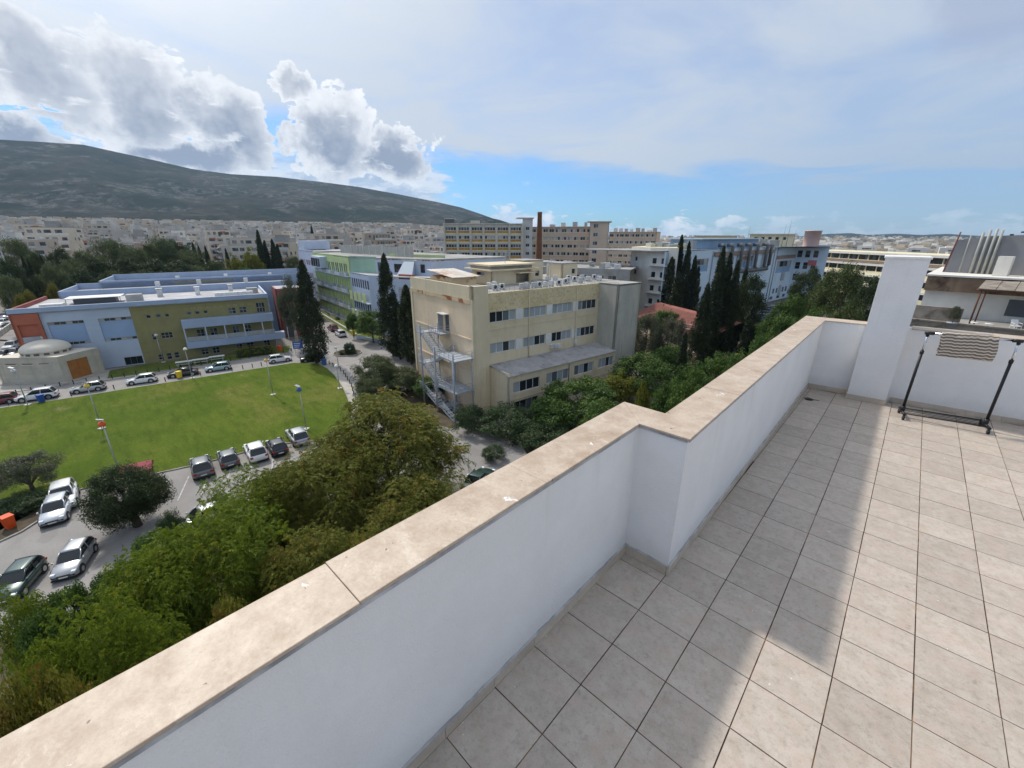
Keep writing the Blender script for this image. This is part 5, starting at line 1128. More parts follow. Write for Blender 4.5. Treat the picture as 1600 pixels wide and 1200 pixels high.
fn.box('front_wall', 0, LN_, 0, 0.3, 0, H(-4.6), M_nconc); fn.box('lower_parapet', 0, LN_, 0.02, 0.28, H(-4.6), H(-4.32), M_nconc); fn.box('parapet_cap', -.1, LN_, -.06, .36, H(-4.32), H(-4.2), M_nconc)
fn.box('upper_parapet', 0, 3.0, 2.6, 2.9, H(-4.64), H(-3.35), M_nconc)
fn.box('terrace_slab', 0, LN_, .31, 12, H(-4.95), H(-4.65), M_concrete)
fn.box('white_wall', 0, LN_, 7.0, 7.3, H(-4.65), H(-2.35), M_nwhite)
fn.box('brown_fascia_band', -.1, LN_, 6.4, 6.95, H(-2.34), H(-1.05), M_brown); fn.box('upper_slab', -.2, LN_, 6.2, 22, H(-1.04), H(-.9), M_nwhite)
fn.box('dark_window', 5.4, 8.6, 6.96, 6.999, H(-4.1), H(-2.7), M_frame_d)
# gable wall with flues
fgw = nbd.fr(fn.pt(0.55, 11), fn.pt(LN_, 9)); 
gwm = MB().add([(0, 0, H(-.9)), (15, 0, H(-.9)), (15, 0, H(2.75)), (2.4, 0, H(2.45)), (0.3, 0, H(2.05))], [(0, 1, 2, 3, 4)]).add([(0, 3, H(-.9)), (0, 0, H(-.9)), (.3, 0, H(2.05)), (.3, 3, H(2.05))], [(0, 1, 2, 3)]).add([(.3, 0, H(2.05)), (2.4, 0, H(2.45)), (15, 0, H(2.75)), (15, 3, H(2.75)), (2.4, 3, H(2.45)), (.3, 3, H(2.05))], [(0, 1, 2, 3, 4, 5)])
fgw.put(gwm, 'gable_wall', M_ngrey)
for i, (a, h) in enumerate(((1.15, 2.5), (1.9, 2.75), (2.3, 2.95), (2.7, 3.05), (3.05, 2.95))):
    fl_ = fgw.put(MB().tube([(a, -.2, H(-.9)), (a, -.2, H(h))], .10 if i else .05, 10), 'flue', M_louv); fgw.put(MB().tube([(a, -.2, H(h)+.01), (a, -.2, H(h)+.16)], .14, 10), 'flue_cap', M_black, fl_)
fgw.put(MB().tube([(.05, -.1, H(-.9)), (.35, -.1, H(2.8))], .06, 8), 'red_pipe', mat('pipe_red', hexl(112, 66, 62), .6, .1))
for a0, a1, d0, h, nm in ((3.6, 4.5, -1.9, .75, 'chimney_stack'), (6.4, 9.0, -2.3, .55, 'chimney_stack')):
    cs_ = fgw.box(nm, a0, a1, d0, d0+.9, H(-.88), H(h), M_nwhite)
    for k in (0.25, 0.75): fgw.put(MB().lathe([(0, H(h)+.38), (.18, H(h)+.34), (.2, H(h)+.12), (.1, H(h))], (a0+(a1-a0)*k, d0+.4), 10), 'cowl', M_black, cs_)
# solar heater on the gable
sol = B('solar_heater', fgw.pt(7.2, 1.5), 'tilted solar water heater on top of the grey gable wall', 'solar heater', GZ+H(2.6)); fs_ = sol.fr(fgw.pt(6.2, 1.2), fgw.pt(9, 1.2))
fs_.put(MB().add([(0, 0, .2), (2.2, 0, 1.1), (2.2, 1.4, 1.1), (0, 1.4, .2), (0, 0, .12), (2.2, 0, 1.02), (2.2, 1.4, 1.02), (0, 1.4, .12)], [(0,1,2,3),(4,7,6,5),(0,4,5,1),(1,5,6,2),(2,6,7,3),(3,7,4,0)]), 'collector', M_frame_g)
fs_.put(MB().tube([(2.3, -.1, 1.35), (2.3, 1.5, 1.35)], .28, 14), 'tank', M_steel)
for x_ in (.3, 2.2): fs_.put(MB().tube([(x_, .7, -.2), (x_, .7, .25+x_*.4)], .04, 6), 'leg', M_frame_g)
# pergola, furniture, plant
pg = B('pergola', fn.pt(3.4, 3.5), 'low brown pergola roof on dark posts over the neighbour terrace', 'pergola', GZ+H(-4.65)); fpg = pg.fr(fn.pt(3.4, 3.2), fn.pt(12, 2.6))
for k in range(9): fpg.put(MB().add([(k*1.0, -.6, 2.98), (k*1.0+.96, -.6, 2.98), (k*1.0+.96, 3.6, 3.5), (k*1.0, 3.6, 3.5), (k*1.0, -.6, 3.04), (k*1.0+.96, -.6, 3.04), (k*1.0+.96, 3.6, 3.56), (k*1.0, 3.6, 3.56)], [(0,3,2,1),(4,5,6,7),(0,1,5,4),(1,2,6,5),(2,3,7,6),(3,0,4,7)]), 'roof_sheet', M_nconc)
M_pergw = mat('pergola_wood', hexl(104, 66, 50), .8, .15, 1.0)
for a in (0.2, 4.2, 8.4): fpg.put(MB().tube([(a, -.3, 0), (a, -.3, 2.95)], .06, 8), 'post', M_pergw)
fpg.put(MB().tube([(-.1, -.3, 2.9), (8.9, -.3, 2.9)], .07, 8), 'beam', M_pergw); fpg.put(MB().tube([(.45, .1, 0), (.45, .1, 2.95)], .05, 8), 'post', M_pergw)
M_plast = mat('white_plastic', (.74, .73, .69), .5, .05)
def plastic_chair(P_, rz, label, m_, group=None):
    o = empty('garden_chair', (P_[0], P_[1], GZ+H(-4.65)), rz, label, 'chair', group)
    MB().box(-.23, .23, -.22, .22, .42, .45).build('seat', m_, o, bevel=.01); MB().add([(-.22, .22, .45), (.22, .22, .45), (.2, .34, .88), (-.2, .34, .88), (-.22, .25, .45), (.22, .25, .45), (.2, .37, .88), (-.2, .37, .88)], [(0,1,2,3),(7,6,5,4),(3,2,6,7),(0,3,7,4),(1,5,6,2)]).build('backrest', m_, o)
    for x_ in (-.2, .2):
        for y_ in (-.2, .22): MB().tube([(x_, y_, .42), (x_*1.2, y_*1.2, 0)], .022, 6).build('leg', m_, o)
        MB().tube([(x_*1.15, .26, .66), (x_*1.15, -.2, .64), (x_*1.1, -.2, .44)], .02, 6).build('armrest', m_, o)
    return o
plastic_chair(fn.pt(6.1, 1.9), fn.rz+.5, 'white plastic garden chair on the neighbour terrace under the pergola', M_plast); plastic_chair(fn.pt(9.0, 2.4), fn.rz-1.9, 'black folding garden chair at the right on the neighbour terrace', M_black)
for i, a in enumerate((3.9, 4.7)):
    tb = empty('garden_stool', (*fn.pt(a, 1.5), GZ+H(-4.65)), fn.rz, ('pale low garden stool nearest the pergola post', 'pale low garden stool beside the white plastic chair')[i], 'stool')
    MB().lathe([(0, .46), (.3, .46), (.3, .42), (0.05, .42)], n=18).build('top', M_plast, tb)
    for k in range(3): MB().tube([(.2*math.cos(k*2.1), .2*math.sin(k*2.1), .42), (.28*math.cos(k*2.1), .28*math.sin(k*2.1), 0)], .02, 6).build('leg', M_plast, tb)
# ================================================================== the city below the mountain
def citymat(name, col, rand=0.22): return mat(name, col, 0.85, 0.10, 0.12, rand=rand, streak=0.18)
CM = [citymat('city_white', (0.62, 0.59, 0.53)), citymat('city_cream', (0.58, 0.50, 0.39)), citymat('city_beige', (0.48, 0.40, 0.31)), citymat('city_grey', (0.40, 0.38, 0.35)), citymat('city_rose', (0.54, 0.40, 0.33))]
M_cwin = mat('city_window', (0.07, 0.075, 0.08), 0.3, 0.3, 0.4, col2=(0.30, 0.27, 0.24), patch=(.48, .56))
M_cbal = mat('city_balcony', (0.60, 0.58, 0.54), 0.8, 0.15, 0.3, rand=0.2)
M_awn = [mat('awning_cloth', hexl(*c), 0.9, 0.15, 0.5) for c in ((214, 196, 160), (150, 92, 66), (180, 186, 182))]
M_croof = mat('city_roof', (0.46, 0.44, 0.41), 0.9, 0.2, 0.2, rand=.2)
def apartment(seed, w, d, nf, wm):
    """stepped Athenian apartment block: walls, balcony bands, windows, roof rooms"""
    R_ = random.Random(seed); fh = 3.1; root = empty('apartment_block', (0, 0, 0))
    wall, bal, win, roof, awn = MB(), MB(), MB(), MB(), MB()
    for j in range(nf):
        sb = max(0, j-(nf-3))*1.5 if nf > 4 else 0
        x0, x1, y0, y1 = -w/2, w/2, -d/2+sb, d/2-sb; z = j*fh
        wall.box(x0, x1, y0, y1, z, z+fh-(0.0 if j == nf-1 else 0))
        for s, yy in ((-1, y0), (1, y1)):
            bd = 1.4
            if j > 0:
                segs = [(x0+.2, x1-.2)] if seed % 3 else [(x0+.2, x0+w*.42), (x1-w*.42, x1-.2)]
                for a, b_ in segs:
                    bal.box(a, b_, min(yy, yy+s*bd), max(yy, yy+s*bd), z-.1, z+.08)
                    bal.box(a, b_, min(yy+s*bd, yy+s*(bd-.1)), max(yy+s*bd, yy+s*(bd-.1)), z+.08, z+.95)
                    if R_.random() < .5:
                        c = R_.uniform(a, b_-2.5) if b_-a > 2.6 else a; o = yy+s*(bd+.1)
                        awn.add([(c, yy+s*.02, z+2.6), (c+2.4, yy+s*.02, z+2.6), (c+2.4, o, z+1.9), (c, o, z+1.9)], [(0, 1, 2, 3)])
            a = x0+.8
            while a < x1-1.6:
                ww = R_.choice((1.2, 1.8, 2.4)); b_ = min(a+ww, x1-.5); hz0 = z+(.15 if R_.random() < .6 else .9)
                win.box(a, b_, min(yy, yy+s*.03), max(yy, yy+s*.03), hz0, z+2.3); a = b_+R_.uniform(.6, 1.6)
        for s, xx in ((-1, x0), (1, x1)):
            a = y0+1.2
            while a < y1-1.5:
                if R_.random() < .55: win.box(min(xx, xx+s*.03), max(xx, xx+s*.03), a, a+R_.choice((.8, 1.2)), z+.9, z+2.2)
                a += R_.uniform(2.0, 3.6)
    zt = nf*fh; sb = 3.0 if nf > 4 else 0
    roof.box(-w/2, w/2, -d/2+sb, d/2-sb, zt, zt+.35)
    hx = R_.uniform(-w/4, w/4); roof.box(hx-2, hx+2, -2, 2, zt+.35, zt+2.8)
    for k in range(3): q = R_.uniform(-w/2+1, w/2-1.5); roof.box(q, q+R_.uniform(.5, 1.4), R_.uniform(-2, 1), R_.uniform(1.2, 2), zt+.35, zt+R_.uniform(.8, 1.9))
    wall.build('wall', wm, root)
    for nm, mb, m_ in (('balconies', bal, M_cbal), ('windows', win, M_cwin), ('roof_rooms', roof, M_croof), ('awnings', awn, random.choice(M_awn))):
        if mb.v: tag(mb.build(nm, m_, root), kind='stuff')
    return root
protos = []
for k, (w, d, nf, mi) in enumerate([(13, 12, 5, 0), (15, 12, 6, 1), (10, 11, 4, 0), (17, 12, 5, 2), (12, 11, 5, 3), (14, 12, 4, 0), (10, 10, 3, 4), (16, 12, 5, 0), (11, 11, 6, 1)]):
    p_ = apartment(k+1, w, d, nf, CM[mi]); p_['cat0'] = k; protos.append([p_, False])
LAB = ['white apartment block with stacked balconies in the city below the mountain', 'tall cream apartment block with balconies in the city below the mountain', 'small white apartment block in the city below the mountain', 'wide beige apartment block in the city below the mountain', 'grey apartment block in the city below the mountain', 'low wide white apartment block in the city below the mountain', 'small rose apartment house in the city below the mountain', 'broad white apartment block in the city below the mountain', 'slim cream apartment tower in the city below the mountain']
def put_block(k, x, y, rz, sc, label=None, dz_=0.0):
    p_, used = protos[k]
    if not used: o = p_; protos[k][1] = True
    else: o = copy_tree(p_)
    o.location = (x, y, float(hz(x, y)) - 0.4 + dz_); o.rotation_euler = (0, 0, rz); o.scale = (1, 1, sc)
    tag(o, label or LAB[k], 'apartment block', 'apartment blocks of the city')
    if 'cat0' in o: del o['cat0']
    return o
spots = []
R2 = random.Random(5)
def near_limit(px):                      # where the city starts, by bearing
    return 285 if px < 120 else (255 if px < 460 else (235 if px < 690 else (345 if px < 1050 else 420)))
step = 21.0
gaz = math.radians(81)
for i in range(-72, 73):
    for j in range(-72, 73):
        gx, gy = i*step + R2.uniform(-5, 5), j*(step*0.92) + R2.uniform(-5, 5)
        if i % 4 == 0: gx += 4
        x = CAM[0] + gx*math.cos(gaz) - gy*math.sin(gaz); y = CAM[1] + gx*math.sin(gaz) + gy*math.cos(gaz)
        r_ = math.hypot(x-CAM[0], y-CAM[1]); a = float(view_az(x, y))
        if abs(a) > 53: continue
        px = 800 + FPX*math.tan(math.radians(a))/math.cos(PITCH)
        if r_ < near_limit(px) or r_ > 1420: continue
        if R2.random() < (0.10 if r_ < 700 else .05): continue
        spots.append((r_, x, y, px))
spots.sort()
right = [s for s in spots if s[3] > 700]; left = [s for s in spots if s[3] <= 700]
things = left[:240] + [s for s in right if s[0] < 640][:55]
for r_, x, y, px in things:
    put_block(R2.randrange(9), x, y, gaz + R2.choice((0, PI/2, PI, -PI/2)) + R2.uniform(-.08, .08) + (R2.random() < .2)*.5, R2.uniform(.85, 1.15) if px <= 700 else R2.uniform(.7, 1.0))
rest = left[240:] + [s for s in right if s not in set(things)]
def far_city(name, spots_, seed):
    R3 = random.Random(seed); mbs = [MB() for _ in range(4)]; wn = MB()
    for r_, x, y, px in spots_:
        w, d = R3.uniform(9, 20), R3.uniform(9, 15); h = R3.choice((9, 12, 15, 18, 21))*(1.0 if px < 700 else .75); z = float(hz(x, y)); rz = gaz + R3.uniform(-.2, .2); c, s = math.cos(rz), math.sin(rz)
        m = mbs[R3.choice((0, 0, 0, 1, 1, 2, 3))]
        def tb(mb, x0, x1, y0, y1, z0, z1):
            b0 = len(mb.v); mb.box(x0, x1, y0, y1, z0, z1); mb.v[b0:] = [(x+p[0]*c-p[1]*s, y+p[0]*s+p[1]*c, z+p[2]) for p in mb.v[b0:]]
        tb(m, -w/2, w/2, -d/2, d/2, -1, h); tb(m, -w/3, w/5, -d/3, d/4, h, h+R3.uniform(1, 3)); 
        nfl = int(h/3)
        for f_ in range(nfl):
            a_ = R3.uniform(-w/2+.5, 0); tb(wn, a_, a_+R3.uniform(2, w/2-.3), -d/2-.05, d/2+.05, f_*3+.9, f_*3+2.1)
            if f_ % 2 == 0: tb(wn, -w/2-.05, w/2+.05, -d/2+R3.uniform(1, 3), d/2-R3.uniform(1, 5), f_*3+.9, f_*3+2.1)
    o = None
    for i, m in enumerate(mbs):
        if m.v:
            q = m.build(name, CM[i]); 
            if o is None: o = q; tag(o, 'dense mass of small pale city blocks far off under the mountain' if name == 'distant_city' else 'low line of pale city blocks on the flat horizon', 'city', kind='stuff')
            else: q.name = 'city_walls'; q.parent = o; tag(q, kind='stuff')
    q = wn.build('city_windows', M_cwin, o); tag(q, kind='stuff')
far_city('distant_city', [s for s in rest if s[3] <= 700], 3)
ext = []
for k in range(420):
    a = R2.uniform(-3, 53); r_ = R2.uniform(700, 4200); th = fwd - math.radians(a); ext.append((r_, CAM[0]+r_*math.cos(th), CAM[1]+r_*math.sin(th), 1200))
far_city('horizon_city', [s for s in rest if s[3] > 700] + ext, 4)
# the prominent blocks nearest on the left, named by what sets them apart
for (px, D, k, rz, lab) in ((45, 262, 3, 0.35, 'terraced grey and white apartment block on the far left with stepped balconies'), (90, 285, 1, 0.4, 'tall pale apartment block with a blank grey side wall on the far left'), (395, 232, 1, 0.2, 'cream apartment block with rows of upper windows left of the dark cypress group'), (440, 215, 8, -.1, 'slim apartment tower with balconies right behind the dark cypress group'), (490, 262, 4, 0.1, 'pair-fronted apartment block rising just behind the far blue end of the ward building'), (683, 205, 2, 0.75, 'white apartment block with balconies tight against the left of the ochre banded slab')):
    q = far(px, 390, D); put_block(k, q.x, q.y, fwd - PI/2 + rz - PI*0, 1.0, lab, 1.0)
# ================================================================== trees
def leaf_mesh(name, C_, rad, n_per, L, W, seed, flat=0.75, up=0.35, droop=0.0, out=0.6):
    """C_: clump centres (M,3), rad: clump radii (M,), leaf quads scattered over every clump"""
    r = np.random.default_rng(seed); Mn = len(C_); N = int(n_per*Mn)
    ci = r.integers(0, Mn, N); d = r.normal(size=(N, 3)); d /= np.linalg.norm(d, axis=1)[:, None]
    rr = r.random(N)**0.45; off = d*rr[:, None]*rad[ci][:, None]; off[:, 2] *= flat
    c = C_[ci] + off
    nrm = d*out + r.normal(size=(N, 3))*0.45 + np.array([0, 0, up]); nrm /= np.linalg.norm(nrm, axis=1)[:, None]
    t = np.cross(nrm, r.normal(size=(N, 3))); t /= np.linalg.norm(t, axis=1)[:, None]; t[:, 2] -= droop; t /= np.linalg.norm(t, axis=1)[:, None]
    b = np.cross(nrm, t); b /= (np.linalg.norm(b, axis=1)[:, None]+1e-9)
    s = r.uniform(.6, 1.25, N)[:, None]; l = L*s; w = W*s
    v = np.stack([c - t*l*.5, c + b*w*.5 + t*l*.05, c + t*l*.5 - nrm*l*.12, c - b*w*.5 + t*l*.05], 1).reshape(-1, 3)
    me = bpy.data.meshes.new(name); me.vertices.add(4*N); me.vertices.foreach_set('co', v.ravel().astype(np.float32)); me.loops.add(4*N); me.loops.foreach_set('vertex_index', np.arange(4*N, dtype=np.int32))
    me.polygons.add(N); me.polygons.foreach_set('loop_start', np.arange(0, 4*N, 4, dtype=np.int32)); me.update(calc_edges=True)
    for nm, val in (('tint', r.random(N)), ('clump', r.random(Mn)[ci])):
        a = me.attributes.new(nm, 'FLOAT', 'POINT'); a.data.foreach_set('value', np.repeat(val, 4).astype(np.float32))
    return me
def spray_mesh(name, C_, rad, n_spray, k, L, W, seed, slen=.55, droop=.5):
    """compound leaves: every spray is a drooping stalk with k pairs of leaflets"""
    r = np.random.default_rng(seed); Mn = len(C_); S = int(n_spray*Mn); ci = r.integers(0, Mn, S)
    d = r.normal(size=(S, 3)); d /= np.linalg.norm(d, axis=1)[:, None]; b0 = C_[ci] + d*(r.random(S)**.5*rad[ci])[:, None]*np.array([1, 1, .55])
    g = d*np.array([1, 1, .5]) + r.normal(size=(S, 3))*.35 + np.array([0, 0, .25]); g /= np.linalg.norm(g, axis=1)[:, None]
    sl = slen*r.uniform(.6, 1.35, S); side = np.cross(g, np.array([0, 0, 1.0])); side /= (np.linalg.norm(side, axis=1)[:, None]+1e-6)
    P_, Tn, Bn = [], [], []
    for j in range(k):
        t = (j+.6)/k
        for sgn in (-1, 1):
            p = b0 + g*(sl*t)[:, None] + np.array([0, 0, -1.0])*(droop*sl*t*t)[:, None]
            ax_ = side*sgn*.8 + g*.55 + np.array([0, 0, -1.0])*(.25+.5*t*droop) + r.normal(size=(S, 3))*.18; ax_ /= np.linalg.norm(ax_, axis=1)[:, None]
            P_.append(p); Tn.append(ax_); bb_ = g + r.normal(size=(S, 3))*.25; bb_ -= ax_*(bb_*ax_).sum(1)[:, None]; bb_ /= (np.linalg.norm(bb_, axis=1)[:, None]+1e-6); Bn.append(bb_)
    c = np.concatenate(P_); t = np.concatenate(Tn); b = np.concatenate(Bn); N = len(c); s_ = r.uniform(.55, 1.35, N)[:, None]; l = L*s_; w = W*s_
    v = np.stack([c, c + t*l*.45 + b*w*.5, c + t*l, c + t*l*.45 - b*w*.5], 1).reshape(-1, 3)
    me = bpy.data.meshes.new(name); me.vertices.add(4*N); me.vertices.foreach_set('co', v.ravel().astype(np.float32)); me.loops.add(4*N); me.loops.foreach_set('vertex_index', np.arange(4*N, dtype=np.int32))
    me.polygons.add(N); me.polygons.foreach_set('loop_start', np.arange(0, 4*N, 4, dtype=np.int32)); me.update(calc_edges=True)
    tv = np.tile(r.random(S), 2*k)*.7 + r.random(N)*.3
    for nm, val in (('tint', tv), ('clump', np.tile(r.random(Mn)[ci], 2*k))):
        a = me.attributes.new(nm, 'FLOAT', 'POINT'); a.data.foreach_set('value', np.repeat(val, 4).astype(np.float32))
    return me
def crown_pts(n, R_, cz, seed, lump=0.35, shell=0.5, low=-0.55):
    """clump centres in an uneven crown of half-axes R_ about height cz"""
    r = np.random.default_rng(seed); d = r.normal(size=(n*3, 3)); d /= np.linalg.norm(d, axis=1)[:, None]; d = d[d[:, 2] > low][:n]
    K_ = r.normal(size=(9, 3)); K_ /= np.linalg.norm(K_, axis=1)[:, None]; amp = r.uniform(-lump, lump, 9)
    g = 1 + (np.exp(-((d[:, None, :]-K_[None])**2).sum(-1)/0.25)*amp).sum(1)
    rr = (shell + (1-shell)*r.random(len(d))**0.6)*g
    return d*rr[:, None]*np.array(R_) + np.array([0, 0, cz])
M_bark = mat('bark', (0.10, 0.075, 0.055), 0.95, 0.3, 2.0, bump=.6, bscale=9); M_barkp = mat('pale_bark', (0.34, 0.30, 0.25), 0.9, 0.3, 1.5, col2=(0.2, 0.16, 0.12), patch=(.5, .62))
def trunk_mesh(H_, r0, C_, seed, fork=0.4, n=12, lean=0.0):
    R_ = random.Random(seed); mb = MB(); top = Vector((lean, R_.uniform(-.1, .1)*H_*.1, H_*fork))
    mb.tube([(0, 0, -.3), (lean*.3, 0, H_*fork*.4), top], [r0*1.25, r0, r0*.85], 9)
    idx = R_.sample(range(len(C_)), min(n, len(C_)))
    for i in idx:
        e = Vector(C_[i]); m1 = top.lerp(e, .45) + Vector((R_.uniform(-.3, .3), R_.uniform(-.3, .3), H_*.04)); mb.tube([top - Vector((0, 0, .2)), m1, e], [r0*.5, r0*.3, r0*.08], 6, False)
    return mb.mesh('trunk')
PT = {}
def tree_proto(key, H_, R_, leafm, nclump, clr, nper, L, W, seed, bark=None, fork=.35, shell=.5, lump=.35, low=-.55, cz=None, r0=.22, spray=None, **kw):
    cz = cz if cz is not None else H_ - R_[2]; C_ = crown_pts(nclump, R_, cz, seed, lump, shell, low); r = np.random.default_rng(seed+99)
    rad = clr*r.uniform(.7, 1.35, len(C_)); me = spray_mesh('crown', C_, rad, spray[0], spray[1], L, W, seed+1, spray[2], spray[3]) if spray else leaf_mesh('crown', C_, rad, nper, L, W, seed+1, **kw)
    me.materials.append(leafm)
    tm_ = trunk_mesh(H_, r0, C_.tolist(), seed+2, fork); tm_.materials.append(bark or M_bark)
    ztop = float(np.max(C_[:, 2] + rad*.6)); PT[key] = (me, tm_, ztop, max(R_[0], R_[1])*1.0 + clr*.5)
def cypress_proto(key, H_, w, leafm, seed, nper=30, ncl=420, open_=0.0):
    r = np.random.default_rng(seed); t = r.random(ncl)**0.85; prof = np.clip(np.minimum((t+.03)/.16, 1)*(1-t**1.9)**.75, 0.0, 1); a = r.random(ncl)*2*PI
    tw = np.array([math.sin(3*x)*.12 + math.sin(7*x+seed)*.06 for x in t])
    rr = w/2*prof*(.5+.5*r.random(ncl))*np.where(r.random(ncl) < .14, 1.28, 1.0); C_ = np.stack([np.cos(a)*rr + tw*w*.4, np.sin(a)*rr, t*(H_-.6)+.5], 1)
    rad = (0.16+.32*prof)*w*.33*r.uniform(.7, 1.3, ncl); me = leaf_mesh('crown', C_, rad, nper, .55, .13, seed+1, flat=1.9, up=.1, droop=-1.0, out=.9); me.materials.append(leafm)
    tm_ = MB().tube([(0, 0, -.3), (0, 0, H_*.8)], [w*.07, .05], 7).mesh('trunk'); tm_.materials.append(M_bark); PT[key] = (me, tm_, H_, w/2)
L_rust = leafmat('rusty_leaf', (0.095, 0.112, 0.018), (0.25, 0.255, 0.042), (0.34, 0.19, 0.042), .14, .33)
L_green = leafmat('feather_leaf', (0.085, 0.140, 0.014), (0.27, 0.33, 0.030), (0.37, 0.36, 0.045), .15, .36)
L_mid = leafmat('broad_leaf', (0.049, 0.098, 0.020), (0.112, 0.182, 0.034), (0.168, 0.224, 0.042), .15)
L_dark = leafmat('carob_leaf', (0.030, 0.051, 0.018), (0.068, 0.093, 0.030), (0.128, 0.128, 0.045), .12, .18)
L_olive = leafmat('olive_leaf', (0.075, 0.090, 0.050), (0.150, 0.156, 0.094), None, .1, .2)
L_cyp = leafmat('cypress_leaf', (0.015, 0.026, 0.011), (0.046, 0.062, 0.021), (0.095, 0.095, 0.035), .13, .14)
L_pine = leafmat('pine_needle', (0.050, 0.076, 0.022), (0.112, 0.140, 0.040), (0.162, 0.162, 0.054), .15, .2)
L_euc = leafmat('gum_leaf', (0.076, 0.104, 0.043), (0.160, 0.185, 0.076), (0.235, 0.218, 0.101), .15, .25)
L_yel = leafmat('yellowing_leaf', (0.115, 0.132, 0.016), (0.218, 0.218, 0.025), (0.276, 0.230, 0.034), .2, .32)
L_ole = leafmat('oleander_leaf', (0.039, 0.069, 0.027), (0.083, 0.123, 0.045), None, .1, .18)
L_flow = leafmat('red_yellow_leaf', (0.12, 0.13, 0.018), (0.22, 0.20, 0.028), (0.24, 0.10, 0.03), .20, .3)
#           key      H    half-axes          leaves  clumps rad  n   leaf l,w
tree_proto('rust', 11.0, (6.6, 6.2, 4.4), L_rust, 270, 1.2, 200, .21, .08, 21, shell=.5, lump=.5, low=-.85, cz=5.6, spray=(34, 8, .75, .7))
tree_proto('green', 10.0, (4.8, 5.0, 4.0), L_green, 190, 1.15, 210, .20, .08, 31, shell=.5, lump=.6, low=-.85, cz=5.2, spray=(34, 8, .7, .55))
tree_proto('green2', 9.0, (5.2, 4.4, 4.0), L_green, 180, 1.15, 200, .20, .08, 37, shell=.5, lump=.6, low=-.9, cz=4.4, spray=(34, 8, .7, .55))
tree_proto('carob', 7.0, (3.5, 3.4, 3.2), L_dark, 230, .72, 260, .17, .08, 41, shell=.45, lump=.5, low=-.95, cz=3.9, flat=1.1, droop=.5, r0=.34, fork=.28)
tree_proto('olive', 5.4, (2.7, 2.6, 1.9), L_olive, 140, .6, 200, .16, .05, 43, lump=.4, low=-.8, cz=3.1, r0=.2, fork=.25)
tree_proto('mid', 9.0, (4.0, 4.2, 3.7), L_mid, 150, .95, 150, .30, .15, 51, lump=.4, low=-.7)
tree_proto('mid2', 8.0, (3.6, 3.6, 3.2), L_mid, 130, .9, 150, .30, .16, 53, lump=.5, low=-.7)
tree_proto('ole', 4.2, (2.4, 2.4, 1.9), L_ole, 110, .6, 120, .24, .07, 61, lump=.35, low=-.9, cz=2.0, r0=.1, fork=.15, up=.2, droop=-.3)
tree_proto('pine', 12.0, (5.0, 4.8, 4.0), L_pine, 150, 1.15, 110, .45, .12, 71, lump=.45, low=-.45, r0=.28)
tree_proto('pine2', 12.0, (4.2, 4.4, 4.6), L_dark, 150, 1.1, 110, .42, .14, 73, lump=.45, low=-.6, r0=.28)
tree_proto('gum', 15.0, (4.0, 4.0, 5.6), L_euc, 130, 1.15, 110, .46, .12, 81, lump=.5, low=-.75, bark=M_barkp, droop=.9, r0=.3, fork=.4, shell=.45)
tree_proto('willowy', 13.0, (2.9, 2.9, 5.2), L_olive, 120, .95, 120, .44, .10, 83, lump=.4, low=-.85, bark=M_barkp, droop=1.1, r0=.4, fork=.35)
tree_proto('yellow', 10.0, (4.4, 4.4, 4.4), L_yel, 130, 1.05, 110, .40, .17, 91, lump=.4, low=-.7)
tree_proto('tamarisk', 6.4, (3.2, 3.2, 2.9), L_euc, 140, .75, 170, .36, .06, 93, lump=.45, low=-.9, cz=3.2, r0=.15, fork=.2, droop=.7)
tree_proto('flow', 7.0, (3.6, 3.6, 2.8), L_flow, 140, .75, 170, .26, .12, 95, lump=.4, low=-.6)
cypress_proto('cyp', 19.0, 4.4, L_cyp, 101); cypress_proto('cyp2', 17.0, 3.4, L_cyp, 103); cypress_proto('cyp3', 15.0, 2.8, L_cyp, 107, ncl=300); cypress_proto('lime_cone', 6.5, 2.8, L_yel, 109, ncl=200)
def tree(kind, px, ytop, D, wpx, name, label, group=None, base=None, rz=None, yaxis=1.0):
    q = far(px, ytop, D); zb = base if base is not None else GZ + (0.12 if D < 140 else 0)
    if D > 150: zb = float(hz(q.x, q.y))
    Hh = max(1.0, q.z - zb); depth = (q - Vector(CAM)).dot(CF); w = wpx*depth/FPX*math.cos(math.radians(float(view_az(q.x, q.y))))
    me, tm_, zt, rad = PT[kind]; o = empty(name, (q.x, q.y, zb), rz if rz is not None else random.uniform(0, 6.28), label, 'tree' if 'shrub' not in name and 'bush' not in name else 'shrub', group)
    o.scale = (w/2/rad, w/2/rad*yaxis, Hh/zt)
    link('crown', me, None, o); link('trunk', tm_, None, o); return o
# near trees below the parapet
tree('rust', 592, 612, 34.5, 262, 'bead_tree', 'wide rusty green tree in front of the steel stair and road', rz=.4)
tree('rust', 480, 700, 29.5, 250, 'bead_tree', 'wide rusty green tree hiding the parked cars, left of the widest one', rz=2.2)
tree('rust', 640, 745, 27.0, 200, 'bead_tree', 'rusty green tree low against the coping under the widest one', rz=5.2)
tree('rust', 575, 830, 20.5, 190, 'bead_tree', 'rusty tree top just showing over the middle of the coping', rz=3.3)
tree('green', 385, 735, 29.5, 190, 'feathery_tree', 'yellow-green feathery tree beside the near row of parked cars', rz=.2)
tree('green2', 305, 800, 25.5, 290, 'feathery_tree', 'broad yellow-green feathery tree above the long parapet', rz=1.2)
tree('rust', 480, 830, 22.0, 230, 'bead_tree', 'dark rusty tree close under the parapet coping', rz=4.2)
tree('green', 215, 842, 25.0, 230, 'feathery_tree', 'feathery green tree right of the two nearest parked cars', rz=3.2)
tree('mid', 100, 912, 28, 170, 'broadleaf_tree', 'dark green tree in front of the two nearest parked cars', rz=2)
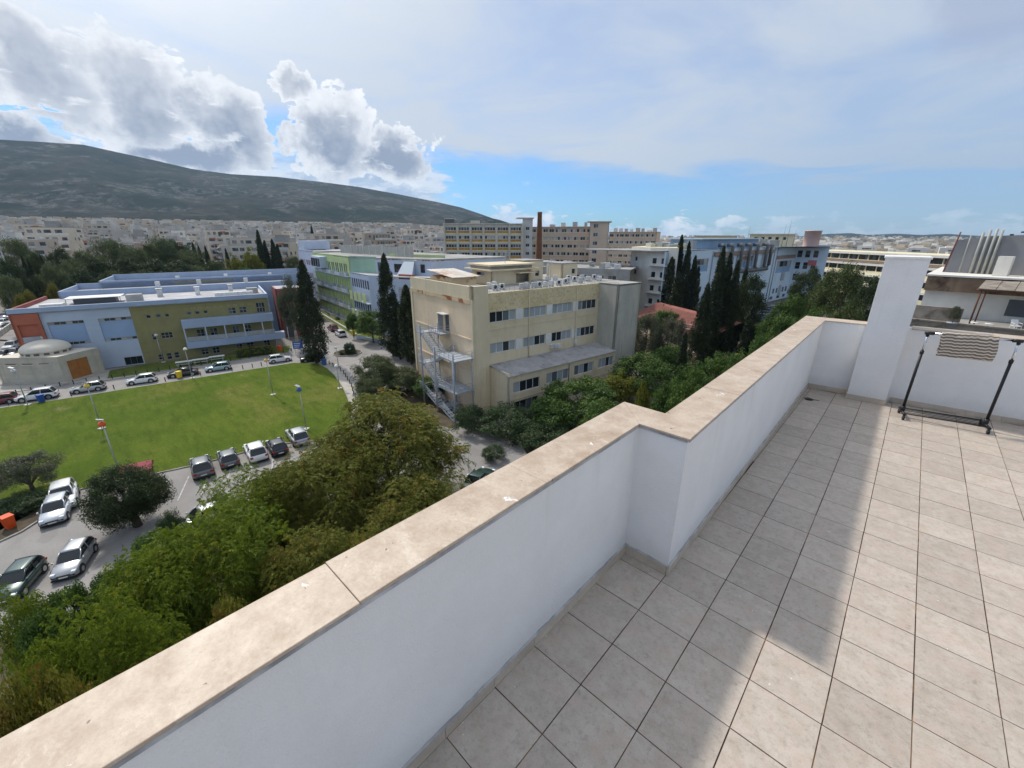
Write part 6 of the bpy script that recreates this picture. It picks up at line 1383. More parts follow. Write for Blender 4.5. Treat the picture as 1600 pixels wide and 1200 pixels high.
tree('green2', 160, 930, 20.0, 300, 'feathery_tree', 'large feathery tree at lower left against the coping', rz=4)
tree('green', 10, 915, 28, 150, 'feathery_tree', 'feathery green branches at the left edge over the nearest parked car', rz=1)
tree('flow', 20, 1035, 17.0, 250, 'flowering_tree', 'yellow and red tinged tree in the lower left corner', rz=.7)
tree('flow', 350, 930, 17.0, 130, 'flowering_tree', 'small red tinged tree just beyond the coping below the feathery trees', rz=2.7)
tree('carob', 182, 726, 43.5, 180, 'carob_tree', 'dark dense evergreen tree between the parking road and planting bed', rz=.5)
tree('olive', 28, 712, 57, 150, 'olive_tree', 'grey-green olive tree at the left end of the lawn', rz=1.5)
tree('ole', 262, 795, 37, 60, 'oleander_shrub', 'small shrub at the foot of the dark evergreen tree')
tree('ole', 25, 775, 54, 120, 'oleander_shrub', 'dark low shrub under the olive tree by the orange bin')
tree('mid2', 62, 950, 26, 150, 'broadleaf_tree', 'dark leafy tree below the dark parked car at the left', rz=1)
tree('mid', 175, 880, 31, 110, 'broadleaf_tree', 'dark leafy tree right of the silver blue parked car', rz=3)
tree('green2', 60, 985, 21, 200, 'feathery_tree', 'feathery yellow-green tree low at the left edge', rz=5)
tree('mid2', 235, 830, 36, 90, 'broadleaf_tree', 'small dark tree behind the feathery trees at the road edge', rz=2)
tree('flow', 90, 1060, 15.5, 160, 'flowering_tree', 'yellow tinged tree at the lower left touching the coping', rz=4)
# right end of the lawn and cream building
tree('tamarisk', 592, 556, 66, 80, 'tamarisk_tree', 'pale feathery tree at the right end of the lawn'); tree('tamarisk', 578, 592, 61, 62, 'tamarisk_tree', 'smaller feathery tree just above the rusty tree')
tree('tamarisk', 633, 574, 64, 70, 'tamarisk_tree', 'green feathery tree left of the steel stair'); tree('mid2', 668, 590, 60, 50, 'broadleaf_tree', 'small green tree at the foot of the steel stair')
tree('ole', 735, 632, 48, 55, 'oleander_shrub', 'oleander bush with white dots beside the steel stair foot'); tree('ole', 792, 634, 46.5, 100, 'oleander_shrub', 'largest dark oleander bush at the cream building wing'); tree('ole', 770, 695, 41, 40, 'oleander_shrub', 'small oleander bush at the kerb next to the coping')
tree('ole', 850, 660, 44, 90, 'oleander_shrub', 'dark oleander bush right of the largest one'); tree('mid', 912, 590, 50, 125, 'broadleaf_tree', 'leafy green tree in front of the corrugated roofed wing'); tree('mid2', 868, 622, 47, 85, 'broadleaf_tree', 'green tree over the ground floor of the cream wing')
tree('yellow', 960, 578, 55, 75, 'broadleaf_tree', 'yellowish thin tree near the grey stair tower'); tree('mid', 1010, 552, 60, 110, 'broadleaf_tree', 'bright leafy tree at the foot of the grey stair tower'); tree('lime_cone', 1006, 598, 46, 34, 'young_conifer', 'small lime green conical tree just over the parapet step')
tree('mid2', 950, 625, 42, 90, 'broadleaf_tree', 'dark leafy tree just behind the parapet step'); tree('mid', 1062, 590, 48, 80, 'broadleaf_tree', 'leafy tree between the parapet and the dark cypresses'); tree('mid2', 1050, 540, 68, 70, 'broadleaf_tree', 'leafy tree below the red tiled roof')
tree('olive', 1012, 488, 76, 62, 'olive_tree', 'olive tree against the red tiled roof by the grey tower'); tree('olive', 1052, 494, 76, 60, 'olive_tree', 'olive tree in front of the red tiled roof near the cypresses'); tree('mid2', 1040, 482, 102, 50, 'broadleaf_tree', 'rounded tree behind the red tiled roof')
tree('mid', 1125, 550, 58, 90, 'broadleaf_tree', 'leafy tree at the foot of the large cypress group'); tree('mid2', 1165, 545, 56, 80, 'broadleaf_tree', 'leafy tree touching the parapet below the large cypress group'); tree('mid', 1090, 570, 44, 90, 'broadleaf_tree', 'leafy tree close behind the middle of the far parapet'); tree('mid2', 1190, 500, 88, 50, 'broadleaf_tree', 'leafy tree beside the small car park')
# cypresses
for px, yt, D, w, k, lab in ((470, 408, 86.5, 47, 'cyp', 'big solitary cypress on the lawn edge by the round bed'), (600, 398, 87, 38, 'cyp', 'tall cypress left of the cream building, the taller of two'), (634, 446, 80, 38, 'cyp2', 'cypress tight against the left end of the cream building'), (618, 470, 84, 34, 'cyp2', 'shorter cypress between the two by the cream building'),
        (1066, 368, 122, 22, 'cyp2', 'tallest cypress of the far group before the blue hospital'), (1077, 378, 120, 20, 'cyp2', 'second tallest cypress of the far group before the blue hospital'), (1050, 402, 118, 24, 'cyp3', 'leftmost cypress of the far group before the blue hospital'), (1087, 400, 124, 20, 'cyp2', 'cypress near the right of the far group before the blue hospital'), (1092, 416, 120, 16, 'cyp3', 'slim rightmost cypress of the far group before the blue hospital'), (1060, 425, 112, 24, 'cyp3', 'short cypress at the foot of the far group before the blue hospital'),
        (1131, 386, 92, 30, 'cyp', 'tallest cypress of the large dark group right of the red roof'), (1142, 396, 94, 26, 'cyp2', 'second cypress of the large dark group right of the red roof'), (1154, 408, 92, 26, 'cyp2', 'third cypress of the large dark group right of the red roof'), (1108, 444, 72, 38, 'cyp', 'nearest cypress of the large dark group, leaning out to the left'), (1122, 430, 84, 34, 'cyp2', 'cypress tucked between the nearest and the tallest of the large group'), (1166, 420, 98, 24, 'cyp3', 'cypress at the right side of the large dark group'), (1178, 470, 84, 26, 'cyp3', 'short dark cypress in front of the rounded tree'), (1072, 520, 58, 22, 'cyp3', 'slim dark cypress standing alone among the leafy trees'),
        (402, 360, 190, 18, 'cyp2', 'tallest cypress of the group behind the clinic roofs'), (413, 376, 192, 17, 'cyp2', 'cypress second from left behind the clinic roofs'), (424, 374, 190, 18, 'cyp2', 'cypress second from right behind the clinic roofs'), (433, 382, 192, 17, 'cyp2', 'rightmost cypress of the group behind the clinic roofs'), (486, 352, 262, 9, 'cyp3', 'thin cypress standing between city blocks beyond the ward building')):
    tree(k, px, yt, D, w, 'cypress', lab)
for i, (px, yt, D, w) in enumerate(((300, 378, 230, 11), (309, 383, 228, 10), (320, 384, 226, 11), (33, 400, 165, 14), (42, 404, 165, 12), (62, 398, 168, 12), (352, 388, 240, 9))):
    tree('cyp3', px, yt, D, w, 'cypress', ('small distant cypress left of the yellowing trees', 'dark slim cypress by the hill road at far left')[3 <= i <= 5], 'small far cypresses')
# dense and rounded trees on the right
for px, yt, D, w, k, lab in ((1178, 424, 97, 62, 'pine2', 'dark rounded tree at the right end of the large cypress group'), (1268, 414, 118, 60, 'pine2', 'dark tree in front of the pale blue hospital corner'), (1330, 408, 104, 105, 'pine', 'big round pine before the long banded building'), (1296, 430, 112, 60, 'pine', 'pine between the dark tree and the big round pine'), (1375, 430, 96, 80, 'pine2', 'dark tree partly behind the tall white pillar'), (1240, 458, 100, 66, 'mid', 'leafy tree in front of the blue hospital base'), (1220, 488, 82, 74, 'mid2', 'leafy tree over the small car park entrance'), (1275, 478, 76, 80, 'mid', 'leafy tree below the dark tree near the hospital corner'), (1330, 470, 70, 90, 'pine', 'dense green tree just over the end wall'), (1400, 468, 62, 90, 'mid2', 'leafy tree beside the tall white pillar'), (1245, 505, 62, 70, 'mid', 'leafy tree at the far corner of the parapet'), (1300, 494, 55, 80, 'mid2', 'leafy tree close behind the end wall left of the pillar'), (1205, 520, 60, 70, 'mid2', 'leafy tree along the far end of the long parapet'), (1365, 495, 52, 70, 'pine', 'dark green tree close behind the pillar base'),
        (1450, 470, 66, 60, 'pine', 'tree half hidden right behind the pillar')):
    tree(k, px, yt, D, w, 'pine_tree' if k.startswith('pine') else 'broadleaf_tree', lab)
pt_ = tree('olive', 1497, 478, 47.9, 22, 'potted_shrub', 'leafy potted plant on the neighbour terrace by the pergola post', base=GZ+H(-4.15))
po_ = MB().lathe([(0.0, -.5), (.22, -.5), (.3, .05), (.34, .05), (.34, .12), (0, .1)], n=16).build('pot', M_frame_g, pt_); po_.scale = tuple(1/v for v in pt_.scale)
# gum trees and pines behind the clinic
R4 = random.Random(8)
GL = {'gum': 'tall loose gum tree in the grove behind the clinic', 'pine': 'green pine in the grove behind the clinic', 'pine2': 'dark pine in the grove behind the clinic', 'mid': 'leafy tree in the grove behind the clinic'}
for px, yt, D, w in ((15, 368, 200, 60), (48, 388, 185, 46), (85, 384, 190, 52), (108, 402, 175, 46), (80, 408, 160, 44), (135, 388, 195, 56), (160, 370, 205, 54), (182, 372, 200, 50), (205, 384, 195, 52), (228, 378, 205, 52), (250, 368, 210, 52), (272, 372, 215, 52), (290, 388, 205, 46), (150, 400, 180, 56), (195, 402, 178, 56), (235, 402, 182, 56), (270, 404, 188, 56), (120, 418, 168, 52), (170, 420, 170, 52), (215, 422, 172, 52), (255, 424, 175, 50), (300, 412, 190, 50), (8, 402, 160, 56), (5, 425, 148, 56), (60, 425, 165, 40), (330, 405, 205, 40), (312, 425, 190, 40), (98, 430, 160, 40), (340, 420, 200, 34)):
    k = R4.choice(('gum', 'gum', 'pine', 'pine2', 'pine')); tree(k, px, yt, D, w*1.15, 'gum_tree' if k == 'gum' else 'pine_tree', GL[k], 'trees of the grove behind the clinic')
tree('yellow', 366, 393, 185, 42, 'yellowing_tree', 'yellow-green tree behind the clinic, the left one'); tree('yellow', 389, 384, 188, 50, 'yellowing_tree', 'yellow-green tree behind the clinic next to the cypress group'); tree('mid2', 382, 416, 178, 36, 'broadleaf_tree', 'round green tree under the yellow-green trees')
tree('willowy', 446, 428, 101, 44, 'gum_tree', 'drooping gum tree with pale trunk at the right end of the clinic')
tree('gum', 455, 398, 205, 30, 'gum_tree', 'brownish tree between the cypress group and the ward building')
tree('mid2', 548, 488, 106, 22, 'bush', 'green bush at the near corner of the ward building'); tree('mid', 578, 484, 100, 58, 'broadleaf_tree', 'dark leafy tree against the near block of the ward building'); tree('ole', 545, 534, 91, 19, 'bush', 'palm-like bush in the round bed on the road')
tree('ole', 536, 546, 91, 16, 'bush', 'low bush at the left rim of the round bed'); tree('ole', 551, 547, 91, 16, 'bush', 'low bush at the right rim of the round bed')
tree('mid2', 835, 410, 128, 26, 'bush', 'small green tree among the roofs before the ochre slab'); tree('mid', 790, 412, 140, 34, 'broadleaf_tree', 'leafy tree at the foot of the ochre slab'); tree('mid2', 693, 410, 130, 22, 'bush', 'small bush left of the ochre slab foot'); tree('mid2', 775, 418, 126, 20, 'bush', 'bush right behind the cream roof sheds')
for i, (px, yt, D, w) in enumerate(((160, 452, 130, 26), (40, 452, 140, 40), (25, 458, 138, 30), (78, 440, 148, 34))): tree('flow' if i else 'mid2', px, yt, D, w, 'bush', ('bush at the back left corner of the clinic', 'yellowish bush strip beside the hill road, its middle', 'yellowish bush strip beside the hill road, its left end', 'yellowish bush strip beside the hill road, its right end')[i])
# clipped hedge on the verge
he = on(399, 556); hd = empty('hedge', (he.x, he.y, GZ+.14), math.radians(77), 'clipped green hedge on the verge before the clinic balcony', 'hedge')
hc = np.stack([rng.uniform(-3.2, 3.2, 160), rng.uniform(-.9, .9, 160), rng.uniform(.2, 1.7, 160)], 1); hm = leaf_mesh('foliage', hc, np.full(160, .34), 110, .16, .1, 5); hm.materials.append(L_yel); link('foliage', hm, None, hd); MB().box(-3, 3, -.7, .7, 0, 1.5).build('core', L_dark, hd)
# rows of low shrubs along walls
for px, py, w, lab in ((545, 507, 9, 'foot of the ward building'), (532, 499, 9, 'foot of the ward building'), (520, 492, 8, 'foot of the ward building'), (508, 485, 8, 'foot of the ward building')):
    q = on(px, py); tree('ole', px, py-6, math.hypot(q.x-CAM[0], q.y-CAM[1]), w*2.2, 'low_shrub', 'low dark shrub in the strip along the ' + lab, 'shrubs along the ward building')

# trees between the city blocks, too many and too small to tell apart
cc2 = []
for r_, x, y, px in spots[::3]:
    for k in range(3): cc2.append((x + R4.uniform(-13, 13), y + R4.uniform(-13, 13)))
cc2 = np.array(cc2); cz2 = hz(cc2[:, 0], cc2[:, 1]) + np.array([R4.uniform(3, 8) for _ in cc2]); rr2 = np.array([R4.uniform(1.6, 4.0) for _ in cc2])
cme = leaf_mesh('city_trees', np.stack([cc2[:, 0], cc2[:, 1], cz2], 1), rr2, 60, 1.5, .8, 77); cme.materials.append(L_pine); tag(link('city_trees', cme, None), 'scattered dark trees between the city blocks', 'trees', kind='stuff')
# ================================================================== cars
def paint(name, col, metal=0.0):
    m, t, b, o = newmat(name); b.inputs['Base Color'].default_value = (*col, 1); b.inputs['Roughness'].default_value = 0.32; b.inputs['Metallic'].default_value = metal
    b.inputs['Coat Weight'].default_value = 0.8; b.inputs['Coat Roughness'].default_value = 0.06
    oc = t.nodes.new('ShaderNodeTexCoord').outputs['Object']; c = xmix(sstep(.45, .75, xnoise(oc, 1.3, 7, .7))*.35, col, tuple(v*.6+.07 for v in col)); t.links.new(c.v, b.inputs['Base Color'])   # road dust
    return m
PAINT = {k: paint('paint_'+k, c, mt) for k, c, mt in (('white', (.78, .78, .77), 0), ('silver', (.42, .43, .44), .5), ('grey', (.14, .145, .15), .4), ('black', (.016, .017, .02), .1), ('teal', (.30, .42, .45), .3), ('red', (.16, .015, .02), .2), ('blue', (.03, .06, .22), .2), ('green', (.015, .05, .04), .2), ('pale', (.55, .58, .62), .3))}
M_carglass = mat('car_glass', (.015, .018, .02), .06, .1, spec=.7); M_tyre = mat('tyre', (.018, .018, .018), .9, .15); M_rim = mat('alloy', (.45, .46, .47), .3, .08, metal=.8)
M_lamp_r = mat('tail_lamp', (.32, .01, .01), .25, .1); M_lamp_w = mat('head_lamp', (.75, .77, .78), .15, .05); M_trim = mat('car_trim', (.02, .02, .021), .6, .1); M_plate = mat('number_plate', (.7, .7, .66), .5, .05)
def loft(rings):
    mb = MB(); n = len(rings[0]); v = [p for r in rings for p in r]; f = []
    for i in range(len(rings)-1):
        for k in range(n): f.append((i*n+k, (i+1)*n+k, (i+1)*n+(k+1) % n, i*n+(k+1) % n))
    f += [tuple(range(n)), tuple((len(rings)-1)*n+k for k in range(n))[::-1]]
    return mb.add(v, f, True)
def car_proto(L, Wd, Ht, kind):
    root = empty('parked_car', (0, 0, 0)); w = Wd/2; hL = L/2; belt = .62*Ht if kind != 'suv' else .60*Ht; zb = .20 if kind != 'suv' else .26
    st = [(-hL, .72, .42*Ht, .46), (-hL+.06, .86, .56*Ht, .34), (-hL+.3, .96, belt*.99, zb+.04), (-hL*.55, 1.0, belt, zb), (0, 1.0, belt, zb), (hL*.36, 1.0, belt*.985, zb), (hL*.62, .985, belt*.93, zb), (hL-.32, .94, belt*.82, zb+.03), (hL-.08, .84, belt*.66, zb+.1), (hL, .72, belt*.52, .42)]
    rings = []
    for x, k, zt, z0 in st:
        ww = w*k; zm = z0 + (zt-z0)*.45; rings.append([(x, -ww*.9, z0), (x, -ww, z0+.12), (x, -ww*1.0, zm), (x, -ww*.965, zt-.07), (x, -ww*.86, zt), (x, ww*.86, zt), (x, ww*.965, zt-.07), (x, ww, zm), (x, ww, z0+.12), (x, ww*.9, z0)])
    body = loft(rings).build('body', PAINT['white'], root)
    rb = -hL*(.93 if kind != 'sedan' else .66); rf = hL*.40; tb_, tf = (-hL*.74 if kind != 'sedan' else -hL*.36), hL*.03; zr = Ht-.05
    def ring(x, ww, z): return (x, ww, z)
    cw, tw = w*.90, w*.70
    base = [(rb, -cw*.9, belt-.03), (rf, -cw*.88, belt*.97), (rf, cw*.88, belt*.97), (rb, cw*.9, belt-.03)]; mid = [(rb+(tb_-rb)*.55, -(cw+tw)/2*.98, belt+(zr-belt)*.6), (rf+(tf-rf)*.6, -(cw+tw)/2*.97, belt+(zr-belt)*.62), (rf+(tf-rf)*.6, (cw+tw)/2*.97, belt+(zr-belt)*.62), (rb+(tb_-rb)*.55, (cw+tw)/2*.98, belt+(zr-belt)*.6)]
    top = [(tb_, -tw, zr), (tf, -tw*.97, zr), (tf, tw*.97, zr), (tb_, tw, zr)]
    MB().add(base+mid+top, [(i, (i+1) % 4, 4+(i+1) % 4, 4+i) for i in range(4)] + [(4+i, 4+(i+1) % 4, 8+(i+1) % 4, 8+i) for i in range(4)] + [(8, 9, 10, 11)], False).build('windows', M_carglass, root)
    rt = []
    for t in range(9):
        u = t/8; x = tb_-.06 + (tf-tb_+.12)*u; zz = zr + .055*math.sin(PI*(.12+.76*u)) - .02; ww = tw*(1.04 if 0 < t < 8 else .96); rt.append([(x, -ww, zz-.05), (x, -ww*.93, zz+.01), (x, -ww*.5, zz+.035), (x, 0, zz+.042), (x, ww*.5, zz+.035), (x, ww*.93, zz+.01), (x, ww, zz-.05)])
    loft(rt).build('roof', PAINT['white'], root)
    for s in (-1, 1):
        pl_ = MB()
        for i, (b_, m_, t_) in enumerate(((base[0], mid[0], top[0]), (base[1], mid[1], top[1]))):
            pl_.tube([(b_[0], s*abs(b_[1])*1.01, b_[2]), (m_[0], s*abs(m_[1])*1.015, m_[2]), (t_[0], s*abs(t_[1])*1.02, t_[2])], .045, 6)
        xm = (tb_+tf)/2 + .1; pl_.tube([(xm+.05, s*cw*.985, belt-.02), (xm, s*(cw+tw)/2*1.0, belt+(zr-belt)*.6), (xm-.03, s*tw*1.01, zr)], .04, 6)
        pl_.build('pillars', PAINT['white'], root)
        MB().box(hL*.33, hL*.33+.16, min(s*w*.98, s*w*1.12), max(s*w*.98, s*w*1.12), belt+.02, belt+.17).build('mirror', PAINT['white'], root, bevel=.04)
        for dx_ in (-.08, .42): MB().box(-hL*.08+dx_*hL-.09, -hL*.08+dx_*hL+.09, min(s*w*.985, s*w*1.012), max(s*w*.985, s*w*1.012), belt-.16, belt-.12).build('door_handle', M_trim, root)
        MB().box(hL-.36, hL-.075, min(s*w*.52, s*w*.86), max(s*w*.52, s*w*.86), belt*.66, belt*.80).build('headlight', M_lamp_w, root, bevel=.03)
        MB().box(-hL-.005, -hL+.2, min(s*w*.60, s*w*.91), max(s*w*.60, s*w*.91), belt*.70, belt*.90).build('tail_light', M_lamp_r, root, bevel=.03)
        for x in (-hL*.60, hL*.62):
            R_ = .33 if kind != 'suv' else .37
            a_ = MB().tube([(x, s*w*.80, R_+.02), (x, s*w*1.004, R_+.02)], R_+.07, 20).build('wheel_arch', M_trim, root)
            wh = MB().tube([(x, s*w*.82, R_), (x, s*w*1.012, R_)], R_, 20).build('wheel', M_tyre, root); rim = MB().tube([(x, s*w*.9, R_), (x, s*w*1.02, R_)], R_*.66, 14); rim.build('rim', M_rim, wh)
    MB().box(-hL-.012, -hL+.05, -.26, .26, belt*.52, belt*.64).build('number_plate', M_plate, root); MB().box(hL-.05, hL+.012, -.26, .26, belt*.38, belt*.5).build('number_plate', M_plate, root)
    MB().box(hL-.1, hL+.004, -w*.45, w*.45, belt*.52, belt*.63).build('grille', M_trim, root); MB().box(-hL+.01, hL-.03, -w*.88, w*.88, zb-.05, zb+.06).build('underbody', M_trim, root)
    return root
CP = {'hatch': [car_proto(4.05, 1.76, 1.5, 'hatch'), False], 'suv': [car_proto(4.5, 1.86, 1.68, 'suv'), False], 'sedan': [car_proto(4.5, 1.79, 1.45, 'sedan'), False]}
PARTS_P = {'body', 'roof', 'pillars', 'mirror'}
def car(kind, px, py, head, col, label, group=None, P_=None, z=0.015):
    p_, used = CP[kind]; o = p_ if not used else copy_tree(p_); CP[kind][1] = True
    q = P_ or on(px, py); o.location = (q[0], q[1], GZ+z); o.rotation_euler = (0, 0, head); tag(o, label, 'car', group)
    for ch in KID[o.name]:
        if ch.name.split('.')[0] in PARTS_P: ch.material_slots[0].link = 'OBJECT'; ch.material_slots[0].material = PAINT[col]
    return o
def ang(a, b): d = on(*b)-on(*a); return math.atan2(d.y, d.x)
h1 = ang((94, 621), (25, 631)); h2 = h1 + PI
for kind, px, py, hd_, col, lab in (('suv', 60, 624, h1, 'white', 'white off-road car parked on the far road before the chapel'), ('hatch', 140, 611, h1, 'silver', 'silver grey hatchback parked on the far road at the chapel door'), ('hatch', 223, 598, h1, 'white', 'white hatchback parked on the far road left of the black car'), ('sedan', 287, 587, h1, 'black', 'black car parked on the far road behind the yellow bin'), ('hatch', 342, 578.5, h1, 'teal', 'pale teal hatchback parked on the far road'), ('hatch', 438, 565, h2, 'white', 'white hatchback on the far road beside the hedge'), ('sedan', 489, 564, h2-.1, 'black', 'dark car half hidden behind the solitary cypress'), ('hatch', 0, 631, h1, 'red', 'dark red car cut by the left edge on the far road')):
    car(kind, px, py, hd_, col, lab)
hs_ = ang((493, 489), (554, 527)); car('suv', 521, 516.5, hs_+PI, 'red', 'dark red car parked along the street of the ward building'); car('suv', 532.5, 525, hs_+PI, 'white', 'white car parked along the street of the ward building')
kd = ang((300, 729), (470, 690)); hn = kd + PI/2 + .12
for kind, px, py, col, lab in (('suv', 317, 736, 'grey', 'dark grey car parked nose to the lawn, leftmost of the row'), ('hatch', 358, 722, 'grey', 'grey car with pale roof parked second in the row at the lawn'), ('suv', 401, 712, 'white', 'white car parked third in the row at the lawn'), ('hatch', 434, 704, 'black', 'black car parked in the row at the lawn beside the rusty tree'), ('suv', 466, 688, 'silver', 'silver car parked last in the row at the lawn')):
    car(kind, px, py, hn, col, lab)
n1 = ang((132, 855), (98, 905)); car('hatch', 120, 882, n1, 'silver', 'silver blue car parked beside the dark evergreen tree').scale = (.93, .93, .93); car('hatch', 34, 916, n1-.05, 'green', 'dark car parked nearest the left edge under the trees').scale = (.93, .93, .93)
car('hatch', 92, 805, n1+.2, 'pale', 'pale green car half hidden behind the dark evergreen tree'); car('suv', 103, 785, n1+.3, 'white', 'white car glimpsed behind the dark evergreen tree at the lawn corner'); car('hatch', 318, 818, h1+.3, 'silver', 'silver car glimpsed under the feathery trees'); car('hatch', 505, 748, n1-.2, 'teal', 'pale car glimpsed through the rusty tree crown'); car('sedan', 748, 757, ang((742, 760), (800, 700)), 'green', 'dark green car showing its roof over the coping')
for i, (px, py, c) in enumerate(((1187, 503, 'blue'), (1192, 498, 'blue'), (1197, 493.5, 'grey'), (1202, 489.5, 'blue'), (1207, 486.5, 'black'), (1212, 484, 'silver'))): car('hatch', px, py, .25, c, ('blue car nearest in the small row before the blue hospital', 'blue car second in the small row before the blue hospital', 'grey car third in the small row before the blue hospital', 'blue car fourth in the small row before the blue hospital', 'black car in the small row before the blue hospital', 'silver car last in the small row before the blue hospital')[i])
for i, (px, py, c) in enumerate(((9, 497, 'blue'), (4, 508, 'white'), (12, 503, 'silver'), (0, 518, 'white'), (16, 512, 'white'), (20, 545, 'white'), (4, 560, 'black'), (-14, 528, 'grey'), (22, 556, 'grey'))): car(('hatch', 'suv')[i % 2], px, py, h1+1.45, c, c + ' car in the car park at the far left beside the orange corner bay', 'cars in the far left car park', z=.02)
# ================================================================== street furniture
M_galv = mat('galvanised', (.42, .43, .43), .5, .12, metal=.4); M_conc2 = mat('foot_concrete', (.6, .58, .54), .9, .1)
def lamp(px, py, top_h, col, label, panel=True):
    q = on(px, py); o = empty('lamp_post', (q.x, q.y, GZ+.13), random.uniform(0, 6), label, 'lamp post')
    MB().box(-.3, .3, -.3, .3, 0, .1).build('foot', M_conc2, o); MB().tube([(0, 0, .1), (0, 0, top_h)], [.075, .045], 8).build('pole', M_galv, o)
    MB().lathe([(0, .42), (.14, .40), (.28, .25), (.32, .1), (.28, .0), (0, -.02)], n=16).build('lamp_head', mat('lamp_'+label.split()[0], col, .45, .08), o, (0.05, 0, top_h))
    if panel: MB().add([(-.26, -.2, .05), (.26, -.2, .25), (.26, .2, .25), (-.26, .2, .05), (-.26, -.2, .0), (.26, -.2, .2), (.26, .2, .2), (-.26, .2, .0)], [(0,1,2,3),(7,6,5,4),(0,4,5,1),(1,5,6,2),(2,6,7,3),(3,7,4,0)]).build('side_panel', M_galv, o, (.1, .1, top_h+.55)); MB().tube([(0, 0, top_h+.3), (.1, .1, top_h+.7)], .04, 6).build('arm', M_galv, o)
    return o
lamp(160, 671, 5.6, hexl(226, 196, 90), 'yellow headed lamp post on the left part of the lawn'); lamp(189, 744, 5.6, hexl(226, 92, 40), 'orange headed lamp post at the near edge of the lawn'); lamp(427, 618, 5.4, hexl(228, 190, 110), 'cream and red headed lamp post in the middle of the lawn'); lamp(479, 672, 5.2, hexl(64, 100, 160), 'blue headed lamp post at the near right of the lawn')
lamp(301, 592, 5.0, hexl(226, 224, 214), 'white headed lamp post beside the yellow bin', False); lamp(256, 567, 5.2, hexl(220, 218, 208), 'pale lamp post against the olive wall', False); lamp(405, 541, 4.6, hexl(224, 214, 180), 'pale headed lamp post in the hedge before the balcony', False); lamp(44, 634, 5.0, hexl(206, 210, 214), 'grey headed lamp post behind the white off-road car', True); lamp(531, 608, 3.6, hexl(224, 224, 220), 'white lamp post at the curved right end of the lawn', False); lamp(561, 524, 6.0, hexl(220, 222, 224), 'tall pale street lamp at the near corner of the ward building', False); lamp(529, 573, 3.4, hexl(216, 218, 214), 'small pale lamp post near the round bed', False)
for px, py, D, h, lab in ((18, 436, 175, 20, 'tall leaning-looking floodlight mast at the far left'), (66, 420, 190, 17, 'tall floodlight mast in front of the terraced apartment block')):
    q = far(px, py, D); zb = float(hz(q.x, q.y)); o = empty('floodlight_mast', (q.x, q.y, zb), 0, lab, 'mast'); MB().tube([(0, 0, 0), (0, 0, h)], [.28, .12], 8).build('pole', M_galv, o); MB().box(-.9, .9, -.2, .2, h, h+.5).build('lamp_bar', M_galv, o)
for px, py, c, lab in ((18, 826, (222, 84, 30), 'orange litter bin in the bed below the olive tree'), (438, 549, (222, 100, 40), 'orange litter bin on the verge right of the hedge'), (281, 591, (226, 196, 50), 'yellow litter bin at the kerb before the black car'), (66, 629, (40, 84, 160), 'blue litter bin on the lawn edge before the white off-road car'), (507, 571, (60, 96, 150), 'blue litter bin at the curved end of the lawn'), (552.5, 524.5, (230, 200, 60), 'yellow litter bin at the corner of the ward building verge')):
    q = on(px, py); o = empty('litter_bin', (q.x, q.y, GZ+.13), .4, lab, 'bin'); m_ = mat('bin_'+lab.split()[0]+str(px), hexl(*c), .5, .08); MB().add([(-.30, -.26, 0), (.30, -.26, 0), (.30, .26, 0), (-.30, .26, 0), (-.38, -.34, 1.05), (.38, -.34, 1.05), (.38, .34, 1.05), (-.38, .34, 1.05)], [(0,3,2,1),(4,5,6,7),(0,1,5,4),(1,2,6,5),(2,3,7,6),(3,0,4,7)]).build('body', m_, o, bevel=.03)
    MB().box(-.41, .41, -.37, .37, 1.055, 1.15).build('lid', m_, o, bevel=.03)
# bollards along the far road and the walk
bol = MB().lathe([(.07, 0), (.07, .62), (.085, .64), (.085, .72), (0, .76)], n=10).mesh('bollard'); bol.materials.append(mat('bollard_iron', (.03, .028, .026), .6, .1))
line1 = [(27, 617), (98, 604), (166, 594), (255, 580.5), (362, 564.5), (456, 550)]; line2 = [(14, 633.5), (112, 620), (179, 609), (259, 597), (314, 587.5), (363, 580.5), (380, 577.5), (395, 575), (409, 572.5)]
def along(line, n):
    pts = [on(*p) for p in line]; seg = [(pts[i+1]-pts[i]).length for i in range(len(pts)-1)]; tot = sum(seg); out = []
    for k in range(n):
        t = tot*k/(n-1); i = 0
        while i < len(seg)-1 and t > seg[i]: t -= seg[i]; i += 1
        out.append(pts[i].lerp(pts[i+1], t/seg[i]))
    return out
for pts, lab, gr in ((along(line1, 26), 'short dark iron bollard on the far kerb of the far road', 'bollards on the far kerb'), ([on(*p) for p in line2], 'short dark iron bollard on the lawn side of the far road', 'bollards on the lawn side kerb'), (along([(515, 570), (536, 583), (549, 604), (553, 618)], 11), 'short dark iron bollard on the curved walk at the lawn end', 'bollards on the curved walk')):
    for q in pts: tag(link('bollard', bol, None, None, (q.x, q.y, GZ+.1)), lab, 'bollard', gr)
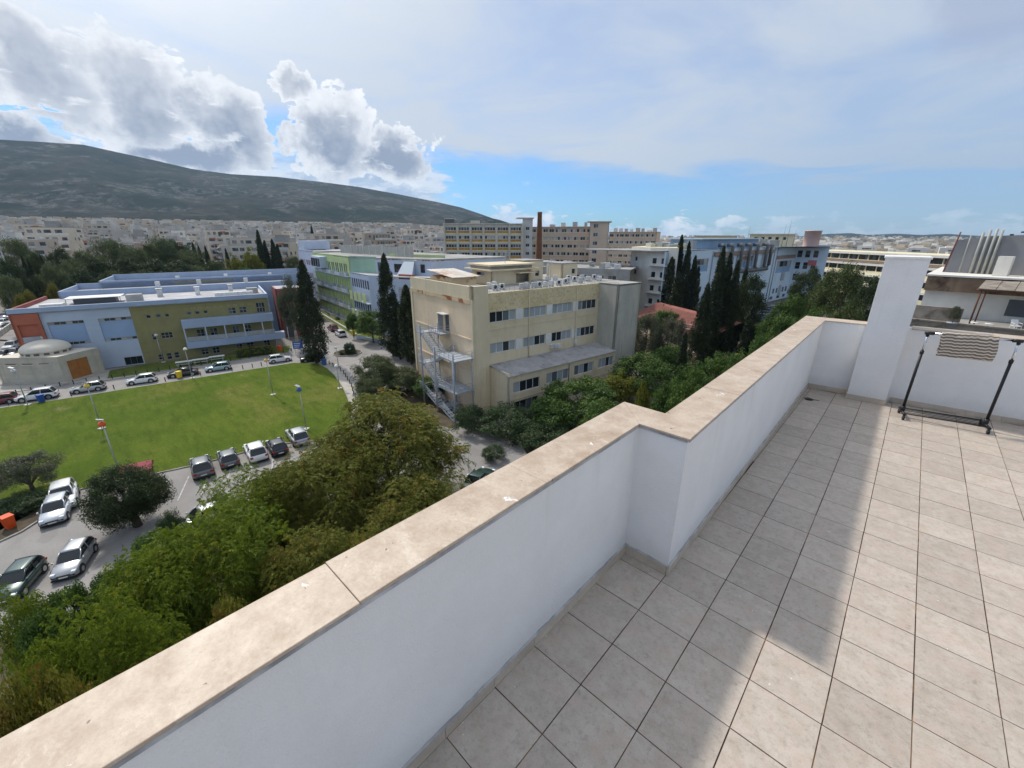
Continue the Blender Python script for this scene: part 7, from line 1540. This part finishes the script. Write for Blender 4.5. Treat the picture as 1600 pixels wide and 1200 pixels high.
# white tables with benches on the verge
for i, (px, py) in enumerate(((289, 572), (315, 568), (340, 563.5))):
    q = on(px, py); o = empty('picnic_table', (q.x, q.y, GZ+.14), math.radians(77), 'white topped outdoor table on the verge, ' + ('left', 'middle', 'right')[i] + ' of three', 'table'); MB().box(-1.3, 1.3, -.5, .5, .72, .8).build('top', M_plast, o, bevel=.02)
    for x in (-.9, .9): MB().box(x-.06, x+.06, -.35, .35, 0, .719).build('leg', M_galv, o)
    for y in (-.9, .9): MB().box(-1.2, 1.2, y-.16, y+.16, .40, .45).build('bench', M_galv, o); MB().box(-1.0, -.9, y-.1, y+.1, 0, .399).build('bench_leg', M_galv, o); MB().box(.9, 1.0, y-.1, y+.1, 0, .399).build('bench_leg', M_galv, o)
def sign(px, py, D_h, w, h, col, label, white=True):
    q = on(px, py); o = empty('road_sign', (q.x, q.y, GZ+.1), fwd - PI/2 + .3, label, 'sign')
    for x in (-w*.35, w*.35): MB().tube([(x, 0.05, 0), (x, .05, D_h+h)], .035, 6).build('post', M_galv, o)
    MB().box(-w/2, w/2, -.03, .0, D_h, D_h+h).build('panel', mat('sign_blue'+str(px), hexl(*col), .5, .05), o)
    for k in range(3): MB().box(-w*.36, w*(.1+.1*k), -.036, -.0305, D_h+h*(.2+.25*k), D_h+h*(.28+.25*k)).build('lettering_line', M_plast, o)
sign(468, 555, 1.3, 1.9, 1.5, (52, 96, 168), 'blue information sign on the verge left of the solitary cypress'); sign(545, 551, .8, 1.4, 1.0, (70, 130, 196), 'small blue direction sign in the round bed')
q = on(222, 752); kk = empty('red_shelter', (q.x, q.y, GZ+.1), ang((300, 729), (470, 690)), 'small red roofed shelter at the near lawn edge behind the dark evergreen tree', 'shelter'); MB().box(-1.0, 1.0, -.7, .7, 0, 1.5).build('box', M_pergw, kk); MB().add([(-1.2, -.95, 1.5), (1.2, -.95, 1.5), (1.2, .95, 1.5), (-1.2, .95, 1.5), (-1.2, 0, 2.0), (1.2, 0, 2.0)], [(0, 1, 5, 4), (2, 3, 4, 5), (0, 4, 3), (1, 2, 5)]).build('roof', mat('shelter_red', hexl(176, 86, 92), .8, .1), kk)
q = on(733, 742); wp = empty('white_post', (q.x, q.y, GZ+.05), 0, 'slim white post on the road beside the parapet coping', 'post'); MB().tube([(0, 0, 0), (0, 0, 2.6)], .05, 8).build('pole', M_plast, wp); MB().box(-.2, .2, -.2, .2, -.04, .02).build('foot', M_conc2, wp)
# low white wall of the left car park
qa, qb = on(-60, 575), on(33, 505); wl = B('boundary_wall', qa, 'low white boundary wall of the car park at the far left', 'wall'); f = wl.fr(qa, qb); f.box('wall', 0, f.L, 0, .25, 0, 1.6, M_whiteb)
for a in np.arange(1, f.L, 3.0): f.box('wall_pier', a-.2, a+.2, -.06, -.003, 0, 1.75, M_whiteb)
# kerb wall with white band at the ward verge corner
qa, qb = on(556, 529), on(600, 537); lw = B('garden_wall', qa, 'low pale blue garden wall curving round the ward building verge', 'wall'); f = lw.fr(qa, qb); f.box('wall', 0, f.L, 0, .2, 0, .8, M_wblue)
# ================================================================== air between here and the mountain
hzm = bpy.data.materials.new('haze'); hzm.use_nodes = True; t = hzm.node_tree; t.nodes.clear(); o_ = t.nodes.new('ShaderNodeOutputMaterial'); pv = t.nodes.new('ShaderNodeVolumePrincipled')
pv.inputs['Color'].default_value = (0.50, 0.74, 1.0, 1); pv.inputs['Density'].default_value = 0.00007; pv.inputs['Anisotropy'].default_value = 0.2; t.links.new(pv.outputs[0], o_.inputs['Volume'])
tag(MB().box(-6700, 6700, -6700, 6700, -60, 640).build('haze', hzm), kind='stuff')
